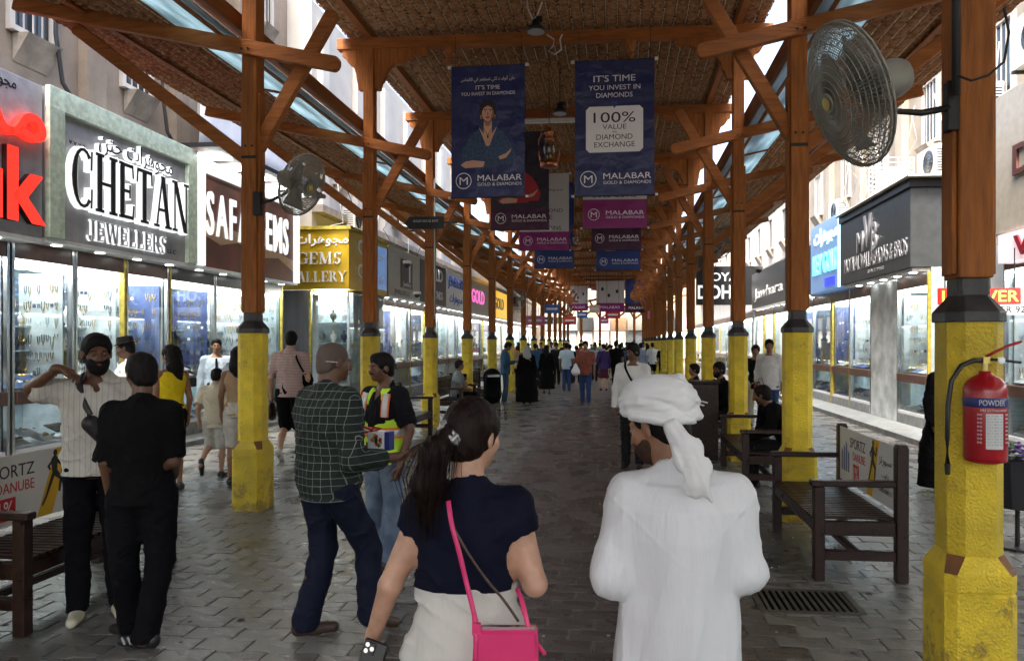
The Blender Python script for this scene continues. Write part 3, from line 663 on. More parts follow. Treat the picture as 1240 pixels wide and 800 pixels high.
mat('sign_white', (.8, .8, .8), .4); mat('sign_silver', (.55, .56, .58), .3, metal=.5)
mat('board_brown', (.13, .035, .018), .45, var=.3, vs=2); mat('board_sand', (.42, .26, .15), .5, var=.1)
mat('board_gold', (.52, .34, .015), .28, metal=.35, var=.12, vs=2); mat('board_dark', (.045, .05, .052), .42, var=.15); mat('board_black', (.008, .008, .009), .4)
mat('led_blue', (.1, .5, .9), .4, emit=.5, ecol=(.1, .55, 1)); mat('board_blue', (.16, .25, .42), .35, emit=.06, ecol=(.2, .4, .8)); mat('led_cyan', (.4, .9, 1), .4, emit=.5, ecol=(.4, .9, 1)); mat('royal', (.01, .02, .5), .4, emit=.5, ecol=(.02, .03, .9))
mat('led_yellow', (1, .8, .1), .4, emit=.7, ecol=(1, .75, .05)); mat('board_led', (.35, .01, .01), .4, emit=.3, ecol=(.6, .02, .01))
mat('panel_grey', (.17, .18, .21), .45, var=.15, vs=3, stretch=(1, 1, .2)); mat('beige_board', (.42, .39, .32), .5, var=.08); mat('gold_glow', (.9, .5, .05), .4, emit=.12, ecol=(1, .6, .05))
# ---- left row
shop('brightly lit jewellery shop at far left under the red lettered sign, trays behind glass', 1, -7.7, 4.4, 8.70, 3, seed=2)
shop('lit jewellery shop under the large grey black lettered sign, blue panel inside its window', 1, -7.7, 8.72, 12.0, 3, seed=3, wall='shop_white', back='shop_cool')
shop('dark fronted jewellery shop under the brown sign, glittering window behind the boy', 1, -7.7, 12.02, 16.3, 3, seed=4, wall='shop_cool', band='sign_black')
sg = signboard('shop_sign', 'grey shop sign at far left with big glowing red Latin and Arabic letters', 1, -7.25, 5.6, 8.72, 3.03, 4.95, 'grey_board')
TL = lambda y, z, e=.002: onface(1, 0, -7.25 + e, y, z)
for ch, y, wd in (('u', 7.76, .56), ('k', 8.40, .60)):
    letters(ch, 1, sg, TL(y, 3.62 if ch == 'k' else 3.46), 'sign_red', .07, .03, wd, .58 if ch == 'u' else .88)
for o in [c for c in sg.children if c.name.startswith('letter')]: o.data.materials.append(M['sign_red_side'])
for o in [c for c in sg.children if c.name.startswith('letter')]:
    for p in o.data.polygons:
        if abs(p.normal.x) < .5: p.material_index = 1
text(arabic('مد'), 1, sg, TL(8.08, 4.40, .06), 'sign_red', .05, .02, name='arabic_letters', fit=1.15, hfit=.44)
text(arabic('مجوهرات'), .2, sg, TL(8.0, 4.82), 'sign_black', .004, .0, name='arabic_letters', fit=.62)
sg = signboard('shop_sign', 'large grey shop sign reading Chetan Jewellers in black serif letters, pale green stone frame', 1, -7.25, 8.76, 12.04, 3.06, 4.97, 'grey_board', frame='marble_green', fw=.26)
serif('CHETAN', sg, TL(10.42, 3.93), 2.62, .80, .085, 'sign_white_glow', 'sign_black', grow=.022, thick=1.0)
serif('JEWELLERS', sg, TL(10.36, 3.27), 1.75, .27, .03, 'sign_white_glow', 'grey_board', grow=.006, thick=.8)
text('LLC', .1, sg, TL(11.42, 3.2), 'sign_black', .004, fit=.22)
text(arabic('مجوهرات جتن'), .3, sg, TL(10.5, 4.50, .03), 'sign_white_glow', .03, .012, name='arabic_letters', fit=1.72, hfit=.36)
text(arabic('مجوهرات جتن'), .3, sg, TL(10.5, 4.50, .064), 'sign_black', .002, .0, name='arabic_letters', fit=1.70, hfit=.34)
text(arabic('ش') if False else 'v.v.v.a', .1, sg, TL(9.32, 4.38), 'sign_black', .003, fit=.3)
sg = signboard('shop_sign', 'brown shop sign with tall white letters behind the left post, lit white border', 1, -7.25, 12.1, 16.1, 3.06, 4.90, 'board_brown', frame='sign_white_glow', fw=.2)
MB().add([(-7.247, 12.31, 3.62), (-7.247, 12.9, 3.50), (-7.247, 13.5, 3.62), (-7.247, 14.4, 3.44), (-7.247, 15.2, 3.52), (-7.247, 15.89, 3.30), (-7.247, 15.89, 3.55), (-7.247, 12.31, 3.95)], [(0, 1, 2, 3, 4, 5, 6, 7)]).build('sand_stripe', 'board_sand', sg)
letters('SAFA GEMS', 1, sg, TL(14.02, 4.02), 'sign_white_glow', .03, .012, 3.2, .78, .16)
text('LLC', .1, sg, TL(13.95, 3.25), 'sign_white', .004, fit=.2)
o = MB(); o.b2(-7.9, -6.7, 11.9, 16.4, 5.02, 5.1); tag(o.build('sign_canopy', 'board_black'), 'thin black canopy over the brown shop sign with strip lights beneath', 'canopy')
for k in range(5): MB().b2(-7.6, -6.9, 12.3 + k * .85, 12.7 + k * .85, 4.995, 5.0).build('strip_light', 'lamp_soft', bpy.data.objects['sign_canopy'])
# golden gallery block, its front faces the camera
gs = thing('gallery_sign', 'golden shop sign with white serif letters turned towards the street, Arabic on top', 'sign')
MB().b2(-8.75, -6.42, 17.1, 20.0, 3.0, 4.42).build('board', 'board_gold', gs, bevel=.006)
MB().b2(-8.75, -6.36, 17.04, 20.0, 4.421, 4.50).build('top_trim', 'gold_trim', gs)
FR = lambda x, z, y=17.1, e=.003: onface(0, -1, x, y - e, z)
serif('GEMS', gs, FR(-7.14, 3.74), 1.08, .28, .035, 'sign_white', None, thick=.9)
serif('GALLERY', gs, FR(-7.20, 3.30), 1.46, .25, .035, 'sign_white', None, thick=.9)
text(arabic('مجوهرات'), .3, gs, FR(-7.10, 4.17), 'sign_white', .02, .01, name='arabic_letters', fit=1.35, hfit=.30)
text('C', .5, gs, onface(1, 0, -6.419, 17.9, 4.1), 'sign_white', .02, .02, fit=.5); text('G', .5, gs, onface(1, 0, -6.419, 17.9, 3.5), 'sign_white', .02, .02, fit=.5)
MB().b2(-6.4195, -6.40, 18.7, 19.9, 3.15, 4.3).build('side_poster', 'board_blue', gs); text('GOLD', .3, gs, onface(1, 0, -6.399, 19.3, 3.4), 'sign_white', .003, .0, fit=.9)
text(arabic('ذهب') if 'ذ' in AR else arabic('سوق'), .3, gs, onface(1, 0, -6.399, 19.3, 4.0), 'sign_white', .003, .0, name='arabic_letters', fit=.7)
sh = thing('gallery_shop', 'gallery shop under the golden sign, grey striped wall panel and a lit glass corner window', 'shop')
for i in range(13): MB().b2(-8.75 + i * .102, -8.653 + i * .102, 17.3, 17.36, 0.1, 2.99).build('wall_panel', 'panel_grey', sh)
MB().b2(-8.75, -6.45, 17.4, 20, 0, .1).build('floor_step', 'marble', sh)
MB().b2(-7.4, -6.45, 17.18, 19.9, .1, .75).build('plinth', 'panel_grey', sh)
MB().b2(-7.38, -6.5, 17.6, 19.9, .76, 2.95).build('inner_case', 'shop_cool', sh)
MB().b2(-7.4, -6.45, 17.18, 17.195, .76, 2.9).build('window_glass', GLASS, sh); MB().b2(-6.46, -6.445, 17.2, 19.9, .76, 2.9).build('window_glass', GLASS, sh)
MB().b2(-7.35, -6.6, 17.25, 17.55, 2.9, 2.95).build('case_light', 'lamp_cool', sh)
for z in (1.2, 1.7, 2.2): MB().b2(-7.35, -6.5, 17.3, 17.59, z, z + .02).build('shelf', 'shop_white', sh)
for x in (-7.42, -6.48): MB().b2(x, x + .05, 17.13, 17.178, .1, 2.95).build('window_post', 'gold_trim' if x < -7 else 'chrome', sh)
for i, z in enumerate((.8, 1.22, 1.72, 2.22)):
    for k in range(3): link('necklace_bust', bust_me['bust_white' if (i + k) % 2 else 'bust_black'], sh, (-7.2 + k * .27, 17.42, z))
# farther left row at x = -6.4
FS = [(20.05, 23.3, 'grey sign bearing a black square emblem', 'beige_board', 'lamp_warm', 'L'), (23.35, 26.9, 'black sign with white lettering', 'board_black', 'lamp_cool', 'GOLD'),
      (26.95, 30.2, 'white and blue lettered sign', 'sign_white', 'lamp_cool', 'JEWELLERY'), (30.25, 36, 'pale sign with pink lettering', 'beige_board', 'lamp_warm', 'GOLD'),
      (36.05, 42, 'yellow sign', 'gold_glow', 'lamp_warm', 'GOLD'), (42.05, 50, 'dark sign far down the left side', 'board_dark', 'lamp_cool', 'GOLD'), (50.1, 59, 'white sign at the far left end', 'sign_white', 'lamp_cool', 'GOLD')]
mat('pink', (.7, .1, .4), .5, emit=.2, ecol=(.9, .15, .5)); mat('sign_blue', (.05, .15, .6), .5)
for i, (a, b, lab, bm, lm, wd) in enumerate(FS):
    shop(f'lit shop window under the {lab} on the left', 1, -6.75, a, b, 2, lamp=lm, near=False, seed=20 + i, depth=1.8, wall='shop_white')
    s_ = signboard('shop_sign', f'{lab} on the left row of shops', 1, -6.4, a, b, 3.05, 4.45, bm)
    F = lambda y, z, e=.004: onface(1, 0, -6.4 + e, y, z)
    if i == 0:
        MB().b2(-6.399, -6.38, 21.2, 22.4, 3.35, 4.2).build('emblem', 'sign_black', s_); MB().b2(-6.379, -6.37, 22.0, 22.12, 3.55, 4.1).build('emblem_bar', 'sign_white', s_); text('Jewellery', .2, s_, F(21.8, 3.45, .024), 'sign_white', .002, .0, fit=.8); text('JEWELLERS LLC', .2, s_, F(21.4, 3.18), 'sign_black', .002, fit=1.6)
    elif i == 1: text('GOLD', .6, s_, F((a + b) / 2, 4.1), 'sign_white', .02, .02, fit=2.4); text('& DIAMONDS', .4, s_, F((a + b) / 2, 3.4), 'sign_white', .01, .01, fit=2.4)
    elif i == 2: text('JEWELLERY', .6, s_, F((a + b) / 2, 4.0), 'sign_blue', .02, .02, fit=2.7, hfit=.5); text(arabic('مجوهرات'), .5, s_, F((a + b) / 2, 3.4), 'sign_blue', .01, .01, name='arabic_letters', fit=2.2, hfit=.45)
    else: text(wd, .6, s_, F((a + b) / 2, 3.8), 'pink' if i == 3 else 'sign_black', .02, .02, fit=3, hfit=.6)
# ---- right row
shop('bright shop behind the nearest right post, chains and necklaces on display', -1, 5.75, 5.5, 11.6, 4, seed=41, wall='shop_cool')
shop('lit shop window under the dark sign, tall glass case beside a marble pillar', -1, 5.75, 14.3, 20.6, 4, seed=42, pillar=(1,), wall='shop_cool', back='shop_white')
shop('lit shop window under the blue glowing sign', -1, 5.75, 20.65, 24.5, 2, seed=43, near=False, wall='shop_cool')
shop('lit shop far down the right side with a white window', -1, 5.75, 24.55, 32, 4, seed=44, near=False, wall='shop_white', depth=1.8)
shop('distant lit shop on the right', -1, 5.75, 32.6, 46, 5, seed=45, near=False, wall='shop_white', lamp='lamp_warm', depth=1.8)
side = thing('alley_wall', 'white panelled wall of a narrow recess between the right shops', 'wall')
MB().b2(6.1, 6.4, 11.65, 14.25, 0, 3.3).build('wall', 'shop_white', side)
sg = thing('shop_sign', 'dark grey boxed shop sign with raised silver letters reading MVB', 'sign')
mb = MB(); mb.b2(5.4, 6.2, 14.3, 18.68, 3.13, 4.62); mb.build('board', 'board_dark', sg, bevel=.006)
MB().b2(5.36, 6.25, 14.25, 18.70, 4.621, 4.78).build('top_trim', 'board_black', sg)
mb = MB(); P = []
mb2 = MB()
for k in range(24): mb2.cyl((5.3 + k * .04, 14.1, 4.80), (5.3 + k * .04, 18.7, 4.80), .024, n=6)
mb2.build('corrugated_roof', 'beige_board', sg)
TR = lambda y, z, X=5.4, e=.004: onface(-1, 0, X - e, y, z)
letters('M', 1, sg, TR(17.15, 3.98), 'sign_silver', .03, .0, .42, .46); letters('V', 1, sg, TR(16.66, 4.16), 'sign_silver', .03, .015, .50, .72); letters('B', 1, sg, TR(16.22, 4.0), 'sign_silver', .03, .02, .30, .60)
text('MOTILAL VALLABHDAS & BROS', .3, sg, TR(16.40, 3.55), 'sign_silver', .004, .0, fit=3.9, hfit=.34)
text('SINCE 1958', .1, sg, TR(16.2, 3.27), 'sign_silver', .003, fit=1.0)
MB().b2(5.45, 6.2, 14.35, 18.6, 3.06, 3.12).build('soffit', 'white_paint', sg)
for k in range(5): MB().cyl((5.6, 14.7 + k * .8, 3.05), (5.6, 14.7 + k * .8, 3.059), .07, n=10).build('downlight', 'lamp_soft', sg)
sg = thing('shop_sign', 'blue glowing LED shop sign between the brown post and the dark sign', 'sign')
MB().b2(5.42, 5.8, 18.75, 21.6, 3.1, 4.95).build('board', 'board_blue', sg, bevel=.006)
MB().b2(5.40, 5.419, 18.76, 18.9, 3.11, 4.94).build('edge_strip', 'led_cyan', sg)
text('KEY GOLD', .5, sg, TR(20.1, 3.85, 5.42), 'led_blue', .02, .02, fit=2.4, hfit=.55)
text(arabic('مجوهرات'), .4, sg, TR(20.1, 4.55, 5.42), 'led_cyan', .015, .015, name='arabic_letters', fit=2.2, hfit=.5)
MB().b2(5.40, 5.419, 19.2, 20.1, 3.2, 3.42).build('blue_label', 'royal', sg)
for i, (a, b, lab, bm, lm, wd) in enumerate([(21.65, 24.5, 'black sign with blue lettering', 'board_black', 'led_blue', 'GOLD'), (24.6, 31, 'dark green awning sign with cream script', 'board_dark', 'sign_white', 'Jawhara')]):
    s_ = signboard('shop_sign', f'{lab} behind the right posts', -1, 5.42, a, b, 3.1, 4.5, bm); text(wd, .5, s_, TR((a + b) / 2, 3.6, 5.42), lm, .015, .01, fit=(b - a) * .8, hfit=.5)
sg = thing('shop_sign', 'black sign with white capitals facing the street behind the right posts', 'sign')
MB().b2(3.3, 5.9, 32.2, 32.5, 3.35, 5.0).build('board', 'board_black', sg)
text('ROYAL', .4, sg, onface(0, -1, 4.45, 32.195, 4.55), 'sign_white_glow', .02, .01, fit=1.7, hfit=.36); text('DOHA', .4, sg, onface(0, -1, 4.3, 32.195, 3.9), 'sign_white_glow', .02, .02, fit=1.9, hfit=.6)
sg = thing('shop_sign', 'beige shop sign at the right edge with brown capital letters', 'sign')
MB().b2(5.5, 5.9, 6, 11.5, 3.30, 5.3).build('board', 'beige_board', sg, bevel=.006)
mat('letter_brown', (.09, .03, .02), .5)
letters('DHABI', 1, sg, TR(9.55, 4.26, 5.5), 'letter_brown', .03, .02, 2.6, .42)
sg = thing('shop_sign', 'pale pink lit sign with dark red letters below the beige sign', 'sign')
mat('pink_lit', (.7, .55, .58), .5, emit=.1, ecol=(1, .75, .8)); mat('dark_red', (.25, .01, .02), .5)
MB().b2(5.45, 5.85, 6, 11.2, 2.86, 3.27).build('board', 'pink_lit', sg); letters('WHAN', 1, sg, TR(9.6, 3.06, 5.45), 'dark_red', .02, .03, 2.3, .28)
sg = thing('led_sign', 'small red and yellow LED sign reading SILVER 925 behind the nearest right post', 'sign')
MB().b2(4.32, 5.36, 10.42, 10.5, 2.24, 2.46).build('board', 'board_led', sg); text('19 SILVER', .2, sg, onface(0, -1, 4.84, 10.417, 2.35), 'led_yellow', .004, .008, fit=.98, hfit=.15)
MB().b2(4.85, 5.5, 10.42, 10.48, 2.10, 2.235).build('lower_board', 'sign_white', sg); text('SILVER 925', .12, sg, onface(0, -1, 5.17, 10.417, 2.17), 'sign_black', .003, .004, fit=.62, hfit=.09)
for x in (4.4, 5.3): MB().cyl((x, 10.46, 2.461), (x, 10.46, 3.0), .008, n=5).build('hanger', 'dark_metal', sg)
# curb step in front of right shops
MB().b2(4.95, 5.7, 11.7, 24, 0.0, .10).build('shop_step', 'step_stone', structure(MB().b2(5.75, 6.0, 11.7, 14, 0, .04).build('shop_floor', 'step_stone')), bevel=.005)
MB().b2(-7.64, -7.15, 4.4, 17, 0.0, .08).build('shop_step', 'step_stone', structure(MB().b2(-10.3, -7.7, 4.4, 17, -.004, .01).build('shop_floor', 'step_stone')), bevel=.005)
for k_, (x_, s_) in enumerate(((-7.7, 1), (5.75, -1))): shop(f'lit shop front beside the camera on the {["left", "right"][k_]}, out of view', s_, x_, -8, [4.3, 5.4][k_], 5, near=False, seed=70 + k_, depth=1.8)
# ---- far end of the street: shops closing the bend
shop('bright shop closing the far end of the arcade', -1, 5.75, 46.1, 58, 4, seed=61, near=False, lamp='lamp_warm', depth=1.8)
mat('lamp_dim', (.8, .8, .7), .5, emit=.3, ecol=(1, .95, .8))
eb = thing('end_building', 'distant bright shop row across the far end of the street', 'building')
MB().b2(-9, 8.5, 64, 66, 0, 9).build('wall', 'plaster_cream', eb)
for i in range(9):
    x = -6.4 + i * 1.42
    MB().b2(x, x + 1.2, 63.9, 63.98, .4, 2.7).build('window', ['lamp_dim', 'shop_cool', 'paper_white', 'lamp_dim'][i % 4], eb); MB().b2(x, x + 1.3, 63.7, 63.99, 2.8, 3.9).build('fascia', ['beige_board', 'sign_white', 'board_dark', 'pink_lit', 'board_sand'][i % 5], eb)
# mat roof over the bend, with its own tie beams
for k in range(3):
    t = copy_tree(tb); t.location = (1.0 * k, Y0 + NF * DY - 2.2 + k * 2.2, -.2); t['label'] = f'tie beam over the far bend of the street, {ORD[k]} after the last pair of posts'
br_ = thing('mat_roof', 'mat roof over the far bend, beyond the straight rows of posts', 'roof', (0, 0, ZT + .12))
for k in range(2): link('mat_panel', main_me, br_, (1.2 * k, Y0 + NF * DY - 3.5 + k * DY, 0))
# row of posts where the street bends
for i in range(5):
    t = copy_tree(POSTS[(1, 2)]); t.location = (-2.9 + i * 1.35, 56 + (i % 2) * 2.6, 0); t['label'] = f'distant timber post standing across the bend of the street, {ORD[i]} from the left'; t['group'] = 'timber posts across the far bend'
# ================================================================ people: bodies and clothes grown from distance fields
def smin(a, b, k):
    if k <= 0: return np.minimum(a, b)
    h = np.maximum(k - np.abs(a - b), 0) / k
    return np.minimum(a, b) - h * h * k * .25
class SDF:
    def __init__(s, h, fine=None): s.p = []; s.h = h; s.fine = fine or []; s.cut = []; s.warp = None
    def cap(s, a, b, ra, rb=None, k=.02, op='u'): s.p.append(('c', np.array(a, float), np.array(b, float), ra, ra if rb is None else rb, k, op)); return s
    def ell(s, c, r, k=.02, op='u', rot=None): s.p.append(('e', np.array(c, float), np.array(r, float), None if rot is None else np.array(rot, float), 0, k, op)); return s
    def tor(s, prof, k=.02, op='u'): s.p.append(('t', np.array(prof, float), 0, 0, 0, k, op)); return s     # rows z,cx,cy,rx,ry
    def _bb(s, q):
        if q[0] == 'c': r = max(q[3], q[4]); return np.minimum(q[1], q[2]) - r, np.maximum(q[1], q[2]) + r
        if q[0] == 'e': r = q[2] if q[3] is None else np.full(3, q[2].max()); return q[1] - r, q[1] + r
        P = q[1]; return np.array([(P[:, 1] - P[:, 3]).min(), (P[:, 2] - P[:, 4]).min(), P[:, 0].min()]), np.array([(P[:, 1] + P[:, 3]).max(), (P[:, 2] + P[:, 4]).max(), P[:, 0].max()])
    def _ev(s, q, X, Y, Z):
        if q[0] == 'c':
            a, b, ra, rb = q[1:5]; d = b - a; L = max(1e-9, d @ d)
            t = np.clip(((X - a[0]) * d[0] + (Y - a[1]) * d[1] + (Z - a[2]) * d[2]) / L, 0, 1)
            return np.sqrt((X - a[0] - t * d[0]) ** 2 + (Y - a[1] - t * d[1]) ** 2 + (Z - a[2] - t * d[2]) ** 2) - (ra + (rb - ra) * t)
        if q[0] == 'e':
            c, r, rt = q[1:4]; x, y, z = X - c[0], Y - c[1], Z - c[2]
            if rt is not None: x, y, z = (rt[0, i] * x + rt[1, i] * y + rt[2, i] * z for i in range(3)) if False else (rt[0, 0] * x + rt[1, 0] * y + rt[2, 0] * z, rt[0, 1] * x + rt[1, 1] * y + rt[2, 1] * z, rt[0, 2] * x + rt[1, 2] * y + rt[2, 2] * z)
            k0 = np.sqrt((x / r[0]) ** 2 + (y / r[1]) ** 2 + (z / r[2]) ** 2); k1 = np.sqrt((x / r[0] ** 2) ** 2 + (y / r[1] ** 2) ** 2 + (z / r[2] ** 2) ** 2)
            return k0 * (k0 - 1) / np.maximum(k1, 1e-6)
        P = q[1]; o = np.argsort(P[:, 0]); P = P[o]; z = Z
        zz = np.clip(z, P[0, 0], P[-1, 0]); cx, cy_, rx, ry = (np.interp(zz, P[:, 0], P[:, i]) for i in (1, 2, 3, 4))
        k0 = np.sqrt(((X - cx) / rx) ** 2 + ((Y - cy_) / ry) ** 2); d = (k0 - 1) * np.minimum(rx, ry) * (1 + .35 * (k0 < 1))
        dz = np.maximum(z - P[-1, 0], P[0, 0] - z)
        return np.where(dz > 0, np.where(d > 0, np.sqrt(np.maximum(d, 0) ** 2 + dz ** 2), dz), np.maximum(d, dz) if False else d)
    def axis(s, lo, hi, ax):
        out = [lo]; x = lo
        while x < hi:
            st = s.h
            for f in s.fine:
                if f[0][ax] - s.h * .5 <= x <= f[1][ax]: st = min(st, f[2])
            x += st; out.append(x)
        return np.array(out)
    def field(s):
        bb = [s._bb(q) for q in s.p if q[6] == 'u']; lo = np.min([b[0] for b in bb], 0) - 2.2 * s.h - .012; hi = np.max([b[1] for b in bb], 0) + 2.2 * s.h + .012
        A = [s.axis(lo[i], hi[i], i) for i in range(3)]; D = np.full([len(a) for a in A], 1.0, np.float32)
        for q in s.p:
            l, u = s._bb(q); m = q[5] + 2.5 * s.h + .015; sl = []
            for i in range(3): sl.append(slice(max(0, np.searchsorted(A[i], l[i] - m) - 1), min(len(A[i]), np.searchsorted(A[i], u[i] + m) + 1)))
            if any(k.stop - k.start < 1 for k in sl): continue
            X, Y, Z = A[0][sl[0]][:, None, None], A[1][sl[1]][None, :, None], A[2][sl[2]][None, None, :]
            v = s._ev(q, X, Y, Z); sl = tuple(sl)
            if q[6] == 'u': D[sl] = smin(D[sl], v, q[5])
            else: D[sl] = -smin(-D[sl], v, q[5])
        X, Y, Z = A[0][:, None, None], A[1][None, :, None], A[2][None, None, :]
        if s.warp: D = D + s.warp(X, Y, Z)
        for n, d in s.cut: D = np.maximum(D, n[0] * X + n[1] * Y + n[2] * Z - d)
        return A, D
    def arrays(s):
        A, D = s.field(); D = D.astype(np.float32); I = D < 0; nx, ny, nz = D.shape
        S = np.zeros((nx - 1, ny - 1, nz - 1, 3), np.float32); C = np.zeros((nx - 1, ny - 1, nz - 1), np.int16)
        def acc(ax):
            a = [slice(None)] * 3; b = [slice(None)] * 3; a[ax] = slice(0, -1); b[ax] = slice(1, None); a, b = tuple(a), tuple(b)
            mk = I[a] != I[b]; idx = np.argwhere(mk); i0 = tuple(idx.T); j = idx.copy(); j[:, ax] += 1; i1 = tuple(j.T)
            d0, d1 = D[i0], D[i1]; t = d0 / (d0 - d1); p = np.stack([A[k][idx[:, k]] for k in range(3)], 1)
            p[:, ax] += t * (A[ax][idx[:, ax] + 1] - A[ax][idx[:, ax]])
            o = [k for k in range(3) if k != ax]
            for u in (0, 1):
                for v in (0, 1):
                    c = idx.copy(); c[:, o[0]] -= u; c[:, o[1]] -= v
                    ok = (c >= 0).all(1) & (c[:, 0] < nx - 1) & (c[:, 1] < ny - 1) & (c[:, 2] < nz - 1); cc = tuple(c[ok].T)
                    S[cc] += p[ok].astype(np.float32); C[cc] += 1
            return idx, I[i0]
        E_ = [acc(0), acc(1), acc(2)]
        act = np.argwhere(C > 0); ID = np.full(C.shape, -1, np.int32); ID[tuple(act.T)] = np.arange(len(act)); V = S[tuple(act.T)] / C[tuple(act.T)][:, None]
        F = []
        for ax, (idx, ins) in enumerate(E_):
            o = [(1, 2), (2, 0), (0, 1)][ax]; ok = (idx[:, o[0]] > 0) & (idx[:, o[1]] > 0) & (idx[:, o[0]] < D.shape[o[0]] - 1) & (idx[:, o[1]] < D.shape[o[1]] - 1)
            idx = idx[ok]; ins = ins[ok]; q = []
            for u, v in ((1, 1), (0, 1), (0, 0), (1, 0)):
                c = idx.copy(); c[:, o[0]] -= u; c[:, o[1]] -= v; q.append(ID[tuple(c.T)])
            q = np.stack(q, 1); q[~ins] = q[~ins][:, ::-1]; F.append(q)
        return V, np.concatenate(F)
    def build(s, name, material, parent, colors=None):
        V, F = s.arrays(); me = bpy.data.meshes.new(name); me.vertices.add(len(V)); me.vertices.foreach_set('co', V.ravel())
        me.loops.add(F.size); me.loops.foreach_set('vertex_index', F.ravel()); me.polygons.add(len(F)); me.polygons.foreach_set('loop_start', np.arange(0, F.size, 4)); me.polygons.foreach_set('loop_total', np.full(len(F), 4))
        me.polygons.foreach_set('use_smooth', np.ones(len(F), bool)); me.update(); me.validate()
        me.materials.append(M[material] if isinstance(material, str) else material)
        o = bpy.data.objects.new(name, me); COL.objects.link(o); o.parent = parent; return o
def rotm(yaw, pitch=0, roll=0): return np.array((Matrix.Rotation(R(yaw), 3, 'Z') @ Matrix.Rotation(R(pitch), 3, 'X') @ Matrix.Rotation(R(roll), 3, 'Y')))
def folds(seed, amp, f=(18, 18, 5), kind='v'):
    g = np.random.default_rng(seed); ph = g.uniform(0, 6, 8); fr = g.uniform(.7, 1.35, 8)
    def w_(X, Y, Z):
        a = np.sin(X * f[0] * fr[0] + Z * f[2] * fr[1] + ph[0] + 1.3 * np.sin(Z * 7 * fr[2] + Y * 5 + ph[1]))
        b = np.sin(Y * f[1] * fr[3] - Z * f[2] * fr[4] + ph[2] + 1.2 * np.sin(Z * 9 * fr[5] + X * 6 + ph[3]))
        c = np.sin(Z * 34 * fr[6] + X * 14 + Y * 9 + ph[4] + 2 * np.sin(X * 11 + ph[5])) if kind != 'p' else 0
        rd = 1 - np.abs(np.sin(.5 * (X * 26 * fr[7] + Z * 31 * fr[0] + 2.2 * np.sin(Y * 12 + Z * 8 + ph[6]) + ph[7]))); r2 = 1 - np.abs(np.sin(.5 * (Y * 24 - X * 22 * fr[2] + Z * 26 + 2 * np.sin(X * 10 - Z * 9 + ph[5]) + ph[2])))
        return amp * (.45 * a + .45 * b + (.3 * c if kind == 'v' else .6 * c) - 1.3 * rd ** 4 - 1.1 * r2 ** 4)
    return w_
def lean(P, z0, L):        # shear the torso forwards/sideways above z0
    return P
SK = {'light': (.48, .27, .18), 'mid': (.25, .12, .065), 'dark': (.13, .058, .032)}
for k_, c_ in SK.items(): mat('skin_' + k_, c_, .45, var=.1, vs=30, bump=.12, bs=220, sss=.12, dist=.002)
mat('hair_black', (.007, .006, .0055), .62, bump=.8, bs=170, stretch=(1, 1, .1), dist=.004, spec=.15); mat('hair_brown', (.011, .005, .0035), .5, bump=.9, bs=130, stretch=(1, 1, .06), dist=.006, var=.5, vs=60, spec=.15)
mat('stubble', (.045, .024, .016), .7, var=.3, vs=60, spec=.2); mat('hair_grey', (.085, .058, .044), .7, bump=.6, bs=200, dist=.004); mat('eye_white', (.30, .27, .25), .3); mat('eye_dark', (.01, .008, .006), .15); mat('lip', (.22, .07, .055), .4)
def fab(name, col, rough=.8, **k):
    k.setdefault('bump', .25); k.setdefault('bs', 260); k.setdefault('var', .07); k.setdefault('vs', 6); k.setdefault('dist', .003)
    fresh = name not in MATS; k.setdefault('spec', .25); m = mat(name, col, rough, **k)
    if fresh:
        N = m.node_tree; b = N.nodes['Principled BSDF']; tc = N.nodes['Texture Coordinate']; old = b.inputs['Normal'].links[0].from_socket if b.inputs['Normal'].links else None
        for sc_, ds, st in ((4.5, .034, (1, 1, .4)), (15, .014, (1, 1, .8))):
            mp = N.nodes.new('ShaderNodeMapping'); mp.inputs['Scale'].default_value = st; mp.inputs['Rotation'].default_value = (.3, .5, 0); n = N.nodes.new('ShaderNodeTexNoise'); n.noise_type = 'RIDGED_MULTIFRACTAL'; n.inputs['Scale'].default_value = sc_; n.inputs['Detail'].default_value = 2; n.inputs['Distortion'].default_value = .9
            N.links.new(tc.outputs['Object'], mp.inputs[0]); N.links.new(mp.outputs[0], n.inputs[0]); bp = N.nodes.new('ShaderNodeBump'); bp.inputs['Strength'].default_value = .85; bp.inputs['Distance'].default_value = ds; N.links.new(n.outputs[0], bp.inputs['Height'])
            if old: N.links.new(old, bp.inputs['Normal'])
            old = bp.outputs[0]
        N.links.new(old, b.inputs['Normal'])
    return m
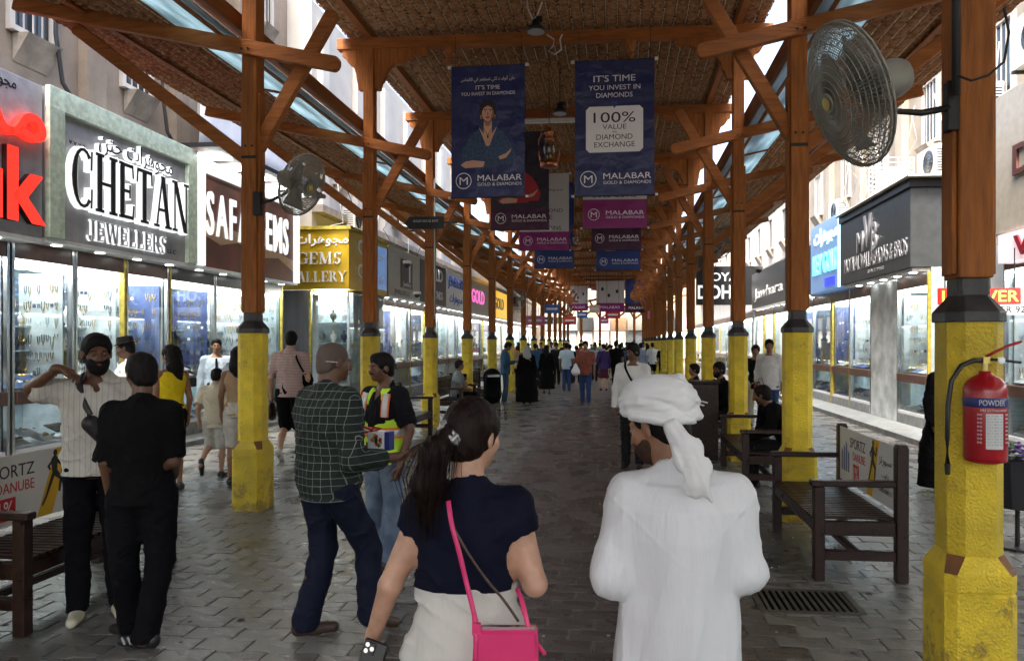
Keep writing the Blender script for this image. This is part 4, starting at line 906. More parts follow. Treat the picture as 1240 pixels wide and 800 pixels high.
def hand(S, w_, d, nrm, side, curl=.35, sc=1.0, spread=.1):
    """w_ wrist, d unit finger direction, nrm unit palm normal (the way the palm faces)"""
    w_ = np.array(w_, float); d = np.array(d, float); d /= np.linalg.norm(d); nrm = np.array(nrm, float); nrm -= d * (nrm @ d); nrm /= np.linalg.norm(nrm)
    l = np.cross(nrm, d) * side        # towards the thumb
    S.ell(w_ + d * .048 * sc, (.036 * sc, .046 * sc, .016 * sc), .012, rot=np.stack([l, d, nrm], 1))
    S.cap(w_ - d * .01, w_ + d * .03 * sc, .024 * sc, .026 * sc, .015)
    for i, (off, L) in enumerate(((.028, .070), (.010, .078), (-.009, .072), (-.027, .058))):
        k = w_ + d * (.082 - abs(off) * .15) * sc + l * off * sc; L *= sc; c1 = curl * (.8 + .15 * i)
        d1 = d * math.cos(c1) + nrm * math.sin(c1) + l * spread * off * 20; d1 /= np.linalg.norm(d1); m = k + d1 * L * .5
        c2 = c1 * 2.3; d2 = d * math.cos(c2) + nrm * math.sin(c2); e = m + d2 * L * .5
        S.cap(k - d * .02, m, .0098 * sc, .0086 * sc, .006).cap(m, e, .0086 * sc, .0068 * sc, .003)
    t0 = w_ + d * .025 * sc + l * .025 * sc; td = d * .62 + l * .55 + nrm * (.35 + curl * .4); td /= np.linalg.norm(td); t1 = t0 + td * .036 * sc; td2 = d * .85 + l * .1 + nrm * .3; t2 = t1 + td2 / np.linalg.norm(td2) * .032 * sc
    S.cap(t0, t1, .014 * sc, .0115 * sc, .012).cap(t1, t2, .0112 * sc, .0085 * sc, .003)
def V3(*a): return np.array(a, float)
def person(label, loc, rz, H=1.72, J=None, res=.012, skin='mid', female=False, head=(0, 0, 0), hair='short', hairmat='hair_black', beard=None, top=None, bottom=None,
           shoes='shoe_black', group=None, fat=1.0, hands=None, seed=1, skirt=None, robe=None, face=True, fineh=None, sleeve_mat=None):
    t = thing('person', label, 'person', (loc[0], loc[1], loc[2] if len(loc) > 2 else 0), R(rz), group)
    sw = .93 if female else 1.0; J = dict(J or {})
    D = {'pel': V3(0, 0, .52 * H), 'che': V3(0, 0, .74 * H), 'nb': V3(0, -.012, .835 * H), 'hd': V3(0, .018, .928 * H),
         'sl': V3(-.108 * H * sw, -.005, .805 * H), 'sr': V3(.108 * H * sw, -.005, .805 * H), 'el': V3(-.135 * H * sw, -.02, .63 * H), 'er': V3(.135 * H * sw, -.02, .63 * H),
         'wl': V3(-.140 * H * sw, .035, .487 * H), 'wr': V3(.140 * H * sw, .035, .487 * H), 'hl': V3(-.052 * H, 0, .505 * H), 'hr': V3(.052 * H, 0, .505 * H),
         'kl': V3(-.055 * H, .01, .285 * H), 'kr': V3(.055 * H, .01, .285 * H), 'al': V3(-.055 * H, -.015, .045 * H), 'ar': V3(.055 * H, -.015, .045 * H), 'tl': V3(-.065 * H, .11, .02), 'tr': V3(.065 * H, .11, .02)}
    for k, v in J.items():
        D[k] = np.array(v, float)
        if k in ('al', 'ar') and 't' + k[1] not in J: D['t' + k[1]] = D[k] + V3(-.012 if k == 'al' else .012, .125, -.05)
    for k in ('sl', 'sr'): D[k] = D[k] * V3(.93, 1, 1) - V3(0, 0, .020 * H / 1.72)
    fine = []; hr_ = .115 * H / 1.72
    if fineh:
        fine.append((D['hd'] - .14, D['hd'] + .14, fineh))
        for s in hands or (): fine.append((D['w' + s] - .17, D['w' + s] + .17, fineh * .8))
    hs = H / 1.72 * .98; Rh = rotm(*head); hc = D['hd']; hp = lambda x, y, z: hc + Rh @ (V3(x, y, z) * hs)
    fr = fat * (.95 if female else 1)
    # torso profile between pelvis and neck, following the spine
    sp = lambda z: np.array([np.interp(z, [D['pel'][2], D['che'][2], D['nb'][2]], [D['pel'][i], D['che'][i], D['nb'][i]]) for i in (0, 1)])
    z0, z1 = D['pel'][2], D['nb'][2]
    if female: pr = [(-.10, .088, .06), (0, .100, .068), (.16, .088, .062), (.30, .074, .052), (.45, .080, .056), (.62, .088, .068), (.80, .094, .060), (.93, .075, .042), (1.0, .036, .034)]
    else: pr = [(-.10, .085, .06), (0, .093, .066), (.16, .092, .066), (.30, .088, .064), (.45, .093, .066), (.62, .100, .068), (.80, .106, .062), (.93, .08, .045), (1.0, .038, .036)]
    def torso(off, lo=-1, hi=2, scale=1):
        o = []
        for a, rx, ry in pr:
            if a < lo or a > hi: continue
            z = z0 + a * (z1 - z0); c = sp(z); o.append((z, c[0], c[1], rx * H * fr * scale + off, ry * H * fr * scale + off * 1.1))
        return o
    arm = lambda s: (D['s' + s], D['e' + s], D['w' + s])
    tk = H / 1.72 * (.9 if female else 1) * fat ** .5
    B = SDF(res, fine); B.tor(torso(0), .03)
    for s in 'lr':
        a, e, w_ = arm(s); B.cap(D['nb'] + V3(-.03 if s == 'l' else .03, -.012, -.02), a + V3(0, -.005, .008), .036 * tk, .040 * tk, .03); B.cap(a, e, .046 * tk, .038 * tk, .04).cap(e, w_, .038 * tk, .025 * tk, .012)
        B.cap(D['h' + s], D['k' + s], .076 * tk, .049 * tk, .02).cap(D['k' + s], (D['k' + s] + D['a' + s]) / 2 + V3(0, -.008, .05), .048 * tk, .046 * tk, .02).cap((D['k' + s] + D['a' + s]) / 2 + V3(0, -.008, .05), D['a' + s], .046 * tk, .031 * tk, .02)
        B.cap(D['a' + s] + V3(0, -.02, -.03), D['t' + s], .032 * tk, .022, .02)
        hd = (hands or {}).get(s)
        if hd is not None and res < .02: hand(B, w_, hd[0], hd[1], hd[3] if len(hd) > 3 else (1 if s == 'l' else -1), hd[2], H / 1.72 * (.92 if female else 1))
        else:
            dd = (w_ - e) / np.linalg.norm(w_ - e)
            if res < .02: hand(B, w_, dd, V3(-1 if s == 'r' else 1, 0, 0), (-1 if s == 'r' else 1), .4, H / 1.72)
            else: B.cap(w_, w_ + dd * .12, .03, .018, .01)
    nk = .052 * tk if not female else .045
    B.cap(D['nb'] - V3(0, 0, .03), hp(0, -.03, -.055), nk * 1.12, nk, .03)
    B.ell(hp(0, -.014, .028), V3(.072, .091, .085) * hs, .01, rot=Rh).ell(hp(0, .03, -.045), V3(.054, .058, .066) * hs, .03, rot=Rh)
    if res < .02:
        B.ell(hp(0, .066, -.088), V3(.022, .018, .018) * hs, .02, rot=Rh).ell(hp(0, .074, .02), V3(.046, .014, .012) * hs, .016, rot=Rh)
        for q in (-1, 1):
            B.ell(hp(q * .041, .054, -.025), V3(.02, .02, .022) * hs, .02, rot=Rh)
            B.ell(hp(q * .031, .101, .001), V3(.020, .014, .011) * hs, .012, 's', rot=Rh)
            B.ell(hp(q * .031, .075, .0), V3(.0135, .0125, .0115) * hs, .003, rot=Rh)
            B.ell(hp(q * .076, -.006, -.008), V3(.008, .019, .031) * hs, .008, rot=Rh @ rotm(q * 20, -12)); B.ell(hp(q * .084, .002, -.004), V3(.004, .009, .016) * hs, .004, 's', rot=Rh @ rotm(q * 20, -12))
        B.cap(hp(0, .086, .008), hp(0, .104, -.030), .0075 * hs, .0125 * hs, .010).ell(hp(.011, .094, -.034), V3(.009, .010, .008) * hs, .006, rot=Rh).ell(hp(-.011, .094, -.034), V3(.009, .010, .008) * hs, .006, rot=Rh)
        B.ell(hp(0, .083, -.057), V3(.025, .010, .0055) * hs, .005, rot=Rh).ell(hp(0, .081, -.068), V3(.021, .010, .0065) * hs, .005, rot=Rh)
    b = B.build('body', 'skin_' + skin, t)
    if res < .02 and face:
        me_ = MB().lathe([(0, -.0065), (.0075, -.005), (.0115, 0), (.0075, .005), (0, .0065)], 10).mesh('eye', 'eye_white', True)
        for q in (-1, 1):
            p = hp(q * .031, .0762, .0); e_ = link('eye', me_, t, p); pu = MB().lathe([(0, -.003), (.0058, 0), (0, .0022)], 8).build('pupil', 'eye_dark', e_); pu.matrix_local = Matrix.Translation(Vector(Rh @ V3(0, .0100, 0))) @ (Matrix(Rh.tolist()).to_4x4() @ Matrix.Rotation(R(-90), 4, 'X'))
            SDF(.004).cap(hp(q * .016, .0925, .019), hp(q * .048, .083, .021), .0042, .003, .0).build('eyebrow', hairmat, t)
        L = SDF(.003).ell(hp(0, .0885, -.0575), V3(.022, .0055, .0038) * hs, .002, rot=Rh).ell(hp(0, .087, -.0665), V3(.019, .006, .0048) * hs, .002, rot=Rh); L.build('lips', 'lip', t)
    hm = hairmat; hr = max(res * .6, .0055)
    def hairwarp(amp=.003, f=150):
        amp *= .5
        return lambda X, Y, Z: amp * (np.sin(X * f + 3 * np.sin(Z * 40)) * np.sin(Y * f * .9 + 2 * np.sin(Z * 33 + 1)) + .5 * np.sin(Z * f * .5 + X * 60 + Y * 50))
    if hair in ('short', 'crop', 'pony', 'long', 'full'):
        th = {'short': .012, 'crop': .0028, 'pony': .014, 'long': .018, 'full': .022}[hair]
        S = SDF(hr); S.ell(hp(0, -.016, .03), (V3(.073, .092, .086) + th) * hs, .01, rot=Rh)
        if hair == 'short': S.ell(hp(0, .045, .085), V3(.055, .04, .028) * hs, .03, rot=Rh)
        S.ell(hp(0, -.055, -.03), V3(.062, .05, .06) * hs + th * .6, .02, rot=Rh)
        S.ell(hp(0, .095, -.035), V3(.085, .07, .085) * hs, .012, 's', rot=Rh)
        for q in (-1, 1): S.ell(hp(q * .09, .012, -.035), V3(.03, .035, .052) * hs, .01, 's', rot=Rh)
        S.ell(hp(0, -.02, -.13), V3(.12, .12, .055 if hair != 'crop' else .06) * hs, .01, 's', rot=Rh)
        S.warp = hairwarp(.0035 if hair != 'crop' else .0008)
        S.build('hair', hm, t)
    if hair == 'long':
        S = SDF(max(hr, .008)); S.cap(hp(0, -.06, .03), hp(0, -.07, -.14), .085 * hs, .095 * hs, .03).cap(hp(0, -.07, -.14), hp(.02, -.085, -.27), .09 * hs, .06 * hs, .03); S.ell(hp(0, .075, -.05), V3(.07, .09, .15) * hs, .01, 's', rot=Rh)
        S.warp = hairwarp(.008, 70); S.build('hair_length', hm, t)
    if hair == 'pony':
        S = SDF(.0065); a = hp(-.012, -.105, .005); b = hp(-.03, -.150, -.055)
        S.cap(hp(0, -.08, .01), a, .045, .028, .01).cap(a, b, .026, .042, .015).cap(b, hp(-.055, -.145, -.16), .042, .046, .02).cap(hp(-.055, -.145, -.16), hp(-.05, -.130, -.27), .044, .022, .02)
        S.warp = lambda X, Y, Z: .0035 * np.sin(X * 190 + Y * 110 + 2 * np.sin(Z * 22)) + .002 * np.sin(X * 320 - Z * 30); S.build('ponytail', hm, t)
        tie = SDF(.005).cap(a + Rh @ V3(-.02, 0, .018), a + Rh @ V3(.02, -.005, -.012), .022, .022, .0); tie.warp = lambda X, Y, Z: .004 * np.sin(X * 260) * np.sin(Z * 240); tie.build('hair_tie', 'hair_tie', t)
    if hair == 'scarf':
        S = SDF(max(hr, .01)); S.ell(hp(0, -.012, .02), V3(.09, .108, .105) * hs, .02, rot=Rh).cap(hp(0, -.03, -.06), D['nb'] + V3(0, -.01, -.03), .085, .12, .04).tor([(D['che'][2] + .0, 0, -.01, .17, .13), (D['nb'][2], 0, -.01, .10, .09)], .05)
        S.ell(hp(0, .10, -.02), V3(.05, .05, .068) * hs, .012, 's', rot=Rh); S.warp = folds(seed, .006); S.build('headscarf', hairmat, t)
    if beard:
        S = SDF(hr * .9); S.ell(hp(0, .032, -.052), V3(.060, .064, .070) * hs + (-.0005 if beard == 'stubble' else .006), .02, rot=Rh)
        if beard == 'full': S.ell(hp(0, .058, -.10), V3(.040, .034, .032) * hs, .03, rot=Rh)
        if beard == 'moustache':
            S = SDF(hr * .7); S.cap(hp(-.024, .087, -.052), hp(0, .098, -.045), .005, .0065, .004).cap(hp(.024, .087, -.052), hp(0, .098, -.045), .005, .0065, .004)
        else:
            S.ell(hp(0, .09, .010), V3(.056, .06, .058) * hs, .008, 's', rot=Rh); S.ell(hp(0, -.02, .04), V3(.10, .105, .075) * hs, .008, 's', rot=Rh); S.ell(hp(0, .092, -.062), V3(.018, .02, .008) * hs, .003, 's', rot=Rh)
            S.ell(hp(0, -.06, -.05), V3(.09, .06, .09) * hs, .008, 's', rot=Rh)
        S.warp = hairwarp(.0018, 260); S.build('beard' if beard != 'moustache' else 'moustache', 'stubble' if beard == 'stubble' else 'hair_black', t)
    # ---- clothes
    def shirt(q):
        r = q.get('res', res); off = q.get('off', .014); S = SDF(r); hem = q.get('hem', .46) * H
        P = torso(off, -2, .95); c = sp(z0)
        P = [(hem - .03, c[0], c[1], P[0][3] + q.get('flare', .01), P[0][4] + q.get('flare', .01))] + [p for p in P if p[0] > hem + .02]
        P[-1] = (P[-1][0], P[-1][1], P[-1][2], P[-1][3], P[-1][4]); S.tor(P, .02)
        sl = q.get('sleeve', 'short'); cuts = []
        for s in 'lr':
            a, e, w_ = arm(s); so = q.get('soff', off)
            if sl == 'none': continue
            S.cap(D['nb'] + V3(-.035 if s == 'l' else .035, -.012, -.035), a + V3(0, -.004, .004), .036 * tk + off, .042 * tk + off, .03)
            if sl in ('short', 'cap'):
                f = q.get('slen', .62 if sl == 'short' else .28); m = a + (e - a) * f; S.cap(a, m, .045 * tk + so, .044 * tk + so * 1.25, .03)
                # flat cuff
                dr = (e - a) / np.linalg.norm(e - a); cc = m + dr * (.0); S.cap(cc + dr * (.062 * tk + so), cc + dr * (.2), .075, .075, .0, 's') if np.linalg.norm(w_ - cc) > .22 else None
            else:
                f = q.get('slen', .93); m = e + (w_ - e) * f; S.cap(a, e, .045 * tk + so, .041 * tk + so, .03).cap(e, m, .042 * tk + so, q.get('cuff', .031) * tk + so * .8, .015)
                dr = (w_ - e) / np.linalg.norm(w_ - e); S.cap(m + dr * (.055 + so), m + dr * .2, .05, .05, .0, 's')
        n = D['nb']; S.cap(n + V3(0, -.012, -.05), n + V3(0, -.016, .004), .062 * tk + off * .8, .056 * tk + off * .5, .03)
        S.cap(n + V3(0, .0, .03), n + V3(0, .01, .2), .052 * tk + (0 if not female else .01), .075, .004, 's')
        if q.get('vneck'): S.ell(n + V3(0, .085, -.03), V3(.030, .05, .085), .004, 's')
        if q.get('collar'):
            pass
        S.warp = folds(seed, q.get('fold', .005), q.get('ff', (16, 16, 6))); S.cut.append((V3(0, 0, -1), -hem)); o = S.build(q.get('name', 'shirt'), q['mat'], t)
        if q.get('collar'):
            C_ = SDF(min(r, .007)); C_.cap(n + V3(0, -.010, -.010), n + V3(0, -.018, .020), .069 * tk, .060 * tk, .0); C_.cap(n + V3(0, -.008, -.06), n + V3(0, -.014, .08), .055 * tk, .055 * tk, .0, 's'); C_.ell(n + V3(0, .07, .02), V3(.022, .05, .06), .003, 's'); C_.cut.append((V3(0, -.35, 1), (n[2] + .034))); C_.build('collar', q['mat'], o)
        return o
    def trousers(q):
        r = q.get('res', res); off = q.get('off', .012); S = SDF(r); ws = q.get('waist', .60) * H; kl = q.get('len', 1.0)
        S.tor([p for p in torso(off * .8, -2, .35) if p[0] < ws + .08], .02)
        for s in 'lr':
            h_, k_, a_ = D['h' + s], D['k' + s], D['a' + s]
            S.cap(h_, k_, .083 * tk + off, .058 * tk + off, .03)
            if kl > .5:
                e_ = k_ + (a_ - k_) * min(1, (kl - .5) * 2 + .02); S.cap(k_, e_, .056 * tk + off, q.get('leg', .046) * tk + off, .015)
            else:
                pass
        S.warp = folds(seed + 3, q.get('fold', .006), (14, 14, 9))
        if kl <= .5:
            for s in 'lr': k_ = D['k' + s]; h_ = D['h' + s]; m = h_ + (k_ - h_) * (kl * 2); dr = (k_ - h_) / np.linalg.norm(k_ - h_); S.cap(m + dr * .11, m + dr * .4, .115, .115, .0, 's')
        else: S.cut.append((V3(0, 0, -1), -(.035 if kl >= 1 else 0) * 1.0)) if not q.get('seat') else None
        S.cut.append((V3(0, 0, 1), ws)); return S.build(q.get('name', 'trousers'), q['mat'], t)
    if bottom: trousers(bottom)
    if skirt:
        S = SDF(skirt.get('res', res)); q = skirt; zt, zb = q['top'] * H, q['bot'] * H; P = [p for p in torso(q.get('off', .010), -2, .5) if zb < p[0] < zt + .06]
        cb = q.get('c', (0, 0)); P = [(zb - .02, cb[0], cb[1], q['r'][0], q['r'][1])] + P; S.tor(P, .01); S.warp = q.get('warp') or folds(seed + 5, q.get('fold', .006), (20, 20, 3), 'p'); S.cut += [(V3(0, 0, -1), -zb), (V3(0, 0, 1), zt)]; S.build(q.get('name', 'skirt'), q['mat'], t)
    if robe:
        S = SDF(robe.get('res', res)); q = robe; off = q.get('off', .02); zb = q.get('bot', .04) * H; P = [p for p in torso(off, -2, .95) if p[0] > .55 * H]
        P = [(zb - .02, 0, 0, q['r'][0], q['r'][1]), (.30 * H, 0, 0, q['r'][0] * .93, q['r'][1] * .95), (.5 * H, D['pel'][0], D['pel'][1], q.get('hip', .185), q.get('hip', .185) * .72)] + P; S.tor(P, .02)
        for s in 'lr':
            a, e, w_ = arm(s); so = q.get('soff', off); S.cap(D['nb'] + V3(-.035 if s == 'l' else .035, -.012, -.035), a + V3(0, -.004, .004), .036 * tk + off, .042 * tk + off, .03); m = e + (w_ - e) * .92
            S.cap(a, e, .045 * tk + so, .043 * tk + so * 1.15, .03).cap(e, m, .044 * tk + so * 1.2, .04 * tk + so, .015)
            dr = (w_ - e) / np.linalg.norm(w_ - e); S.cap(m + dr * (.06 + so), m + dr * .2, .06, .06, .0, 's')
        n = D['nb']; S.cap(n + V3(0, -.012, -.05), n + V3(0, -.014, .012), .070 * tk + off * .5, .058 * tk, .03); S.cap(n + V3(0, .0, .035), n + V3(0, .01, .2), .054 * tk, .08, .004, 's')
        S.warp = q.get('warp') or folds(seed + 2, q.get('fold', .008), (17, 17, 3), 'p'); S.cut.append((V3(0, 0, -1), -zb)); S.build(q.get('name', 'robe'), q['mat'], t)
    if top: shirt(top)
    if shoes:
        for s in 'lr':
            a_, t_ = D['a' + s], D['t' + s]; d = t_ - a_; dz = d.copy(); dz[2] = 0; dn = dz / max(1e-6, np.linalg.norm(dz)); dn3 = d / np.linalg.norm(d)
            S = SDF(min(res, .01) if res < .02 else res * .8); sz = H / 1.72
            if J.get('flat' + s, True) is True: hl = a_ - dn * .045 * sz; hl[2] = a_[2] - .045 * H + .03; to = hl + dn * .20 * sz; hl[2] += .006
            else: dd = np.array(J['flat' + s], float); dd /= np.linalg.norm(dd); hl = a_ - dd * .045 * sz - V3(0, 0, .03); to = hl + dd * .2 * sz
            S.cap(hl, hl + (to - hl) * .45, .036 * sz, .036 * sz, .02).cap(hl + (to - hl) * .4, to, .040 * sz, .030 * sz, .02).cap(hl + V3(0, 0, .02), a_ + V3(0, 0, -.005), .036 * sz, .036 * sz, .02)
            if J.get('flat' + s, True) is True: S.cut.append((V3(0, 0, -1), -(a_[2] - .045 * H + .003)))
            S.build('shoe', shoes, t)
    t['_x'] = 0; del t['_x']
    P_ = {'D': D, 'hp': hp, 'Rh': Rh, 'hs': hs, 'B': B}
    return t, P_
# ================================================================ benches
mat('banner_white', (.72, .71, .68), .45, var=.05, vs=3); mat('sport_red', (.55, .015, .03), .45); mat('sport_yellow', (.72, .42, .02), .45); mat('ink', (.012, .012, .014), .4); mat('ink_blue', (.12, .16, .3), .5)
def polyflat(name, pts, m, parent, M4, z=.001, th=.0012):
    o = MB().prism(pts, th, M4 @ Matrix.Translation((0, 0, z))).build(name, m, parent); return o
def circ(cx, cy_, rx, ry, n=20, a0=0, a1=360): return [(cx + rx * math.cos(R(a0 + (a1 - a0) * i / n)), cy_ + ry * math.sin(R(a0 + (a1 - a0) * i / n))) for i in range(n + (0 if a1 - a0 == 360 else 1))]
def runner(parent, M4, k, m='ink'):
    P = {'head': circ(.02, .36, .035, .045, 10), 'torso': [(-.03, .10), (.05, .12), (.06, .30), (.0, .33), (-.05, .28)], 'arm': [(.04, .29), (.13, .22), (.17, .33), (.20, .31), (.14, .17), (.04, .23)], 'back_arm': [(-.02, .29), (-.12, .20), (-.08, .14), (-.06, .16), (-.08, .2), (0, .25)],
         'thigh': [(.0, .13), (.05, .13), (.14, .02), (.10, -.16), (.07, -.15), (.09, .0), (.0, .06)], 'back_leg': [(-.03, .12), (.02, .1), (-.05, -.04), (-.13, -.2), (-.2, -.3), (-.21, -.27), (-.15, -.17), (-.09, -.02)]}
    for i, (n_, p) in enumerate(P.items()): polyflat('runner_print', [(x * k, y * k) for x, y in p], m, parent, M4, .002 + i * .0004)
def sports_banner(parent, M4, L, H_):
    """printed sheet, centre at M4, length L, height H_"""
    polyflat('banner_sheet', [(-L / 2, -H_ / 2), (L / 2, -H_ / 2), (L / 2, H_ / 2), (-L / 2, H_ / 2)], 'banner_white', parent, M4, 0, .006)
    T = lambda x, y, e=.0075: M4 @ Matrix.Translation((x, y, e))
    text('SPORTZ', .12, parent, T(-L * .13, H_ * .27), 'ink', .0006, .006, fit=L * .30, hfit=.085); text('DANUBE', .1, parent, T(-L * .10, H_ * .04), 'sport_red', .0006, .004, fit=L * .24, hfit=.07)
    polyflat('red_badge', [(-L * .22, -H_ * .42), (-L * .10, -H_ * .42), (-L * .10, -H_ * .1), (-L * .22, -H_ * .1)], 'sport_red', parent, M4, .0062)
    text('1%', .1, parent, T(-L * .16, -H_ * .26, .0085), 'banner_white', .0006, .006, fit=L * .085, hfit=.11)
    polyflat('yellow_band', [(L * .04, -H_ * .49), (L * .14, -H_ * .49), (L * .27, H_ * .49), (L * .17, H_ * .49)], 'sport_yellow', parent, M4, .0062)
    runner(parent, T(L * .155, .0, .006), .55)
    text(arabic('سبورتز'), .1, parent, T(L * .36, H_ * .18), 'ink', .0006, .002, name='arabic_letters', fit=L * .20, hfit=.07); text(arabic('دانوب'), .1, parent, T(L * .36, -H_ * .04), 'ink', .0006, .001, name='arabic_letters', fit=L * .11, hfit=.05)
    text('COME HOME TO', .05, parent, T(L * .36, -H_ * .28), 'ink', .0005, .001, fit=L * .22, hfit=.035)
    for k in range(4):
        x = -L * .46 + k * L * .045; polyflat('tower_print', [(x, -H_ * .3), (x + L * .03, -H_ * .3), (x + L * .03, H_ * (.05 + .08 * (k % 3))), (x, H_ * (.1 + .08 * (k % 3)))], 'ink_blue', parent, M4, .0062)
def bench(s, label, X, y0, L=1.45, banner=False):
    """s=+1: front at +x. X = x of the back posts; y0 near end"""
    t = thing('park_bench', label, 'bench', (X, y0, 0), 0, 'dark wooden benches between the posts'); D_ = .58
    fx = s * D_; lg = MB().b2(-.038, .038, -.038, .038, 0, .68).mesh('leg', 'bench_wood')
    bp = MB(); P = [(-.042, 0), (.042, 0), (.042, .96), (.03, .99), (-.03, .99), (-.042, .96)]; bp.prism(P, .08, Matrix(((1, 0, 0, 0), (0, 0, -1, .04), (0, 1, 0, 0), (0, 0, 0, 1)))); bpm = bp.mesh('back_post', 'bench_wood')
    for y in (.04, L - .04):
        for nm, me_, x in (('leg', lg, fx), ('back_post', bpm, 0)):
            o = link(nm, me_, t, (x, y, 0)); md = o.modifiers.new('b', 'BEVEL'); md.width = .006; md.segments = 1
        MB().b2(s * .043, fx - s * .039, y - .028, y + .028, .15, .22).build('stretcher', 'bench_wood', t, bevel=.004)
        MB().b2(s * .043, fx - s * .039, y - .025, y + .025, .33, .43).build('seat_rail', 'bench_wood', t, bevel=.004)
        MB().b2(s * .043, fx + s * .06, y - .04, y + .04, .681, .725).build('armrest', 'bench_wood', t, bevel=.008)
    MB().b2(fx - .028, fx + .028, .079, L - .079, .34, .435).build('front_rail', 'bench_wood', t, bevel=.005); MB().b2(-.028, .028, .079, L - .079, .34, .435).build('back_rail', 'bench_wood', t, bevel=.005)
    MB().b2(s * D_ / 2 - .025, s * D_ / 2 + .025, .069, L - .069, .16, .205).build('stretcher', 'bench_wood', t, bevel=.004)
    n = int(L / .068); sm = MB().b2(s * .045, fx + s * .045, -.024, .024, 0, .022).mesh('slat', 'bench_wood')
    for i in range(n):
        y = .09 + (L - .18) * i / (n - 1); o = link('slat', sm, t, (0, y, .437 + (i % 3) * .0006)); md = o.modifiers.new('b', 'BEVEL'); md.width = .004; md.segments = 1
    MB().b2(-.022, .022, .081, L - .081, .87, .95).build('back_top_rail', 'bench_wood', t, bevel=.006); MB().b2(-.022, .022, .081, L - .081, .50, .55).build('back_low_rail', 'bench_wood', t, bevel=.005)
    if banner: sports_banner(t, onface(s, 0, s * .025, L / 2, .735), L - .17, .47)
    else:
        bs_ = MB().b2(-.010, .010, -.025, .025, .551, .869).mesh('back_slat', 'bench_wood')
        for i in range(11): link('back_slat', bs_, t, (0, .15 + (L - .3) * i / 10, 0))
    return t
bench(1, 'dark wooden bench with sports banner at lower left, behind the two talking men', -4.08, 4.02, 1.5, True)
bench(-1, 'dark wooden bench with white sports banner near the drain cover on the right', 2.02, 5.48, 1.5, True)
bench(-1, 'dark wooden bench on the right carrying the leaning man in black', 2.02, 8.6, 1.9)
bench(-1, 'dark wooden bench farther right in the shade, seating the dark haired man', 2.02, 12.3, 1.5)
bench(1, 'empty dark wooden bench on the left, just right of the high visibility vest man', -4.08, 12.0, 1.5)
bench(1, 'dark wooden bench on the left carrying the grey shirted man and the child', -4.08, 16.1, 1.6)
bench(1, 'dark wooden bench farther down the left row beside the folded stroller', -4.08, 19.8, 1.5)
bench(1, 'dark wooden bench at left behind the white sandals, half hidden between two bays', -4.08, 8.6, 1.5) if False else None
# dark cabinet behind the man in the turban
cb_ = pt(842, 11.0); cb = thing('bin_cabinet', 'dark wooden cabinet with a pale sticker, standing right of the white turban', 'cabinet', (cb_.x, cb_.y, 0), R(6))
MB().b2(-.30, .30, -.2, .2, 0, 1.12).build('body', 'bench_wood', cb, bevel=.01); MB().b2(-.32, .32, -.22, .22, 1.121, 1.16).build('top', 'bench_wood', cb, bevel=.006)
MB().b2(-.25, .25, -.206, -.2005, .1, .98).build('door', 'bench_wood', cb, bevel=.003)
for k in range(3): MB().box((-.02 + k * .05, -.209, .86 - (k % 2) * .04), (.12, .003, .022), Matrix.Rotation(R(14), 3, 'Y')).build('sticker', 'paper_white', cb)
# ================================================================ fire extinguisher
mat('ext_red', (.36, .009, .016), .22, var=.08); mat('ext_blue', (.02, .03, .16), .4); mat('label_white', (.6, .6, .6), .5); mat('hose', (.012, .012, .012), .45); mat('brass', (.5, .38, .12), .3, metal=1)
ec = pt(1193, 3.42); ex = thing('fire_extinguisher', 'red powder fire extinguisher hung on the nearest right yellow column', 'fire extinguisher', (ec.x, ec.y, 1.165))
MB().lathe([(.05, 0), (.088, .012), (.092, .03), (.092, .33), (.086, .365), (.06, .395), (.028, .41), (.026, .425)], 24).build('cylinder', 'ext_red', ex, True)
MB().lathe([(.0926, .262), (.0935, .263), (.0935, .304), (.0926, .305)], 24).build('blue_band', 'ext_blue', ex, True)
def wrap(o, r=.0925):      # bend flat lettering round the cylinder (facing -y)
    me = o.data; co = np.empty(len(me.vertices) * 3); me.vertices.foreach_get('co', co); co = co.reshape(-1, 3); a = co[:, 0] / r; d = co[:, 2].copy()
    rr = r + d; co2 = np.stack([rr * np.sin(a), -rr * np.cos(a), co[:, 1]], 1); me.vertices.foreach_set('co', co2.ravel()); me.update(); return o
I4 = Matrix.Identity(4)
wrap(text('POWDER', .05, ex, Matrix.Translation((-.008, .284, .0016)), 'label_white', .0004, .0012, fit=.112, hfit=.026))
wrap(text('FIRE EXTINGUISHER', .02, ex, Matrix.Translation((0, .25, .001)), 'label_white', .0004, 0, fit=.12, hfit=.010))
g_ = MB(); n = 10; g_.add([(x, y, 0.0008) for y in (.075, .235) for x in np.linspace(-.038, .038, n)], [(i, i + 1, i + 1 + n, i + n) for i in range(n - 1)]); wrap(g_.build('paper_label', 'label_white', ex))
for k in range(11): wrap(text('l i  iii l ii' if k % 2 else 'ii l iiii il', .01, ex, Matrix.Translation((0, .225 - k * .013, .0013)), 'ink', .0002, 0, fit=.062, hfit=.004))
for k in range(8):
    for sx in (-1, 1): wrap(text('88', .01, ex, Matrix.Translation((sx * .063, .23 - k * .018, .0012)), 'label_white', .0003, 0, fit=.02, hfit=.009))
mb = MB(); mb.cyl((0, 0, .425), (0, 0, .47), .016, n=10).box((0, 0, .475), (.03, .03, .03)); mb.build('valve', 'brass', ex)
MB().tube([(0, 0, .49), (.04, -.01, .515), (.10, -.02, .545), (.15, -.02, .56)], .007).build('lever', 'ext_red', ex, True); MB().tube([(0, 0, .48), (.07, -.01, .475), (.15, -.015, .465)], .007).build('handle', 'dark_metal', ex, True)
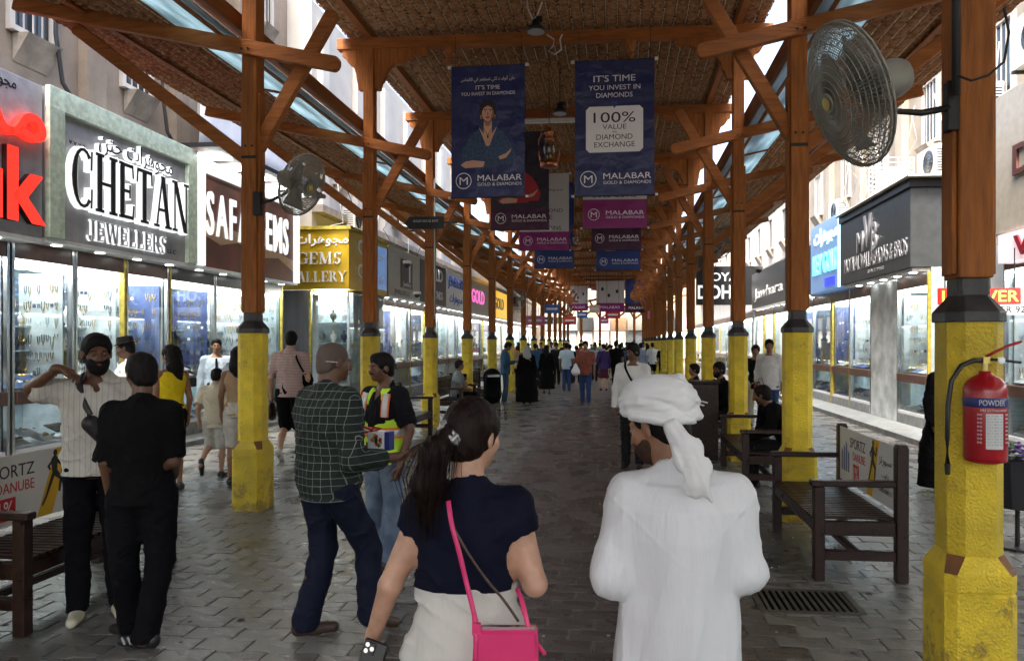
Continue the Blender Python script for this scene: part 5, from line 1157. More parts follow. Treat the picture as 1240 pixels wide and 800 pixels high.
MB().tube([(-.01, 0, .472), (-.06, -.02, .475), (-.12, -.03, .45), (-.165, -.035, .38), (-.18, -.035, .27), (-.183, -.035, .12), (-.182, -.035, .0)], .0115, 8).build('hose', 'hose', ex, True); MB().cyl((-.182, -.035, .0), (-.182, -.035, -.05), .014, .011).build('nozzle', 'hose', ex)
MB().b2(-.04, .04, .085, .12, .1, .13).b2(-.04, .04, .085, .12, .3, .33).build('bracket', 'dark_metal', ex)
MB().cyl((.055, -.03, .475), (.055, -.036, .475), .016, n=12).build('gauge', 'chrome', ex)
# ================================================================ fans
mat('fan_grey', (.27, .26, .22), .5, metal=.2); mat('fan_blade', (.33, .32, .29), .5)
def fan(label, loc, axis, post, r=.355, dense=True, green=False):
    """loc centre of the cage, axis = way it blows, post = (x, y, z) of the bracket"""
    t = thing('wall_fan', label, 'fan', loc, 0, 'wall fans on the posts'); q = Vector(axis).normalized().to_track_quat('Z', 'Y'); W = lambda v: q @ Vector(v)
    prof = lambda z0, z1: [(r * u, z0 + (z1 - z0) * (1 - u ** 3)) for u in (.12, .4, .65, .85, .97, 1.0)]
    nsp = 104 if dense else 36; rr = .0022 if dense else .003
    for nm, za, zb in (('front_guard', .01, .105), ('rear_guard', -.01, -.10)):
        mb = MB(); P = prof(za, zb)
        for k in range(nsp):
            a = 2 * PI * k / nsp; mb.tube([W((p[0] * math.cos(a), p[0] * math.sin(a), p[1])) for p in P], rr, 3)
        for u in ((.12, .22, .32, .42, .51, .6, .68, .76, .83, .89, .95, 1.0) if dense else (.3, .6, 1.0)):
            zz = za + (zb - za) * (1 - u ** 3); mb.tube([W((r * u * math.cos(2 * PI * k / 30), r * u * math.sin(2 * PI * k / 30), zz)) for k in range(30)], rr * (1.3 if u < 1 else 2.6), 4, True)
        mb.build(nm, 'fan_grey', t, True)
    mb = MB()
    for k in range(3):
        a0 = 2 * PI * k / 3; vs = []
        for i in range(7):
            u = .18 + .68 * i / 6; w_ = .30 + .38 * math.sin(u * 2.6)
            for e in (-1, 1):
                a = a0 + e * w_ * .8 + u * .5; vs.append(W((r * u * math.cos(a), r * u * math.sin(a), e * .028)))
        mb.add(vs, [(2 * i, 2 * i + 1, 2 * i + 3, 2 * i + 2) for i in range(6)])
    o = mb.build('blade_set', 'fan_blade', t, True); md = o.modifiers.new('s', 'SOLIDIFY'); md.thickness = .003
    mb = MB(); q4 = q.to_matrix().to_4x4(); mb.lathe([(.0, .10), (.045, .112), (.05, .105), (.05, .098)][::-1], 16, q4); mb.build('hub', 'fan_grey', t); MB().lathe([(.03, .1125), (.03, .117)], 14, q4).build('badge', 'gold_trim', t)
    MB().lathe([(.03, -.30), (.07, -.285), (.09, -.24), (.095, -.15), (.08, -.11), (.03, -.10)], 18, q4).build('motor', 'fan_grey' if not green else 'fan_grey', t, True)
    a = W((0, 0, -.2)); p = Vector(post) - Vector(loc)
    if p.z < 0 or True:
        m1 = a + Vector((0, 0, -.14)); MB().tube([a, m1, m1.lerp(p, .5) + Vector((0, 0, -.02)), p], .016, 8).build('arm', 'dark_metal', t, True)
    MB().b2(p.x - .04, p.x + .04, p.y - .03, p.y + .03, p.z - .12, p.z + .12).build('bracket', 'dark_metal', t, bevel=.004)
    return t
fc = pt(1028, 3.42, 116); fan('big grey cage fan at upper right, mounted on the nearest right post', fc, (-.90, -.12, -.36), (XR - .12, Y0 - .05, 2.86), .335)
fc = pt(366, 7.75, 224); fan('grey cage fan on the nearest left post, turned towards the aisle', fc, (.90, -.22, -.38), (XL + .10, Y0 + DY - .1, 3.15), .33)
fc = pt(626, 26, 362); fan('distant dark fan on a left post under the banners', fc, (.5, -.8, -.1), (XL + .16, Y0 + 6 * DY, 3.2), .36, False)
fc = pt(868, 15.2, 292); fan('dark fan on the third right post, half hidden among the braces', fc, (-.5, -.8, -.1), (XR - .16, Y0 + 3 * DY, 3.3), .36, False)
fc = pt(468, 11.4, 305); fan('dark fan hung on the outer side of the second left post', fc, (.5, -.3, -.1), (XL - .16, Y0 + 2 * DY, 2.9), .3, False) if False else None
# ================================================================ hanging banners
mat('b_navy', (.012, .022, .105), .42, bump=.6, bs=2.2, dist=.12, var=.12, vs=2); mat('b_plum', (.05, .006, .035), .45, bump=.6, bs=2.2, dist=.12); mat('b_magenta', (.25, .012, .15), .42, bump=.6, bs=2.2, dist=.12); mat('b_blue', (.018, .045, .20), .42, bump=.6, bs=2.2, dist=.12); mat('b_white', (.55, .54, .53), .5, bump=.6, bs=2.2, dist=.12); mat('b_dark', (.02, .016, .03), .5, bump=.6, bs=2.2, dist=.12); mat('p_skin', (.62, .36, .25), .5); mat('p_skin2', (.33, .16, .10), .5); mat('p_hair', (.015, .01, .01), .5); mat('p_dress', (.02, .055, .12), .45, var=.5, vs=30); mat('p_red', (.36, .02, .03), .5); mat('p_lip', (.35, .03, .04), .5); mat('p_orange', (.5, .2, .05), .5); mat('p_print', (.85, .85, .87), .5)
def brand(t, T, w_, y, k=1.0):
    cx = -w_ * .33; r = .118 * k; ring = MB(); n = 28
    vs = [(cx + rr * math.cos(2 * PI * i / n), y + rr * math.sin(2 * PI * i / n), .003) for rr in (r, r * .9) for i in range(n)]
    ring.add([T(0, 0) @ Vector(v) for v in vs], [(i, (i + 1) % n, (i + 1) % n + n, i + n) for i in range(n)]); ring.build('logo_ring', 'p_print', t)
    text('M', .2 * k, t, T(cx, y, .003), 'p_print', .0005, .0, name='logo_letter', fit=.125 * k, hfit=.11 * k)
    text('MALABAR', .15 * k, t, T(w_ * .16, y + .038 * k, .003), 'p_print', .0005, .003, fit=w_ * .60, hfit=.085 * k); text('GOLD & DIAMONDS', .08 * k, t, T(w_ * .16, y - .055 * k, .003), 'p_print', .0005, .0015, fit=w_ * .60, hfit=.045 * k)
def lady(t, T, w_, y0, m_dress, man=False):
    F = lambda nm, pts, m_, z: polyflat(nm, [(x * 1.12, y * 1.12) for x, y in pts], m_, t, T(0, y0, 0), z, .0006)
    S_ = .0
    F('portrait', [(-.33, 0), (-.36, .14), (-.28, .30), (-.20, .42), (-.08, .50), (.08, .50), (.20, .42), (.29, .30), (.36, .13), (.33, 0)], m_dress, .002)
    F('portrait', [(-.055, .40), (-.12, .49), (-.02, .24), (.02, .24), (.12, .49), (.055, .40), (.05, .60), (-.05, .60)] if not man else [(-.05, .45), (0, .38), (.05, .45), (.05, .6), (-.05, .6)], 'p_skin', .003)
    F('portrait', circ(0, .70, .115 if not man else .12, .145, 20), 'p_hair', .0035); F('portrait', circ(0, .665, .078, .105, 20), 'p_skin', .0042); F('portrait', [(.03, .57), (.07, .61), (.078, .68), (.06, .74), (.052, .66), (.04, .61)], 'p_skin2', .0045); F('portrait', [(-.05, .56), (.05, .56), (.02, .50), (-.02, .50)], 'p_skin2', .0036)
    F('portrait', [(-.08, .68), (-.075, .76), (0, .80), (.075, .76), (.08, .68), (.05, .74), (0, .765), (-.05, .74)], 'p_hair', .005)
    for q in (-1, 1): F('portrait', circ(q * .033, .685, .019, .010, 10), 'p_print', .0046); F('portrait', circ(q * .033, .685, .010, .010, 10), 'p_hair', .005); F('portrait', [(q * .012, .704), (q * .056, .707), (q * .052, .717), (q * .012, .713)][::q], 'p_hair', .005); F('portrait', circ(q * .092, .62, .008, .03, 8), 'jewel_gold', .005) if not man else None
    F('portrait', circ(0, .612, .028, .012, 12), 'p_lip', .005); F('portrait', [(-.012, .64), (.012, .64), (.004, .68), (-.004, .68)], 'p_skin2', .0048)
    if man: F('portrait', [(-.078, .66), (-.07, .59), (0, .555), (.07, .59), (.078, .66), (.05, .61), (0, .595), (-.05, .61)], 'p_hair', .0049)
    else: F('portrait', circ(0, .36, .012, .02, 10), 'p_hair', .005); F('portrait', [(-.05, .47), (-.004, .37), (.004, .37), (.05, .47), (.045, .47), (0, .385), (-.045, .47)], 'jewel_gold', .0045)
    F('portrait', [(-.40, .02), (-.34, -.035), (.15, -.03), (.15, .075), (-.30, .07)], m_dress, .004); F('portrait', [(-.36, .0), (-.30, -.04), (-.06, -.03), (-.04, .04), (-.2, .06), (-.30, .045)], 'p_skin', .0048)
    F('portrait', [(.14, .10), (.24, .14), (.31, .20), (.30, .16), (.24, .08), (.16, .06)], 'p_skin', .0048)
def banner(label, px0, px1, py0, py1, zc, kind, beam):
    c = pt((px0 + px1) / 2, zc, 415); w_ = (px1 - px0) * zc / 895; z1 = CH + (415 - py0) * zc / 895; z0 = CH + (415 - py1) * zc / 895; h = z1 - z0
    t = thing('hanging_banner', label, 'banner', (c.x, c.y, (z0 + z1) / 2), R(math.sin(px0) * 2.2), 'advertising banners hung from the tie beams')
    T = lambda x, y, e=.003: onface(0, -1, x, -e, y)
    cols = {'navy': 'b_navy', 'navy2': 'b_navy', 'plum': 'b_dark', 'coins': 'b_white', 'coinsr': 'b_white', 'dark': 'b_dark', 'blue': 'b_blue', 'white': 'b_white', 'gold': 'b_blue'}
    o = MB(); n = 9; g = np.random.default_rng(int(px0)); A_ = [-w_ / 2 + w_ * i / n for i in range(n + 1)]
    wv = lambda x, z: .0
    o.b2(-w_ / 2, w_ / 2, 0, .004, -h / 2, h / 2); o.build('sheet', cols[kind], t)
    for zz in (-h / 2, h / 2): MB().cyl((-w_ / 2 - .02, .012, zz), (w_ / 2 + .02, .012, zz), .012, n=8).build('rod', 'dark_metal', t)
    for sx in (-1, 1):
        MB().box((sx * (w_ / 2 + .03), .01, h / 2 + .0), (.05, .03, .04)).build('clip', 'white_paint', t); MB().box((sx * (w_ / 2 + .03), .01, -h / 2), (.04, .03, .03)).build('clip', 'white_paint', t)
        MB().cyl((sx * w_ * .45, .012, h / 2 + .012), (sx * w_ * .45, .012, beam - (z0 + z1) / 2), .004, n=4).build('hanging_wire', 'dark_metal', t)
    yb = -h / 2 + .21 * w_ / 1.12
    strip = lambda m_, hh=.40: polyflat('colour_band', [(-w_ / 2, -h / 2 + .001), (w_ / 2, -h / 2 + .001), (w_ / 2, -h / 2 + hh), (-w_ / 2, -h / 2 + hh)], m_, t, T(0, 0, 0), .0012, .0005)
    if kind == 'navy':
        polyflat('panel', [(-w_ / 2 + .06, -h / 2 + .44), (w_ / 2 - .12, -h / 2 + .44), (w_ / 2 - .12, h / 2 - .04), (-w_ / 2 + .06, h / 2 - .04)], 'b_dark', t, T(0, 0, 0), .0008, .0004) if False else None
        lady(t, T, w_, -h / 2 + .47, 'p_dress'); brand(t, T, w_, -h / 2 + .24, 1.0)
        text(arabic('حان الوقت لكي تستثمر في الالماس'), .1, t, T(0, h / 2 - .20), 'p_print', .0005, .001, name='arabic_letters', fit=.80, hfit=.075)
        text("IT'S TIME", .1, t, T(0, h / 2 - .31), 'p_print', .0005, .003, fit=.36, hfit=.062); text('YOU INVEST IN DIAMONDS', .08, t, T(0, h / 2 - .40), 'p_print', .0005, 0, fit=.80, hfit=.05)
    elif kind == 'navy2':
        text("IT'S TIME", .15, t, T(0, h / 2 - .26), 'p_print', .0005, .004, fit=.60, hfit=.095); text('YOU INVEST IN', .1, t, T(0, h / 2 - .39), 'p_print', .0005, 0, fit=.74, hfit=.07); text('DIAMONDS', .1, t, T(0, h / 2 - .50), 'p_print', .0005, 0, fit=.52, hfit=.07)
        a, b, q = .41, .33, .05; yc = -.02
        polyflat('white_panel', [(-a, yc - b + q), (-a + q, yc - b), (a - q, yc - b), (a, yc - b + q), (a, yc + b - q), (a - q, yc + b), (-a + q, yc + b), (-a, yc + b - q)], 'p_print', t, T(0, 0, 0), .002, .0006)
        text('100%', .2, t, T(0, yc + .17), 'ink', .0005, .005, fit=.60, hfit=.15); text('VALUE', .1, t, T(0, yc + .035), 'ink', .0005, .003, fit=.34, hfit=.07); text('ON', .04, t, T(0, yc - .04), 'ink', .0004, .0, fit=.06, hfit=.03); text('DIAMOND', .1, t, T(0, yc - .11), 'ink', .0005, .003, fit=.52, hfit=.075); text('EXCHANGE', .1, t, T(0, yc - .22), 'ink', .0005, .003, fit=.58, hfit=.075)
        polyflat('diamond_print', [(-.05, yc + .37), (0, yc + .30), (.05, yc + .37), (.03, yc + .40), (-.03, yc + .40)], 'b_blue', t, T(0, 0, 0), .003, .0006)
        brand(t, T, w_, -h / 2 + .24, 1.0)
    elif kind == 'plum': lady(t, T, w_, -h / 2 + .55, 'p_red', True); strip('b_plum', .42); brand(t, T, w_, -h / 2 + .22, .9)
    elif kind in ('coins', 'coinsr'):
        strip('b_magenta', .55 if kind == 'coinsr' else .45); brand(t, T, w_, -h / 2 + (.26 if kind == 'coinsr' else .23), .95); text('GOLD COINS', .1, t, T(-.02, -h / 2 + (.64 if kind == 'coinsr' else .54)), 'ink', .0005, .003, fit=.86, hfit=.10); text('FREE', .1, t, T(0, -h / 2 + .80), 'ink', .0005, .003, fit=.4, hfit=.1)
        text('DIAMOND', .1, t, T(.1, h / 2 - .9), 'ink', .0004, 0, fit=.7, hfit=.08); text(arabic('مجوهرات'), .1, t, T(.15, h / 2 - .4), 'ink', .0004, 0, name='arabic_letters', fit=.6, hfit=.08)
    elif kind == 'dark': lady(t, T, w_, -h / 2 + .6, 'p_print'); strip('b_plum', .55); brand(t, T, w_, -h / 2 + .28, .95)
    elif kind == 'blue': brand(t, T, w_, -h / 2 + .25, .95); lady(t, T, w_, -h / 2 + .6, 'p_dress')
    elif kind == 'white': strip('b_magenta', h * .28); text('MALABAR', .1, t, T(0, -h / 2 + h * .14), 'p_print', .0005, .003, fit=w_ * .7, hfit=.16); [polyflat('pendant_print', circ(x * w_, .1 + y, w_ * .05, .12, 12), 'b_dark', t, T(0, 0, 0), .002) for x, y in ((-.28, .35), (-.05, -.05), (.24, .2))]
    elif kind == 'gold': strip('b_plum', h * .28); text('MALABAR', .1, t, T(0, -h / 2 + h * .14), 'p_print', .0005, .003, fit=w_ * .7, hfit=.16); polyflat('portrait', circ(0, .05, w_ * .3, h * .2, 16), 'p_orange', t, T(0, 0, 0), .002); polyflat('portrait', circ(0, h * .25, w_ * .1, h * .1, 12), 'p_skin', t, T(0, 0, 0), .003)
    return t
ZB = ZT + .0
banner('navy banner with a dark haired woman in a blue dress crossing her arms', 545.5, 636, 80, 238.5, 10.75, 'navy', ZB)
banner('navy banner with a white panel offering diamond exchange value', 696, 792, 73, 236.5, 10.62, 'navy2', ZB)
banner('plum banner with a bearded man in a red shirt, behind the left navy banner', 594, 665, 160, 278, 14.3, 'plum', ZB)
banner('white and magenta gold coins banner behind the right navy banner', 706, 783, 150, 276, 14.25, 'coinsr', ZB)
banner('tall white banner with a magenta foot, left of centre', 629, 689, 210, 303, 17.95, 'coins', ZB)
banner('dark purple banner third in the right hand column', 716, 776, 190, 302.5, 17.9, 'dark', ZB)
banner('royal blue banner lowest in the left hand column', 647, 695, 222, 324.5, 21.6, 'blue', ZB)
banner('royal blue banner lowest in the right hand column', 722, 775, 228, 327, 21.55, 'blue', ZB)
banner('distant wide white banner with a magenta foot, far down the aisle', 722, 756, 340, 377, 47, 'white', 6.2)
banner('distant blue and orange banner with a plum foot, far down the aisle', 757, 786, 339, 378, 47.1, 'gold', 6.2)
banner('distant magenta banner hung left of the far white banner', 690, 712, 346, 376, 52, 'white', 6.2); banner('distant dark banner with portrait right of the far blue banner', 788, 806, 344, 374, 44, 'gold', 6.2)
mat('sg_pink', (.6, .15, .3), .5); mat('sg_cream', (.7, .6, .4), .5); mat('sg_blue', (.05, .15, .45), .5); mat('sg_red', (.5, .03, .03), .5)
g_ = np.random.default_rng(21)
for k in range(14):
    zc = 34 + k * 1.7; px = [648, 806, 668, 690, 795, 720, 660, 742, 770, 683, 705, 755, 732, 786][k]; c = pt(px, zc, 388 - (k % 3) * 7); w_ = g_.uniform(.5, 1.0)
    t = thing('hanging_sign', f'small {["pink", "cream", "blue", "red"][k % 4]} shop sign hung over the far crowd, {ORD[k]} nearest of its row', 'sign', c, R(g_.uniform(-15, 15)), 'small signs hung over the far crowd')
    MB().b2(-w_ / 2, w_ / 2, -.03, .03, -.22, .22).build('board', ['sg_pink', 'sg_cream', 'sg_blue', 'sg_red'][k % 4], t, bevel=.006); MB().b2(-w_ * .35, w_ * .35, -.034, -.0305, -.05, .06).build('print', 'p_print', t)
    for sx in (-1, 1): MB().cyl((sx * w_ * .4, 0, .22), (sx * w_ * .4, 0, ZT - c.z), .01, n=4).build('hanging_rod', 'dark_metal', t)
# ================================================================ lamps
mat('copper', (.45, .16, .07), .3, metal=.9); mat('lamp_black', (.015, .02, .017), .3); mat('lens_off', (.5, .5, .5), .3)
lg_glass = glassmat('lantern_glass', (.85, .88, .85))
def lantern(label, px, py, zc, k=1.0, top=ZT):
    c = pt(px, zc, py); t = thing('hurricane_lantern', label, 'lantern', c, 0, 'copper lanterns hung along the aisle'); q = .115 * k
    MB().lathe([(.10 * k, -.30 * k), (.13 * k, -.29 * k), (.13 * k, -.23 * k), (.05 * k, -.20 * k), (.06 * k, -.18 * k)], 14).build('fuel_tank', 'copper', t, True)
    MB().lathe([(.055 * k, -.18 * k), (.085 * k, -.08 * k), (.085 * k, 0), (.055 * k, .08 * k)], 14).build('glass_globe', lg_glass, t, True)
    MB().lathe([(.06 * k, .08 * k), (.065 * k, .12 * k), (.045 * k, .15 * k), (.05 * k, .18 * k), (.075 * k, .20 * k), (.03 * k, .24 * k), (.03 * k, .28 * k)], 14).build('hood', 'copper', t, True)
    for s in (-1, 1): MB().tube([(s * .12 * k, 0, -.25 * k), (s * .15 * k, 0, -.1 * k), (s * .15 * k, 0, .1 * k), (s * .11 * k, 0, .19 * k), (s * .06 * k, 0, .2 * k)], .012 * k, 6).build('side_tube', 'copper', t, True)
    MB().tube([(-.12 * k, 0, .18 * k), (-.1 * k, 0, .30 * k), (0, 0, .36 * k), (.1 * k, 0, .30 * k), (.12 * k, 0, .18 * k)], .006 * k, 5).build('bail', 'copper', t, True)
    MB().lathe([(.03 * k, -.2 * k), (.03 * k, -.12 * k)], 8).build('burner', 'brass', t); MB().cyl((0, 0, .36 * k), (0, 0, top - c.z), .006, n=5).build('hanging_rod', 'dark_metal', t)
lantern('copper hurricane lantern hanging between the two navy banners', 665, 178, 11.3, 1.05, ZT + .28)
lantern('smaller copper lantern seen between the lower banners', 697, 288, 21.0, 1.1); lantern('distant copper lantern below the right blue banner', 757, 306, 26.5, 1.1) if False else None
lantern('distant copper lantern low at centre, above the crowd', 690, 372, 27.5, 1.1, 3.6 + 2.6)
def dome(label, px, py, zc, top=ZT + .28, k=1.0):
    c = pt(px, zc, py); t = thing('pendant_lamp', label, 'lamp', c, 0, 'black dome lamps on the roof')
    MB().lathe([(.15 * k, 0), (.155 * k, .02), (.13 * k, .06), (.07 * k, .10), (.06 * k, .16), (.03 * k, .18)], 20).build('shade', 'lamp_black', t, True); MB().lathe([(.0, -.004), (.135 * k, -.002), (.14 * k, .008)], 20).build('lens', 'lens_off', t)
    MB().cyl((0, 0, .18 * k), (0, 0, top - c.z), .008, n=5).build('stem', 'dark_metal', t); MB().box((.05, 0, .2 * k), (.08, .06, .06)).build('driver_box', 'dark_metal', t); return t
dome('black dome lamp with white loops of cable, top centre', 649, 39, 10.3, k=.9); dome('small black dome lamp above the copper lantern', 678, 138, 12.6, k=.85)
c = pt(668, 13.9, 147); tl = thing('tube_light', 'white fluorescent tube fitting hung between the navy banners', 'light', c)
MB().b2(-.62, .62, -.04, .04, 0, .05).build('housing', 'white_paint', tl, bevel=.005); MB().cyl((-.58, 0, -.02), (.58, 0, -.02), .016, n=8).build('tube', 'white_paint', tl)
for x in (-.5, .5): MB().cyl((x, 0, .05), (x, 0, ZT + .25 - c.z), .004, n=4).build('hanging_wire', 'dark_metal', tl)
def cable(label, pts, r=.008, m='cable', name='cable'):
    o = MB().tube(pts, r, 5).build(name, m, None, True); return tag(o, label, 'cable')
A3 = lambda px, py, zc: tuple(pt(px, zc, py))
cable('white cable looping under the tie beam beside the top centre lamp', [A3(662, 42, 10.5), A3(671, 48, 10.5), A3(670, 56, 10.5), A3(664, 62, 10.5), A3(672, 66, 10.5), A3(680, 60, 10.5), A3(678, 48, 10.5), A3(681, 42, 10.5)], .012)
cable('white cable running down to the top centre lamp', [A3(637, -20, 10.3), A3(639, 10, 10.3), A3(645, 24, 10.3), A3(650, 20, 10.3), A3(656, 4, 10.3), A3(660, -20, 10.3)], .012)
cable('dark cable sagging beside the nearest right post', [A3(1216, 10, 3.3), A3(1222, 40, 3.3), A3(1216, 75, 3.35), A3(1196, 92, 3.35), A3(1176, 98, 3.35), A3(1160, 92, 3.4)], .006, 'cable_dark')
cable('black conduit running up the nearest right post', [(XR - .14, Y0 - .12, 2.9), (XR - .14, Y0 - .12, 4.4)], .02, 'cable_dark', 'conduit')
cable('pale conduit running up the third left post', [(XL + .12, Y0 + 3 * DY - .14, 2.2), (XL + .12, Y0 + 3 * DY - .14, 5.0)], .015, 'cable', 'conduit')
# wall clutter on the buildings: air conditioners, cage, loose wires
mat('ac_white', (.62, .61, .57), .5, var=.08)
def ac(label, x, y, z, s, W_=.85, Hh=.6):
    t = thing('air_conditioner', label, 'air conditioner', (x, y, z), 0, 'air conditioning units on the facades')
    MB().b2(-.17, .17, -W_ / 2, W_ / 2, 0, Hh).build('case', 'ac_white', t, bevel=.01); mb = MB()
    for r_ in (.06, .12, .18, .23): mb.tube([(s * .175, -.12 + r_ * math.cos(a), Hh / 2 + r_ * math.sin(a)) for a in np.linspace(0, 2 * PI, 18)[:-1]], .006, 4, True)
    mb.build('grille', 'dark_metal', t); MB().cyl((s * .171, -.12, Hh / 2), (s * .173, -.12, Hh / 2), .235, n=20).build('fan_opening', 'window_dark', t)
    for y_ in (-W_ * .35, W_ * .35): MB().b2(-.2, .2, y_ - .02, y_ + .02, -.05, -.003).build('bracket', 'dark_metal', t)
    mb = MB()
    for k in range(9): mb.b2(-.13, .13, -W_ / 2 - .004, -W_ / 2 - .001, .08 + k * .05, .1 + k * .05)
    mb.build('vents', 'window_dark', t)
ac('white air conditioner on the right facade above the dark sign', 6.2, 15.2, 4.95, -1); ac('second white air conditioner farther along the right facade', 6.25, 13.4, 5.5, -1)
ac('white air conditioner at the top right edge behind the nearest post', 6.0, 11.2, 5.75, -1, .9, .75); ac('white air conditioner above the golden gallery sign', -7.1, 19.3, 4.7, 1); ac('white air conditioner high on the pale left building', -7.0, 24, 5.5, 1); ac('white air conditioner far down the right facade', 6.3, 22, 5.2, -1)
cg = thing('wire_cage', 'white wire cage on the roof of the dark sign', 'cage', (5.75, 16.3, 4.85)); mb = MB()
for z in np.linspace(0, .7, 8): mb.tube([(-.3, -.45, z), (.3, -.45, z), (.3, .45, z), (-.3, .45, z)], .010, 4, True)
for x, y in [(-.3, -.45), (0, -.45), (.3, -.45), (-.3, .45), (-.3, 0), (-.3, .22), (-.3, -.22)]: mb.cyl((x, y, 0), (x, y, .7), .010, n=4)
mb.build('bars', 'white_paint', cg); MB().b2(-.22, .22, -.3, .3, 0, .5).build('inner_box', 'ac_white', cg)
g = np.random.default_rng(5)
for k in range(11):
    y = 12.4 + g.uniform(0, 9); x = 6.15; p = [(x + g.uniform(-.1, .1), y + g.uniform(-.6, .6), z) for z in (6.6, 6.0, 5.5, 5.1, 4.8)]; cable(f'{["pale", "grey", "white"][k % 3]} loose wire hanging on the right facade over the signs, {ORD[k]} along the street', p, .010, 'cable')
for k in range(7):
    y = 17.6 + k * 1.5; x = -6.9; p = [(x + g.uniform(-.15, .15), y + g.uniform(-.6, .6), z) for z in (6.3, 5.6, 5.1, 4.7, 4.45)]; cable(f'loose wire hanging on the pale left building, {ORD[k]} along the street', p, .011, 'cable_dark' if k % 2 else 'cable')
for k in range(5):
    y = 4.8 + k * 2.4; cable(f'dark drain pipe or cable on the left facade, {ORD[k]} from the left', [(-7.78, y, 8), (-7.8, y + .02, 6), (-7.76, y + .1, 5.35), (-7.7, y + .3, 5.08)], .03, 'cable_dark', 'drain_pipe')
# sign arrow on the third left post, cctv cameras, tarpaulin
t = thing('direction_sign', 'dark arrow shaped direction sign on the third left post', 'sign', A3(516, 270, 14.4)); mb = MB(); mb.prism([(-.42, 0), (-.32, -.12), (.36, -.12), (.36, .12), (-.32, .12)], .03, Matrix(((1, 0, 0, 0), (0, 0, -1, 0), (0, 1, 0, 0), (0, 0, 0, 1)))); mb.build('board', 'dark_metal', t)
text('GOLD SOUQ EXIT', .1, t, onface(0, -1, 0, -.032, .03), 'label_white', .001, 0, fit=.5, hfit=.05); MB().b2(.36, .62, -.02, .0, -.02, .02).build('arm', 'dark_metal', t)
def cctv(label, loc, rz=0):
    t = thing('security_camera', label, 'camera', loc, R(rz), 'security cameras on the posts'); MB().lathe([(.07, .03), (.075, .0), (.06, -.02)], 14).build('mount', 'white_paint', t, True); MB().lathe([(.055, -.02), (.05, -.055), (.03, -.08), (.005, -.088)], 14).build('dome', 'window_dark', t, True); MB().b2(-.02, .02, .0, .22, .0, .04).build('arm', 'white_paint', t)
cctv('white dome camera beside the third left post', A3(505, 355, 14.2)); cctv('white dome camera on the third right post', A3(919, 325, 13.0)); cctv('white dome camera under the second left post bracket', A3(493, 318, 12.5))
tp = MB(); n = 12; g = np.random.default_rng(9)
vs = [(-7.25 + .04 * math.sin(i * 1.7 + j), 12.2 + i * .42, 5.12 + j * .42 + .05 * math.sin(i * 1.3)) for j in range(4) for i in range(n)]; tp.add(vs, [(j * n + i, j * n + i + 1, (j + 1) * n + i + 1, (j + 1) * n + i) for j in range(3) for i in range(n - 1)])
mat('tarp', (.62, .63, .64), .6, var=.12, vs=2, bump=.5, bs=6); o = tp.build('tarpaulin', 'tarp', None, True); md = o.modifiers.new('s', 'SOLIDIFY'); md.thickness = .01; tag(o, 'creased pale tarpaulin sheet above the brown shop sign behind the left fan', 'tarpaulin')
# flower bucket / goods outside the right shop
fl = thing('flower_basket', 'wire basket of purple and white flowers by the right shop, right edge', 'basket', A3(1232, 545, 6.2)[:2] + (0,)); MB().lathe([(.18, .35), (.24, .7), (.25, .75)], 14).build('basket', 'bust_black', fl); mb = MB(); g = np.random.default_rng(3)
for k in range(150): mb.mi = k % 3; a, r_ = g.uniform(0, 6.28), g.uniform(0, .24); mb.lathe([(.0, 0), (.028, .012), (.0, .03)], 6, Matrix.Translation((r_ * math.cos(a), r_ * math.sin(a), .76 + g.uniform(-.02, .12) * (1 - r_ * 2))))
mat('fl_purple', (.12, .03, .3), .6); mat('fl_white', (.6, .58, .6), .6); mat('fl_green', (.03, .08, .03), .6); mb.build('flowers', ['fl_purple', 'fl_white', 'fl_green'], fl)['kind'] = 'stuff'; MB().lathe([(.02, 0), (.02, .35)], 6).build('stand', 'dark_metal', fl); MB().lathe([(.15, 0), (.15, .02)], 12).build('foot', 'dark_metal', fl)
# ================================================================ people in the picture
def stripes(name, base, line, specs, rough=.8, warp=.0):
    """printed lines: specs = (axis, period, width, phase)"""
    m = fab(name, base, rough); N = m.node_tree; b = N.nodes['Principled BSDF']; tc = N.nodes['Texture Coordinate']; sx = N.nodes.new('ShaderNodeSeparateXYZ'); N.links.new(tc.outputs['Object'], sx.inputs[0]); prev = None
    n = N.nodes.new('ShaderNodeTexNoise'); n.inputs['Scale'].default_value = 5; N.links.new(tc.outputs['Object'], n.inputs[0])
    for ax, per, wd, ph in specs:
        a = N.nodes.new('ShaderNodeMath'); a.operation = 'MULTIPLY_ADD'; a.inputs[1].default_value = .02 if per < .2 else .0; N.links.new(n.outputs[0], a.inputs[0]); N.links.new(sx.outputs['XYZ'.index(ax)], a.inputs[2])
        p = N.nodes.new('ShaderNodeMath'); p.operation = 'ADD'; p.inputs[1].default_value = ph + 20 * per; N.links.new(a.outputs[0], p.inputs[0])
        q = N.nodes.new('ShaderNodeMath'); q.operation = 'MODULO'; q.inputs[1].default_value = per; N.links.new(p.outputs[0], q.inputs[0])
        r = N.nodes.new('ShaderNodeMath'); r.operation = 'LESS_THAN'; r.inputs[1].default_value = wd; N.links.new(q.outputs[0], r.inputs[0])
        if prev is None: prev = r.outputs[0]
        else:
            mx = N.nodes.new('ShaderNodeMath'); mx.operation = 'MAXIMUM'; N.links.new(prev, mx.inputs[0]); N.links.new(r.outputs[0], mx.inputs[1]); prev = mx.outputs[0]
    mix = N.nodes.new('ShaderNodeMix'); mix.data_type = 'RGBA'; src = b.inputs['Base Color'].links[0].from_socket; N.links.new(prev, mix.inputs[0]); N.links.new(src, mix.inputs[6]); mix.inputs[7].default_value = (*line, 1); N.links.new(mix.outputs[2], b.inputs['Base Color'])
    return m
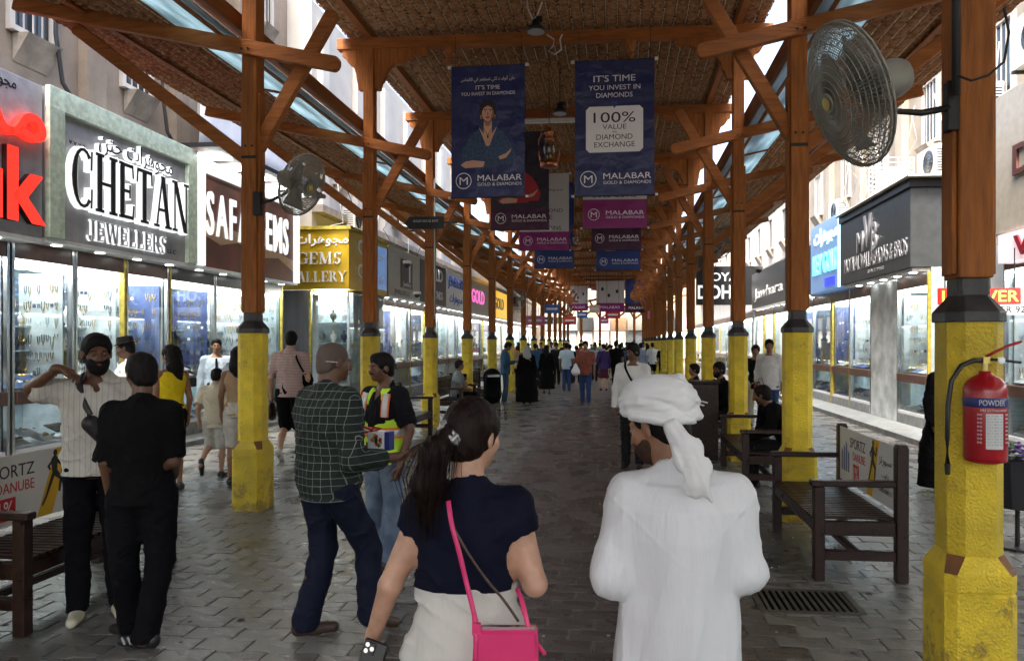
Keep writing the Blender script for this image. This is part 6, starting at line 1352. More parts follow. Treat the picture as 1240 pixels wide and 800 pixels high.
fab('f_navy', (.004, .0055, .018), spec=.15); fab('f_white', (.76, .76, .75), .75); mat('f_skirt', (.62, .60, .55), .8, bump=.7, bs=12, spec=.2, stretch=(1, 1, .3), dist=.025); mat('f_kandura', (.68, .685, .70), .6, bump=.7, bs=11, spec=.25, stretch=(1, 1, .16), dist=.03); mat('f_turban', (.70, .70, .70), .7, bump=.5, bs=30, spec=.2, stretch=(.5, .5, 1.6), dist=.008); fab('f_black', (.0045, .0045, .005), .9, spec=.12); fab('f_black2', (.005, .005, .007), .9, spec=.12); fab('f_dark', (.012, .011, .013), spec=.15); fab('f_blacktee', (.005, .0055, .008), spec=.15)
fab('f_jeans', (.07, .10, .16), .9, col2=(.16, .21, .28), vs=5, bump=.4, bs=300); fab('f_darkjeans', (.006, .008, .02), spec=.15); fab('f_bluejeans', (.03, .06, .17)); fab('f_yellow', (.75, .55, .01)); fab('f_cream', (.58, .52, .40)); fab('f_shorts', (.42, .40, .36), col2=(.6, .58, .52), vs=12); fab('f_lightblue', (.42, .52, .60)); fab('f_grey', (.25, .27, .28)); fab('f_denim', (.04, .11, .20)); fab('f_scarf', (.30, .29, .29)); fab('f_orange', (.32, .075, .03), col2=(.10, .05, .05), vs=22); fab('f_maroon', (.09, .012, .03)); fab('f_red', (.4, .02, .03)); fab('f_pattern', (.45, .50, .60), col2=(.12, .18, .35), vs=30); fab('f_tan', (.32, .22, .13)); fab('f_purple', (.05, .03, .12)); fab('f_green', (.03, .16, .08))
mat('hair_tie', (.35, .34, .34), .3, metal=.5); mat('shoe_black', (.012, .012, .013), .45, bump=.2); mat('shoe_brown', (.04, .02, .015), .5); mat('shoe_white', (.6, .6, .58), .5); mat('shoe_cream', (.62, .58, .44), .5); mat('pink_bag', (.68, .035, .16), .35, var=.06, bump=.12, bs=300); mat('strap_brown', (.06, .03, .02), .4)
stripes('f_plaid', (.012, .019, .016), (.17, .19, .17), [('Z', .044, .0030, 0), ('X', .044, .0022, .01)])
stripes('f_stripe', (.50, .40, .37), (.30, .12, .12), [('Z', .022, .007, 0)])
stripes('f_linen', (.55, .53, .48), (.42, .40, .36), [('X', .03, .005, 0)])
W3 = lambda p: (p.x, p.y)
# 1. the woman in front
t, P = person('woman from behind in navy cap sleeve top and white skirt with pink bag strap', (-.44, 2.13), 2, 1.565, {'sl': (-.138, 0, 1.262), 'sr': (.144, 0, 1.262), 'el': (-.222, -.035, 1.02), 'wl': (-.292, .03, .845), 'er': (.198, -.035, 1.03), 'wr': (.165, .19, 1.06), 'hd': (.012, .022, 1.447)},
    res=.009, fineh=.006, skin='light', female=True, head=(-30, -6), hair='pony', hairmat='hair_brown', fat=1.16, hands={'l': ((-.22, .35, -1), (.9, .3, .1), .5, 1), 'r': ((-.2, 1, .3), (-1, 0, 0), .5, -1)},
    top=dict(mat='f_navy', sleeve='cap', slen=.30, off=.010, soff=.012, hem=.655, flare=.012, res=.007, fold=.004), skirt=dict(mat='f_skirt', off=.022, top=.665, bot=.05, r=(.235, .20), res=.0085,
    warp=lambda X, Y, Z: .0045 * (1 - 2.2 * (1 - np.abs(np.sin(.5 * (Z * 95 + X * 26 + 2.4 * np.sin(X * 13))))) ** 3) * np.clip((Z - .78) * 5, 0, 1) + .006 * np.sin(X * 34 + Z * 9 + 1.6 * np.sin(Z * 6)) + .003 * np.sin(X * 75 - Z * 22)), seed=11, shoes='shoe_white')
mb = MB(); g_ = np.random.default_rng(77); hp, Rh = P['hp'], P['Rh']
for k in range(150):
    ox, oy = g_.normal(0, .020), g_.normal(0, .014); q = []
    for i, (x, y, z, sp_) in enumerate(((-.012, -.105, .005, .5), (-.03, -.150, -.055, 1.7), (-.05, -.150, -.14, 2.1), (-.052, -.137, -.23, 1.6), (-.05, -.125, -.29 - g_.uniform(0, .05), 1.2 + g_.uniform(0, .8)))): q.append(hp(x + ox * sp_ + g_.normal(0, .003), y + oy * sp_ - .008, z))
    mb.tube(q, .0009, 3)
for k in range(60):
    a = g_.uniform(-1.2, 1.2); q = [hp(.085 * math.sin(a) + g_.normal(0, .002), -.10 * math.cos(a) * .9, .07 + g_.uniform(-.09, .03))]; e = hp(-.012, -.108, .005); mid = (q[0] + e) / 2 + Rh @ V3(0, -.012, .004); mb.tube([q[0], mid, e], .0008, 3)
mb.build('loose_hair', 'hair_brown', t)['kind'] = 'stuff'
ph = thing('mobile_phone', 'black mobile phone held low in the left hand of the woman in the white skirt', 'phone', pt(447, 2.10, 808), R(-12)); ph.rotation_euler = (R(-14), R(14), R(-8))
MB().b2(-.037, .037, -.005, .005, -.075, .075).build('body', 'board_black', ph, bevel=.004); MB().b2(-.030, .002, -.0085, -.0051, .035, .068).build('camera_bump', 'dark_metal', ph, bevel=.002)
for x, z in ((-.022, .060), (-.022, .043), (-.006, .052)): MB().cyl((x, -.0086, z), (x, -.0105, z), .0065, n=12).build('lens', 'chrome', ph)
# pink bag with its strap
bg = thing('shoulder_bag', 'bright pink shoulder bag with long strap across the back of the woman in front', 'bag', pt(612, 1.93, 800), R(4))
mb = MB(); mb.prism([(-.088, -.13), (.092, -.13), (.084, .088), (-.078, .088)], .055, Matrix(((1, 0, 0, 0), (0, 0, 1, -.0275), (0, 1, 0, 0), (0, 0, 0, 1)))); mb.build('bag_body', 'pink_bag', bg, bevel=.008)
MB().b2(-.076, .082, -.031, -.0285, .062, .070).build('seam', 'strap_brown', bg) if False else None; MB().b2(-.074, .080, -.008, .008, .0885, .092).build('zip', 'chrome', bg)
def strap(name, pts, wd, m, parent, th=.003):
    pts = [Vector(p) for p in pts]; q = []
    for i in range(len(pts) - 1):
        for k in range(5):
            u = k / 5; p0, p1, p2, p3 = pts[max(i - 1, 0)], pts[i], pts[i + 1], pts[min(i + 2, len(pts) - 1)]; q.append(.5 * ((2 * p1) + (-p0 + p2) * u + (2 * p0 - 5 * p1 + 4 * p2 - p3) * u * u + (-p0 + 3 * p1 - 3 * p2 + p3) * u ** 3))
    q.append(pts[-1]); vs = []; iv = parent.matrix_basis.inverted() if parent else Matrix.Identity(4)
    for i, p in enumerate(q):
        d = (q[min(i + 1, len(q) - 1)] - q[max(i - 1, 0)]).normalized(); s_ = d.cross(Vector((0, -1, 0))).normalized(); n_ = s_.cross(d).normalized()
        for a, b in ((-1, -1), (1, -1), (1, 1), (-1, 1)): vs.append(iv @ (p + s_ * a * wd / 2 + n_ * b * th / 2))
    fs = [(i * 4 + k, i * 4 + (k + 1) % 4, (i + 1) * 4 + (k + 1) % 4, (i + 1) * 4 + k) for i in range(len(q) - 1) for k in range(4)] + [(0, 3, 2, 1), tuple(len(vs) - 4 + k for k in range(4))]
    o = MB().add(vs, fs).build(name, m, parent, True); return o
bpy.context.view_layer.update()
Pq = lambda px, py, zc: pt(px, zc, py)
strap('strap', [Pq(543, 606, 2.02), Pq(547, 634, 1.985), Pq(557, 672, 1.975), Pq(566, 710, 1.97), Pq(574, 742, 1.94), Pq(580, 768, 1.925)], .013, 'pink_bag', bg)
strap('strap', [Pq(626, 712, 2.0), Pq(633, 730, 1.95), Pq(640, 762, 1.925)], .012, 'pink_bag', bg)
strap('strap_tail', [Pq(574, 744, 1.925), Pq(576, 770, 1.905), Pq(575, 800, 1.90)], .012, 'pink_bag', bg); strap('strap_tail', [Pq(632, 735, 1.94), Pq(646, 770, 1.93), Pq(660, 792, 1.93)], .010, 'pink_bag', bg)
MB().box((-.073, -.02, .092), (.022, .012, .03), None).build('buckle', 'pink_bag', bg)
o = strap('thin_strap', [Pq(550, 640, 1.982), Pq(566, 668, 1.972), Pq(588, 700, 1.965), Pq(610, 726, 1.96), Pq(628, 752, 1.95)], .007, 'strap_brown', None); tag(o, 'thin brown strap crossing under the pink one on the navy top', 'strap')
# 2. the man in the white robe and turban
def robe_warp(X, Y, Z):
    th = np.arctan2(X, -Y + 0 * X); pl = np.clip((1.27 - Z) * 5, 0, 1)
    a = (.0075 * np.sin(X * 27 + 3.5 * Z + 1.2 * np.sin(Z * 2.1 + X * 4)) + .0030 * np.sin(X * 62 - 5 * Z + 1.5 * np.sin(Z * 3)) - .0035 * (1 - np.abs(np.sin(.5 * (X * 48 - Z * 9 + 1.5 * np.sin(Z * 2.3 + 1))))) ** 5) * pl
    sl = np.clip((np.abs(X) - .15) * 40, 0, 1) * np.clip((Z - .9) * 8, 0, 1); b = (-.0028 * (1 - np.abs(np.sin(.5 * (Z * 70 + np.abs(X) * 80 + 2 * np.sin(Y * 22 + Z * 7))))) ** 3 + .0014 * np.sin(Z * 30 - np.abs(X) * 60 + Y * 50 + 1)) * sl
    v = Z - (1.10 + np.abs(X) * .88); yk = .0028 * np.exp(-(v / .0045) ** 2) * (Y < 0) * (Z < 1.30)
    seam = .0018 * np.exp(-((np.abs(X) - .17) / .004) ** 2) * (Y < 0)
    return a + b - yk - seam + .0010 * np.sin(X * 22 + Z * 15 + 2 * np.sin(Z * 7 + X * 5)) * (Z < 1.3)
t, P = person('man from behind in long white robe and wrapped white turban, looking to his left', (.178, 2.19), 1, 1.66, {'sl': (-.158, 0, 1.290), 'sr': (.160, 0, 1.290), 'el': (-.192, -.035, 1.05), 'wl': (-.10, .17, 1.02), 'er': (.172, -.02, 1.06), 'wr': (.13, .19, .98), 'hd': (-.062, .07, 1.470), 'nb': (-.010, .008, 1.345)},
    res=.010, fineh=.0065, skin='mid', head=(52, -16, 0), hair='crop', beard='stubble', fat=1.02, hands={'l': ((.3, 1, .1), (.9, 0, -.2), .6, 1), 'r': ((-.3, 1, 0), (-1, 0, -.2), .6, -1)},
    robe=dict(mat='f_kandura', off=.020, r=(.225, .18), hip=.182, res=.0062, soff=.019, warp=robe_warp), seed=12)
hp, Rh = P['hp'], P['Rh']
S = SDF(.0052); tilt = Rh @ rotm(0, 14)
def ringcap(S, c, rx, ry, r, Rm, dz=0, n=16, a0=0, a1=360, k=.008, lift=0):
    p = None
    for i in range(n + 1):
        a = R(a0 + (a1 - a0) * i / n); v = c + Rm @ V3(rx * math.sin(a), ry * math.cos(a), dz + lift * math.sin(a + .6))
        if p is not None: S.cap(p, v, r, r, k)
        p = v
S.ell(hp(0, -.026, .082), (.098, .124, .076), .01, rot=tilt).ell(hp(0, -.07, .045), (.086, .072, .06), .03, rot=tilt)
ringcap(S, hp(0, -.020, .046), .088, .112, .017, tilt, 0, lift=.016, k=.006); ringcap(S, hp(0, -.022, .066), .090, .113, .017, tilt, 0, lift=-.020, k=.006)
ringcap(S, hp(0, -.028, .090), .083, .104, .018, tilt, 0, lift=.014, k=.006); ringcap(S, hp(0, -.05, .022), .084, .086, .015, tilt, 0, 10, 95, 265, lift=.008)
S.cap(hp(-.085, .03, .085), hp(.03, -.10, .125), .016, .020, .012).cap(hp(.075, .06, .08), hp(.0, -.12, .09), .016, .018, .012).cap(hp(-.06, .07, .10), hp(.07, -.05, .125), .016, .018, .012)
zt = np.array(tilt)
def turb_warp(X, Y, Z):
    u = zt[0, 2] * X + zt[1, 2] * Y + zt[2, 2] * Z; v = zt[0, 0] * X + zt[1, 0] * Y + zt[2, 0] * Z
    return .0016 * np.sin(u * 150 + v * 70 + 2.2 * np.sin(v * 16 + Z * 9)) + .0010 * np.sin(u * 330 - v * 110 + 1) + .0055 * (1 - np.abs(np.sin(u * 62 + v * 20 + 1.3 * np.sin(v * 21 + 1)))) ** 3
S.warp = turb_warp; o = S.build('turban', 'f_turban', t)
S = SDF(.0055); a = hp(.045, -.115, .0); w2l = lambda px, py, zc: np.array((t.matrix_basis.inverted() @ pt(px, zc, py))[:])
k0, k1, k2, k3 = w2l(826, 536, 2.04), w2l(838, 560, 2.01), w2l(848, 590, 2.0), w2l(857, 612, 2.0)
S.cap(w2l(815, 518, 2.06), k0, .026, .030, .02).ell(k0 + (k1 - k0) * .6, (.042, .020, .052), .02, rot=rotm(0, 0, 16)).ell(w2l(845, 578, 2.0), (.036, .015, .060), .02, rot=rotm(0, 0, 20)).cap(w2l(848, 585, 2.0), w2l(861, 606, 1.995), .020, .004, .02)
S.warp = lambda X, Y, Z: .0016 * np.sin(X * 190 + Z * 80 + 2 * np.sin(Z * 30)) - .0035 * (1 - np.abs(np.sin(X * 75 + Z * 32 + .8))) ** 3; S.build('turban_tail', 'f_turban', t)
# 3. bearded man in the pale shirt, arm raised
g = gnd(118, 742); mat('sling_black', (.015, .013, .016), .5, bump=.3)
t, P = person('bearded man in a pale open shirt with one elbow raised and a black sling bag', (g.x, g.y), -148, 1.79, {'sr': (.205, 0, 1.435), 'er': (.345, .04, 1.440), 'wr': (.19, .21, 1.565), 'sl': (-.19, 0, 1.43), 'wl': (-.2, .22, 1.0), 'hd': (0, .035, 1.655), 'al': (-.12, .02, .08), 'ar': (.10, .06, .08), 'kr': (.10, .05, .5)},
    res=.010, fineh=.0062, skin='dark', head=(14, -4), hair='short', beard='full', fat=1.0, hands={'r': ((-.9, -.35, -.2), (-.1, -.2, -1), .7, 1), 'l': ((0, 1, 0), (1, 0, 0), .6, 1)},
    top=dict(mat='f_linen', sleeve='short', slen=.74, off=.022, soff=.024, hem=.50, flare=.03, vneck=True, collar=True, res=.009, fold=.008), bottom=dict(mat='f_black2', res=.012), shoes='shoe_cream', seed=13)
D = P['D']; S = SDF(.008); S.cap((.02, .135, 1.22), (-.09, .125, 1.08), .055, .05, .02); S.cut.append((V3(0, 1, 0), .20)); S.build('body', 'sling_black', b := thing('sling_bag', 'black sling bag worn across the chest of the bearded man', 'bag', t.location[:], t.rotation_euler.z))
bpy.context.view_layer.update(); L2W = t.matrix_basis
strap('strap', [L2W @ Vector(p) for p in ((.085, -.03, 1.525), (.095, .06, 1.47), (.07, .118, 1.36), (.03, .150, 1.27))], .05, 'sling_black', b, .008)
o = MB(); [o.cyl((-.02 - k * .02, .19, 1.15), (-.02 - k * .02, .195, 1.15), .005, n=6) for k in range(4)]; o.build('eyelets', 'chrome', b)
# 4. man in black, back to the camera
g = gnd(166, 786)
t, P = person('man dressed all in black, seen from behind beside the left bench', (g.x, g.y + .04), 16, 1.665, {'al': (-.10, .16, .075), 'tl': (-.20, .22, .02), 'ar': (.03, -.02, .075), 'tr': (-.10, .03, .02), 'el': (-.178, -.02, 1.05), 'wl': (-.17, .05, .80), 'er': (.172, .0, 1.05), 'wr': (.12, .18, .95), 'sl': (-.160, 0, 1.345), 'sr': (.160, 0, 1.345), 'hd': (-.01, .02, 1.548)},
    res=.011, fineh=.0065, skin='dark', head=(38, -4), hair='short', fat=.96, hands={'l': ((0, .25, -1), (.9, .2, 0), .45, 1)}, top=dict(mat='f_black', sleeve='short', slen=.86, off=.018, soff=.020, hem=.49, flare=.015, fold=.006, collar=True, res=.010), bottom=dict(mat='f_black2', off=.02, res=.012, leg=.055), seed=14)
mat('shoe_stripe', (.35, .35, .36), .5)
for k in range(3):
    MB().box((-.02 - k * .03, -.042, .055), (.010, .006, .045), Matrix.Rotation(R(-20), 3, 'Y')).build('shoe_stripe', 'shoe_stripe', t)
# 5. man in the checked shirt
g = gnd(398, 776)
t, P = person('balding man in a dark checked shirt holding out small boxes, seen from behind', (g.x - .02, g.y + .05), -32, 1.73, {'al': (-.13, -.06, .08), 'tl': (-.05, .08, .02), 'kl': (-.09, .03, .5), 'ar': (.14, .20, .12), 'tr': (.19, .34, .03), 'kr': (.11, .20, .5), 'er': (.245, -.02, 1.06), 'wr': (.27, .27, 1.045), 'el': (-.22, .02, 1.08), 'wl': (-.05, .27, 1.06), 'sl': (-.19, 0, 1.40), 'sr': (.19, 0, 1.40), 'hd': (.0, .04, 1.605), 'flatr': (.35, .85, -.35)},
    res=.010, fineh=.0062, skin='dark', head=(-14, -5), hair='crop', hairmat='hair_grey', fat=1.16, hands={'r': ((.45, .9, .12), (-.1, .0, 1), .35, -1), 'l': ((.6, .8, .1), (0, 0, 1), .4, 1)},
    top=dict(mat='f_plaid', sleeve='long', slen=.66, off=.024, soff=.022, hem=.475, flare=.03, fold=.007, collar=True, res=.0085), bottom=dict(mat='f_darkjeans', off=.014, res=.011, leg=.06), shoes='shoe_brown', seed=15)
hp = P['hp']; S = SDF(.004); ringcap(S, hp(0, .0, .002), .083, .10, .003, P['Rh'], 0, 16, -100, -260 + 0, .0); S.build('glasses_strap', 'paper_white', t)
bx_ = thing('product_box', 'small printed boxes with red cord held up by the checked shirt man', 'box', pt(458, 4.5, 532), R(-12))
MB().b2(-.055, .055, -.03, .03, -.06, .045).build('box', 'paper_white', bx_, bevel=.002); MB().b2(.057, .09, -.025, .035, -.06, .05).build('box', 'ext_blue', bx_)
mb = MB(); g_ = np.random.default_rng(4)
for k in range(14): mb.mi = k % 4; mb.box((g_.uniform(-.03, .035), -.0305, g_.uniform(-.045, .03)), (.02, .002, .02), Matrix.Rotation(g_.uniform(0, 3), 3, 'Y'))
mb.build('print', ['ink', 'sport_yellow', 'f_green', 'sport_red'], bx_)['kind'] = 'stuff'
mb = MB(); mb.tube([(-.12, -.03, .06), (-.08, -.05, .085), (-.03, -.03, .06), (.0, -.05, .08), (.03, -.02, .07), (-.02, 0, .055), (-.09, -.02, .04), (-.13, -.04, .05), (-.10, -.03, .08)], .006, 6).build('red_cord', 'ext_red', bx_, True)
# 6. man in the high visibility vest
mat('hivis', (.52, .85, .02), .5, emit=0, var=.05, bump=.2, bs=200); mat('vest_silver', (.5, .5, .5), .3, metal=.2); mat('vest_orange', (.9, .16, .02), .5)
g = gnd(466, 684)
t, P = person('man in a yellow high visibility vest over black shirt and faded jeans', (g.x, g.y), 152, 1.65, {'wl': (-.225, .06, .80), 'el': (-.245, -.02, 1.06), 'wr': (.12, .26, 1.05), 'er': (.20, .0, 1.06), 'sl': (-.18, 0, 1.335), 'sr': (.18, 0, 1.335), 'hd': (.01, .03, 1.53), 'al': (-.08, .06, .08), 'ar': (.12, -.12, .08), 'kr': (.10, 0, .46)},
    res=.010, fineh=.0062, skin='dark', head=(-14, -2), hair='short', beard='moustache', hands={'l': ((-.02, .25, -1), (1, .1, 0), .6, 1), 'r': ((.2, 1, .2), (-1, 0, .3), .5, -1)},
    top=dict(mat='f_blacktee', sleeve='short', slen=.74, off=.014, soff=.022, hem=.55, collar=True, vneck=True, res=.009), bottom=dict(mat='f_jeans', off=.016, res=.011, leg=.052), shoes='shoe_brown', seed=16)
D = P['D']; S = SDF(.0085); S.tor([(.79, 0, 0, .185, .135), (.90, 0, 0, .182, .132), (1.1, 0, 0, .178, .128), (1.28, 0, 0, .165, .118), (1.345, 0, 0, .12, .095), (1.37, 0, 0, .10, .08)], .01)
for q in (-1, 1): S.ell((q * .205, 0, 1.27), (.062, .075, .13), .02, 's')
S.ell((0, .13, 1.33), (.062, .09, .24), .01, 's'); S.cap((0, -.01, 1.33), (0, .0, 1.5), .075, .10, .01, 's'); S.warp = folds(3, .004); S.cut.append((V3(0, 0, -1), -.80)); v = S.build('vest', 'hivis', t)
def band(nm, z0, z1, m_, off):
    S = SDF(.008); S.tor([(z0 - .02, 0, 0, .183 + off, .133 + off), (z1 + .02, 0, 0, .181 + off, .131 + off)], .0); S.warp = folds(3, .004); S.cut += [(V3(0, 0, -1), -z0), (V3(0, 0, 1), z1)]; S.build(nm, m_, v)
band('reflective_band', 1.015, 1.065, 'vest_silver', .004); band('orange_band', 1.065, 1.08, 'vest_orange', .006); band('orange_band', 1.0, 1.015, 'vest_orange', .006)
for q in (-1, 1):
    strap('orange_tape', [t.matrix_basis @ Vector(p) for p in ((q * .115, .118, 1.16), (q * .118, .112, 1.25), (q * .108, .085, 1.335))], .062, 'vest_orange', t, .004); strap('reflective_tape', [t.matrix_basis @ Vector(p) for p in ((q * .115, .122, 1.16), (q * .118, .116, 1.25), (q * .108, .089, 1.337))], .04, 'vest_silver', t, .004)
# ---- middle distance
def place(px, py): g = gnd(px, py); return (g.x, g.y)
def at(px, zc): g = pt(px, zc); return (g.x, g.y)
def hat(P, t):
    R4 = Matrix((P['Rh']).tolist()).to_4x4(); hp = P['hp']; MB().lathe([(.135, .052), (.14, .056), (.098, .062), (.094, .12), (.085, .148), (.04, .152), (.0, .145)], 20, Matrix.Translation(Vector(hp(0, -.01, 0))) @ R4).build('hat', 'f_black', t, True); MB().lathe([(.0985, .064), (.0975, .085)], 20, Matrix.Translation(Vector(hp(0, -.01, 0))) @ R4).build('hat_band', 'f_dark', t)
t, P = person('man in a black trilby hat and white shirt looking into the left shop window', at(154, 9.3), 120, 1.78, res=.013, fineh=.009, skin='dark', head=(-10, -10), hair='crop', top=dict(mat='f_white', sleeve='short', collar=True, off=.02), bottom=dict(mat='f_dark'), seed=21); hat(P, t)
t, P = person('woman with long dark curly hair in a bright yellow halter top', at(207, 8.6), 60, 1.70, {'el': (-.17, .02, 1.10), 'wl': (-.08, .22, 1.02)}, res=.011, fineh=.008, skin='mid', female=True, head=(12, -4), hair='long', hairmat='hair_black', top=dict(mat='f_yellow', sleeve='none', off=.014, hem=.56, flare=.02), bottom=dict(mat='f_black', len=.45), seed=22)
t, P = person('boy in a cream T-shirt and pale shorts walking away, one foot lifted', place(262, 578), 8, 1.40, {'al': (-.075, -.27, .24), 'kl': (-.07, .02, .40), 'tl': (-.075, -.24, .13), 'flatl': (0, .15, -1), 'ar': (.055, .02, .065), 'el': (-.21, -.04, .90), 'wl': (-.23, .03, .72)}, res=.010, fineh=.007, skin='light', hair='short', head=(0, -4), top=dict(mat='f_cream', sleeve='short', off=.026, soff=.026, hem=.46, flare=.02), bottom=dict(mat='f_shorts', len=.5, off=.028), shoes='shoe_black', seed=23)
t, P = person('adult in beige shorts mostly hidden behind the nearest left post', at(289, 9.0), 10, 1.68, {'el': (-.20, -.02, 1.08), 'wl': (-.21, .03, .85)}, res=.013, skin='mid', female=True, hair='long', top=dict(mat='f_tan', sleeve='none', off=.014, hem=.5), bottom=dict(mat='f_shorts', len=.5, off=.02), seed=24)
t, P = person('shop attendant in light blue shirt and dark tie at the left shop entrance', at(262, 12.6), -150, 1.80, res=.012, fineh=.009, skin='mid', hair='short', top=dict(mat='f_lightblue', sleeve='long', collar=True, off=.016), bottom=dict(mat='f_dark'), seed=25)
MB().add([(-.015, .14, 1.46), (.015, .14, 1.46), (.03, .155, 1.15), (0, .16, 1.10), (-.03, .155, 1.15), (-.015, .15, 1.46), (.015, .15, 1.46), (.03, .165, 1.15), (0, .17, 1.10), (-.03, .165, 1.15)], [(0, 1, 2, 3, 4), (9, 8, 7, 6, 5), (0, 5, 6, 1), (1, 6, 7, 2), (2, 7, 8, 3), (3, 8, 9, 4), (4, 9, 5, 0)]).build('tie', 'f_navy', t)
g = gnd(352, 557)
t, P = person('tall man in a pink striped T-shirt and black shorts carrying a dark bag, walking away', (g.x, g.y), 6, 1.90, {'al': (-.10, -.20, .15), 'tl': (-.10, -.10, .02), 'flatl': (0, .75, -.6), 'kl': (-.08, .02, .52), 'ar': (.08, .12, .085), 'el': (-.27, -.05, 1.2), 'wl': (-.28, .0, .93)}, res=.010, fineh=.008, skin='light', hair='short', head=(16, -4), top=dict(mat='f_stripe', sleeve='short', off=.022, soff=.026, hem=.49, flare=.015, fold=.007), bottom=dict(mat='f_black', len=.52, off=.028), shoes='shoe_white', seed=26)
bb = thing('shoulder_bag', 'dark round bag hanging at the right side of the man in the striped T-shirt', 'bag', t.location[:], t.rotation_euler.z); S = SDF(.012); S.ell((.24, .02, 1.16), (.085, .075, .13), .02); S.warp = folds(4, .006); S.build('bag_body', 'f_black', bb)
bpy.context.view_layer.update(); strap('strap', [t.matrix_basis @ Vector(p) for p in ((.10, -.04, 1.58), (.13, -.135, 1.50), (.20, -.13, 1.35), (.24, -.05, 1.25))], .03, 'f_black', bb)
bb = thing('carry_bag', 'dark bag held in the left hand of the man in the striped T-shirt', 'bag', t.location[:], t.rotation_euler.z); S = SDF(.012); S.ell((-.28, .02, .72), (.06, .13, .14), .02); S.warp = folds(6, .008); S.build('bag_body', 'bench_wood', bb); MB().tube([(-.28, -.06, .82), (-.28, .0, .90), (-.28, .08, .82)], .008).build('handle', 'dark_metal', bb)
def sit(H, lean=.0, hp=.50, spread=.10, kn=.42, yaw=0):
    b = hp; return {'pel': (0, 0, b), 'che': (0, lean * .7, b + .215 * H), 'nb': (0, lean, b + .315 * H), 'hd': (0, lean * 1.15 + .02, b + .408 * H), 'sl': (-.108 * H, lean, b + .285 * H), 'sr': (.108 * H, lean, b + .285 * H), 'el': (-.16 * H, lean * .6 + .04, b + .12 * H), 'er': (.16 * H, lean * .6 + .04, b + .12 * H),
        'wl': (-.10, .28, b + .13), 'wr': (.10, .28, b + .13), 'hl': (-.085, .0, b), 'hr': (.085, 0, b), 'kl': (-spread, kn, b + .01), 'kr': (spread, kn, b + .01), 'al': (-spread, kn + .02, .085), 'ar': (spread, kn + .02, .085), 'tl': (-spread, kn + .16, .02), 'tr': (spread, kn + .16, .02)}
t, P = person('grey shirted man seated on the left bench beside a child', (-3.80, 16.95, 0), -80, 1.72, sit(1.72, .06), res=.014, skin='mid', hair='short', top=dict(mat='f_grey', sleeve='short', off=.022, hem=.27), bottom=dict(mat='f_black2', waist=.34, seat=True), seed=31)
t, P = person('small child seated beside the grey shirted man on the left bench', (-3.72, 17.35, .08), -70, 1.15, {k: tuple(np.array(v) * (.62, .62, .80)) for k, v in sit(1.25, .04, .52).items()}, res=.014, skin='mid', hair='short', top=dict(mat='f_tan', sleeve='short', off=.02, hem=.30), bottom=dict(mat='f_cream', waist=.45, seat=True), seed=32)
t, P = person('man in black leaning forward on the right bench, hand near his mouth', (2.02, 8.95, 0), 84, 1.70, {**sit(1.70, .20, .48, .13), 'wr': (.06, .32, .98), 'er': (.20, .34, .66), 'wl': (-.16, .50, .60), 'el': (-.24, .26, .72), 'hd': (0, .33, 1.10), 'nb': (0, .25, .98)}, res=.012, fineh=.009, skin='dark', hair='short', head=(-20, -12), top=dict(mat='f_black', sleeve='long', off=.022, hem=.27), bottom=dict(mat='f_dark', waist=.34, seat=True), shoes='shoe_brown', seed=33)
t, P = person('dark haired man in black seated between the second and third right posts', at(874, 11.9), 110, 1.74, sit(1.74, .03, .58), res=.013, fineh=.010, skin='dark', hair='full', head=(20, 0), beard='full', top=dict(mat='f_black', sleeve='long', off=.02, hem=.30), bottom=dict(mat='f_black2', waist=.38, seat=True), seed=34)
t, P = person('man in dark clothes lounging on a far right bench with an arm stretched out', at(838, 14.2), 95, 1.72, {**sit(1.72, -.05, .50), 'wl': (-.45, .35, .95), 'el': (-.30, .12, .96)}, res=.014, skin='mid', hair='short', top=dict(mat='f_dark', sleeve='long', off=.02, hem=.27), bottom=dict(mat='f_black2', waist=.34, seat=True), seed=35)
t, P = person('man in a white shirt and jeans standing near the right shops', at(932, 14.2), 150, 1.80, res=.013, fineh=.010, skin='mid', hair='short', head=(20, 0), top=dict(mat='f_white', sleeve='long', slen=.5, collar=True, off=.024), bottom=dict(mat='f_bluejeans'), seed=36)
t, P = person('slim person in a black T-shirt and pale trousers near the right shops', at(915, 15.2), 170, 1.68, res=.014, skin='mid', female=True, hair='full', top=dict(mat='f_blacktee', sleeve='short'), bottom=dict(mat='f_cream'), seed=37)
rb = thing('carry_bag', 'red shopping bag held by the man in the white shirt near the right shops', 'bag', at(921, 14.1) + (.62,)); MB().prism([(-.15, 0), (.15, 0), (.11, .30), (-.11, .30)], .1, Matrix(((1, 0, 0, 0), (0, 0, -1, .05), (0, 1, 0, 0), (0, 0, 0, 1)))).build('bag_body', 'ext_red', rb, bevel=.01); MB().tube([(-.06, 0, .3), (-.03, 0, .42), (.03, 0, .42), (.06, 0, .3)], .006).build('handle', 'dark_metal', rb)
t, P = person('woman in a flowing black abaya standing behind the nearest right post', at(1146, 8.6), 200, 1.64, res=.013, skin='mid', female=True, hair='scarf', hairmat='f_black', robe=dict(mat='f_black', r=(.34, .26), off=.03, hip=.24, soff=.04), seed=38)
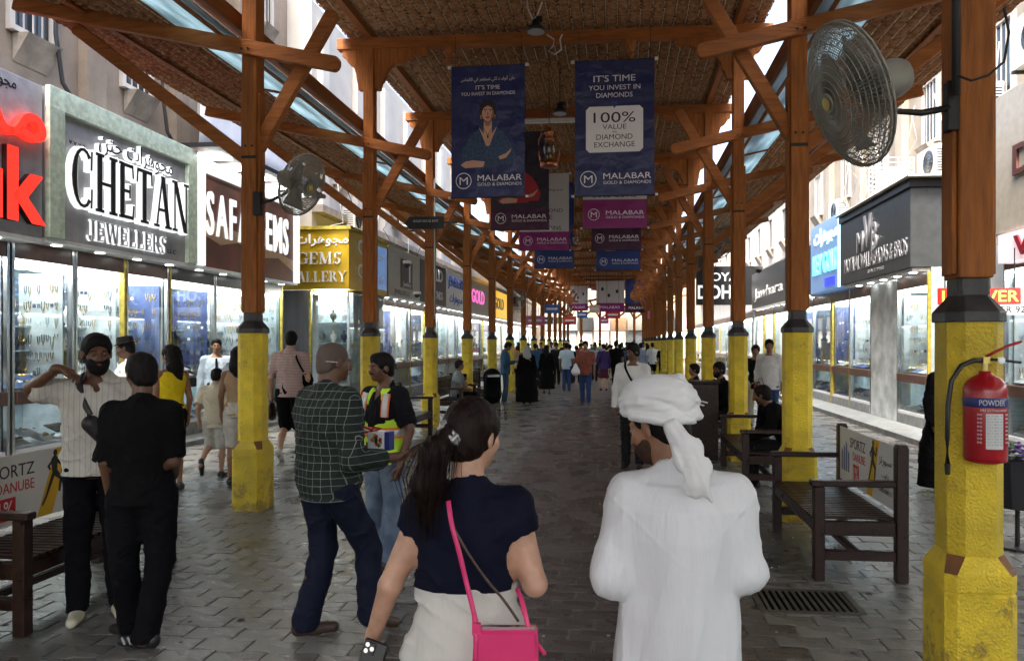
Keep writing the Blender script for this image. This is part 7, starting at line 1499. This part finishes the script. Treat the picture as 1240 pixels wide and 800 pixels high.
# ---- further down the aisle
t, P = person('man in denim blue looking at his phone, left of the crowd', place(612, 488), -80, 1.78, {'wl': (-.06, .28, 1.18), 'wr': (.06, .28, 1.18), 'hd': (0, .08, 1.62)}, res=.018, skin='mid', head=(0, -25), top=dict(mat='f_denim', sleeve='long', off=.02), bottom=dict(mat='f_denim'), shoes='shoe_white', seed=41)
t, P = person('woman in black abaya and grey headscarf, left of the crowd', place(638, 489), 10, 1.66, res=.018, female=True, hair='scarf', hairmat='f_scarf', robe=dict(mat='f_black', r=(.33, .26), off=.03, hip=.23), seed=42)
EXTRA = []
g_ = np.random.default_rng(99)
for k in range(34):
    px = 622 + (k * 41) % 190 + g_.uniform(-4, 4); py = [447, 450, 453, 457, 461, 466][k % 6] + g_.uniform(-1, 1)
    c_ = ['f_dark', 'f_denim', 'f_grey', 'f_white', 'f_maroon', 'f_navy', 'f_lightblue', 'f_black', 'f_tan', 'f_purple', 'f_red', 'f_green'][(k * 5) % 12]
    EXTRA.append((px, py, g_.uniform(1.6, 1.8), 180 * (k % 3 == 0), f'small distant figure in {c_[2:].replace("lightblue", "light blue")}, one of the packed crowd, {ORD[k % 16]} of its colour from the left' if False else f'distant walker wearing {c_[2:].replace("lightblue", "light blue")}, {["left side", "left of centre", "centre", "right of centre", "right side"][int(min(4, max(0, (px - 622) // 38)))]} of the crowd, {["farthest", "very far", "far", "middling", "nearer", "nearest"][k % 6]} rows', int(k % 4 == 1), ['short', 'long', 'full'][k % 3], c_, 'f_dark' if k % 2 else 'f_black2', ['dark', 'mid', 'mid'][k % 3]))
CROWD = EXTRA + [  # px, feet py, height, facing, label, female, hair, top, bottom or robe, skin
 (662, 478, 1.66, 5, 'woman with long black hair in a black dress beside the light blue shirt', 1, 'long', 'f_black', 'robe', 'mid'), (686, 474, 1.73, 5, 'man in a light blue shirt and dark jeans walking away at left of centre', 0, 'short', 'f_lightblue', 'f_bluejeans', 'mid'),
 (709, 490, 1.78, 175, 'man in an orange checked shirt and blue jeans walking towards the camera', 0, 'short', 'f_orange', 'f_bluejeans', 'mid'), (731, 473, 1.70, 8, 'woman in a dark maroon dress with bare legs', 1, 'short', 'f_purple', 'dress', 'light'),
 (746, 473, 1.80, 5, 'broad man dressed in black walking away at centre', 0, 'short', 'f_black', 'f_black2', 'mid'), (790, 463, 1.74, 0, 'man in a white T-shirt and black shorts right of centre', 0, 'short', 'f_white', 'f_black', 'mid'),
 (776, 466, 1.72, 10, 'person in a blue patterned top right of the crossbody strap', 1, 'full', 'f_pattern', 'f_lightblue', 'mid'), (648, 470, 1.70, 0, 'person in dark blue left of the woman in the black dress', 0, 'short', 'f_denim', 'f_dark', 'mid'),
 (674, 466, 1.72, 180, 'person in dark clothes behind the light blue shirt', 0, 'short', 'f_dark', 'f_dark', 'dark'), (698, 464, 1.60, 0, 'short person in maroon next to the orange shirt', 1, 'full', 'f_maroon', 'f_dark', 'mid'),
 (720, 462, 1.68, 180, 'person in grey behind the orange shirt', 0, 'short', 'f_grey', 'f_dark', 'dark'), (738, 460, 1.66, 0, 'person in cream trousers between the maroon and black figures', 1, 'short', 'f_cream', 'f_cream', 'light'),
 (759, 461, 1.76, 180, 'man in dark clothes behind the broad man in black', 0, 'short', 'f_dark', 'f_black2', 'dark'), (768, 455, 1.78, 0, 'distant man in navy right of centre', 0, 'short', 'f_navy', 'f_dark', 'dark'),
 (800, 456, 1.70, 180, 'distant person in red by the right posts', 1, 'long', 'f_red', 'f_dark', 'mid'), (783, 452, 1.72, 0, 'distant person in black behind the white T-shirt', 0, 'short', 'f_black', 'f_dark', 'dark'),
 (627, 470, 1.62, 0, 'person in tan near the left posts', 1, 'full', 'f_tan', 'f_dark', 'mid'), (655, 458, 1.75, 180, 'distant person in purple on the left', 0, 'short', 'f_purple', 'f_dark', 'mid'),
 (668, 454, 1.72, 0, 'distant figure in white on the left', 0, 'short', 'f_white', 'f_dark', 'dark'), (683, 452, 1.74, 0, 'distant figure in black on the left of centre', 0, 'short', 'f_black', 'f_dark', 'dark'),
 (704, 451, 1.70, 180, 'distant figure in blue at centre', 0, 'full', 'f_denim', 'f_dark', 'dark'), (726, 450, 1.74, 0, 'distant figure in grey at centre', 0, 'short', 'f_grey', 'f_dark', 'mid'), (752, 450, 1.72, 0, 'distant figure in light blue right of centre', 0, 'short', 'f_lightblue', 'f_dark', 'dark'),
 (815, 470, 1.68, 90, 'person in dark clothes standing by the right row of posts', 0, 'short', 'f_dark', 'f_dark', 'dark'), (640, 452, 1.70, 0, 'distant figure in red by the left posts', 1, 'long', 'f_red', 'f_dark', 'mid')]
SEEN = set()
for i, (px, py, H, rz, lab, fem, hr_, tp_, bt_, sk_) in enumerate(CROWD):
    if not (600 < px < 830) or lab in SEEN: continue
    SEEN.add(lab)
    g_ = np.random.default_rng(60 + i); st = g_.uniform(-.16, .16); zc = CH * 895 / (py - 415); rs = .02 if zc < 26 else .028
    J = {'al': (-.095, st, .08 + .04 * (st < -.08)), 'ar': (.095, -st, .08 + .04 * (st > .08)), 'kl': (-.09, st * .5 + .03, .285 * H), 'kr': (.09, -st * .5 + .03, .285 * H)}
    if g_.random() < .5: J.update({'wl': (-.12, .22, .60 * H), 'el': (-.14 * H, .0, .62 * H)})
    kw = dict(top=dict(mat=tp_, sleeve='long' if i % 3 == 1 else 'short', off=.022, soff=.026))
    if bt_ == 'robe': kw = dict(robe=dict(mat=tp_, r=(.27, .2), off=.02, hip=.2, bot=.12))
    elif bt_ == 'dress': kw['skirt'] = dict(mat='f_maroon', top=.6, bot=.27, r=(.2, .15))
    else: kw['bottom'] = dict(mat=bt_, len=.5 if 'shorts' in lab else 1.0)
    person(lab, place(px, py), rz + g_.uniform(-12, 12), H, J, rs, sk_, bool(fem), (g_.uniform(-15, 15), -5), hr_, 'hair_black', seed=60 + i, group='people in the crowd down the aisle', **kw)
t, P = person('man in a pale shirt with a dark crossbody strap just beyond the white turban', at(766, 10.2), 165, 1.72, res=.012, fineh=.009, skin='dark', hair='full', head=(-24, -12), top=dict(mat='f_white', sleeve='long', off=.024), bottom=dict(mat='f_dark'), seed=51)
bpy.context.view_layer.update(); o = strap('crossbody_strap', [t.matrix_basis @ Vector(p) for p in ((.09, .04, 1.47), (.07, .12, 1.38), (-.02, .155, 1.22), (-.14, .13, 1.05))], .03, 'f_black', t)
wb = thing('carry_bag', 'white plastic bag carried by the man in the orange checked shirt', 'bag', at(697, 20.2) + (.85,)); S = SDF(.015); S.cap((0, 0, .1), (0, 0, .28), .12, .03, .02); S.warp = folds(2, .01); S.build('bag_body', 'f_white', wb)
# stroller near the seated man
st = thing('stroller', 'dark folding stroller with a pale hood stripe beside the left bench', 'stroller', at(597, 16.6) + (0,), R(20))
S = SDF(.016); S.cap((0, .05, .55), (0, .12, .95), .20, .20, .05); S.ell((0, -.22, .85), (.19, .30, .34), .02, 's'); S.build('seat_and_hood', 'f_black2', st); MB().b2(-.13, .13, -.10, -.06, .96, 1.02).build('hood_stripe', 'f_white', st)
for x in (-.22, .22):
    MB().tube([(x, -.38, 1.02), (x, -.1, .6), (x, .38, .14)], .012).build('frame_tube', 'dark_metal', st); MB().tube([(x, .1, .6), (x, -.32, .14)], .012).build('frame_tube', 'dark_metal', st)
    for y in (.38, -.32):
        MB().tube([(x, y + .1 * math.cos(a), .11 + .1 * math.sin(a)) for a in np.linspace(0, 2 * PI, 15)[:-1]], .014, 6, True).build('wheel', 'black_plastic', st, True)
MB().tube([(-.22, -.38, 1.02), (0, -.42, 1.04), (.22, -.38, 1.02)], .014).build('handle', 'dark_metal', st)
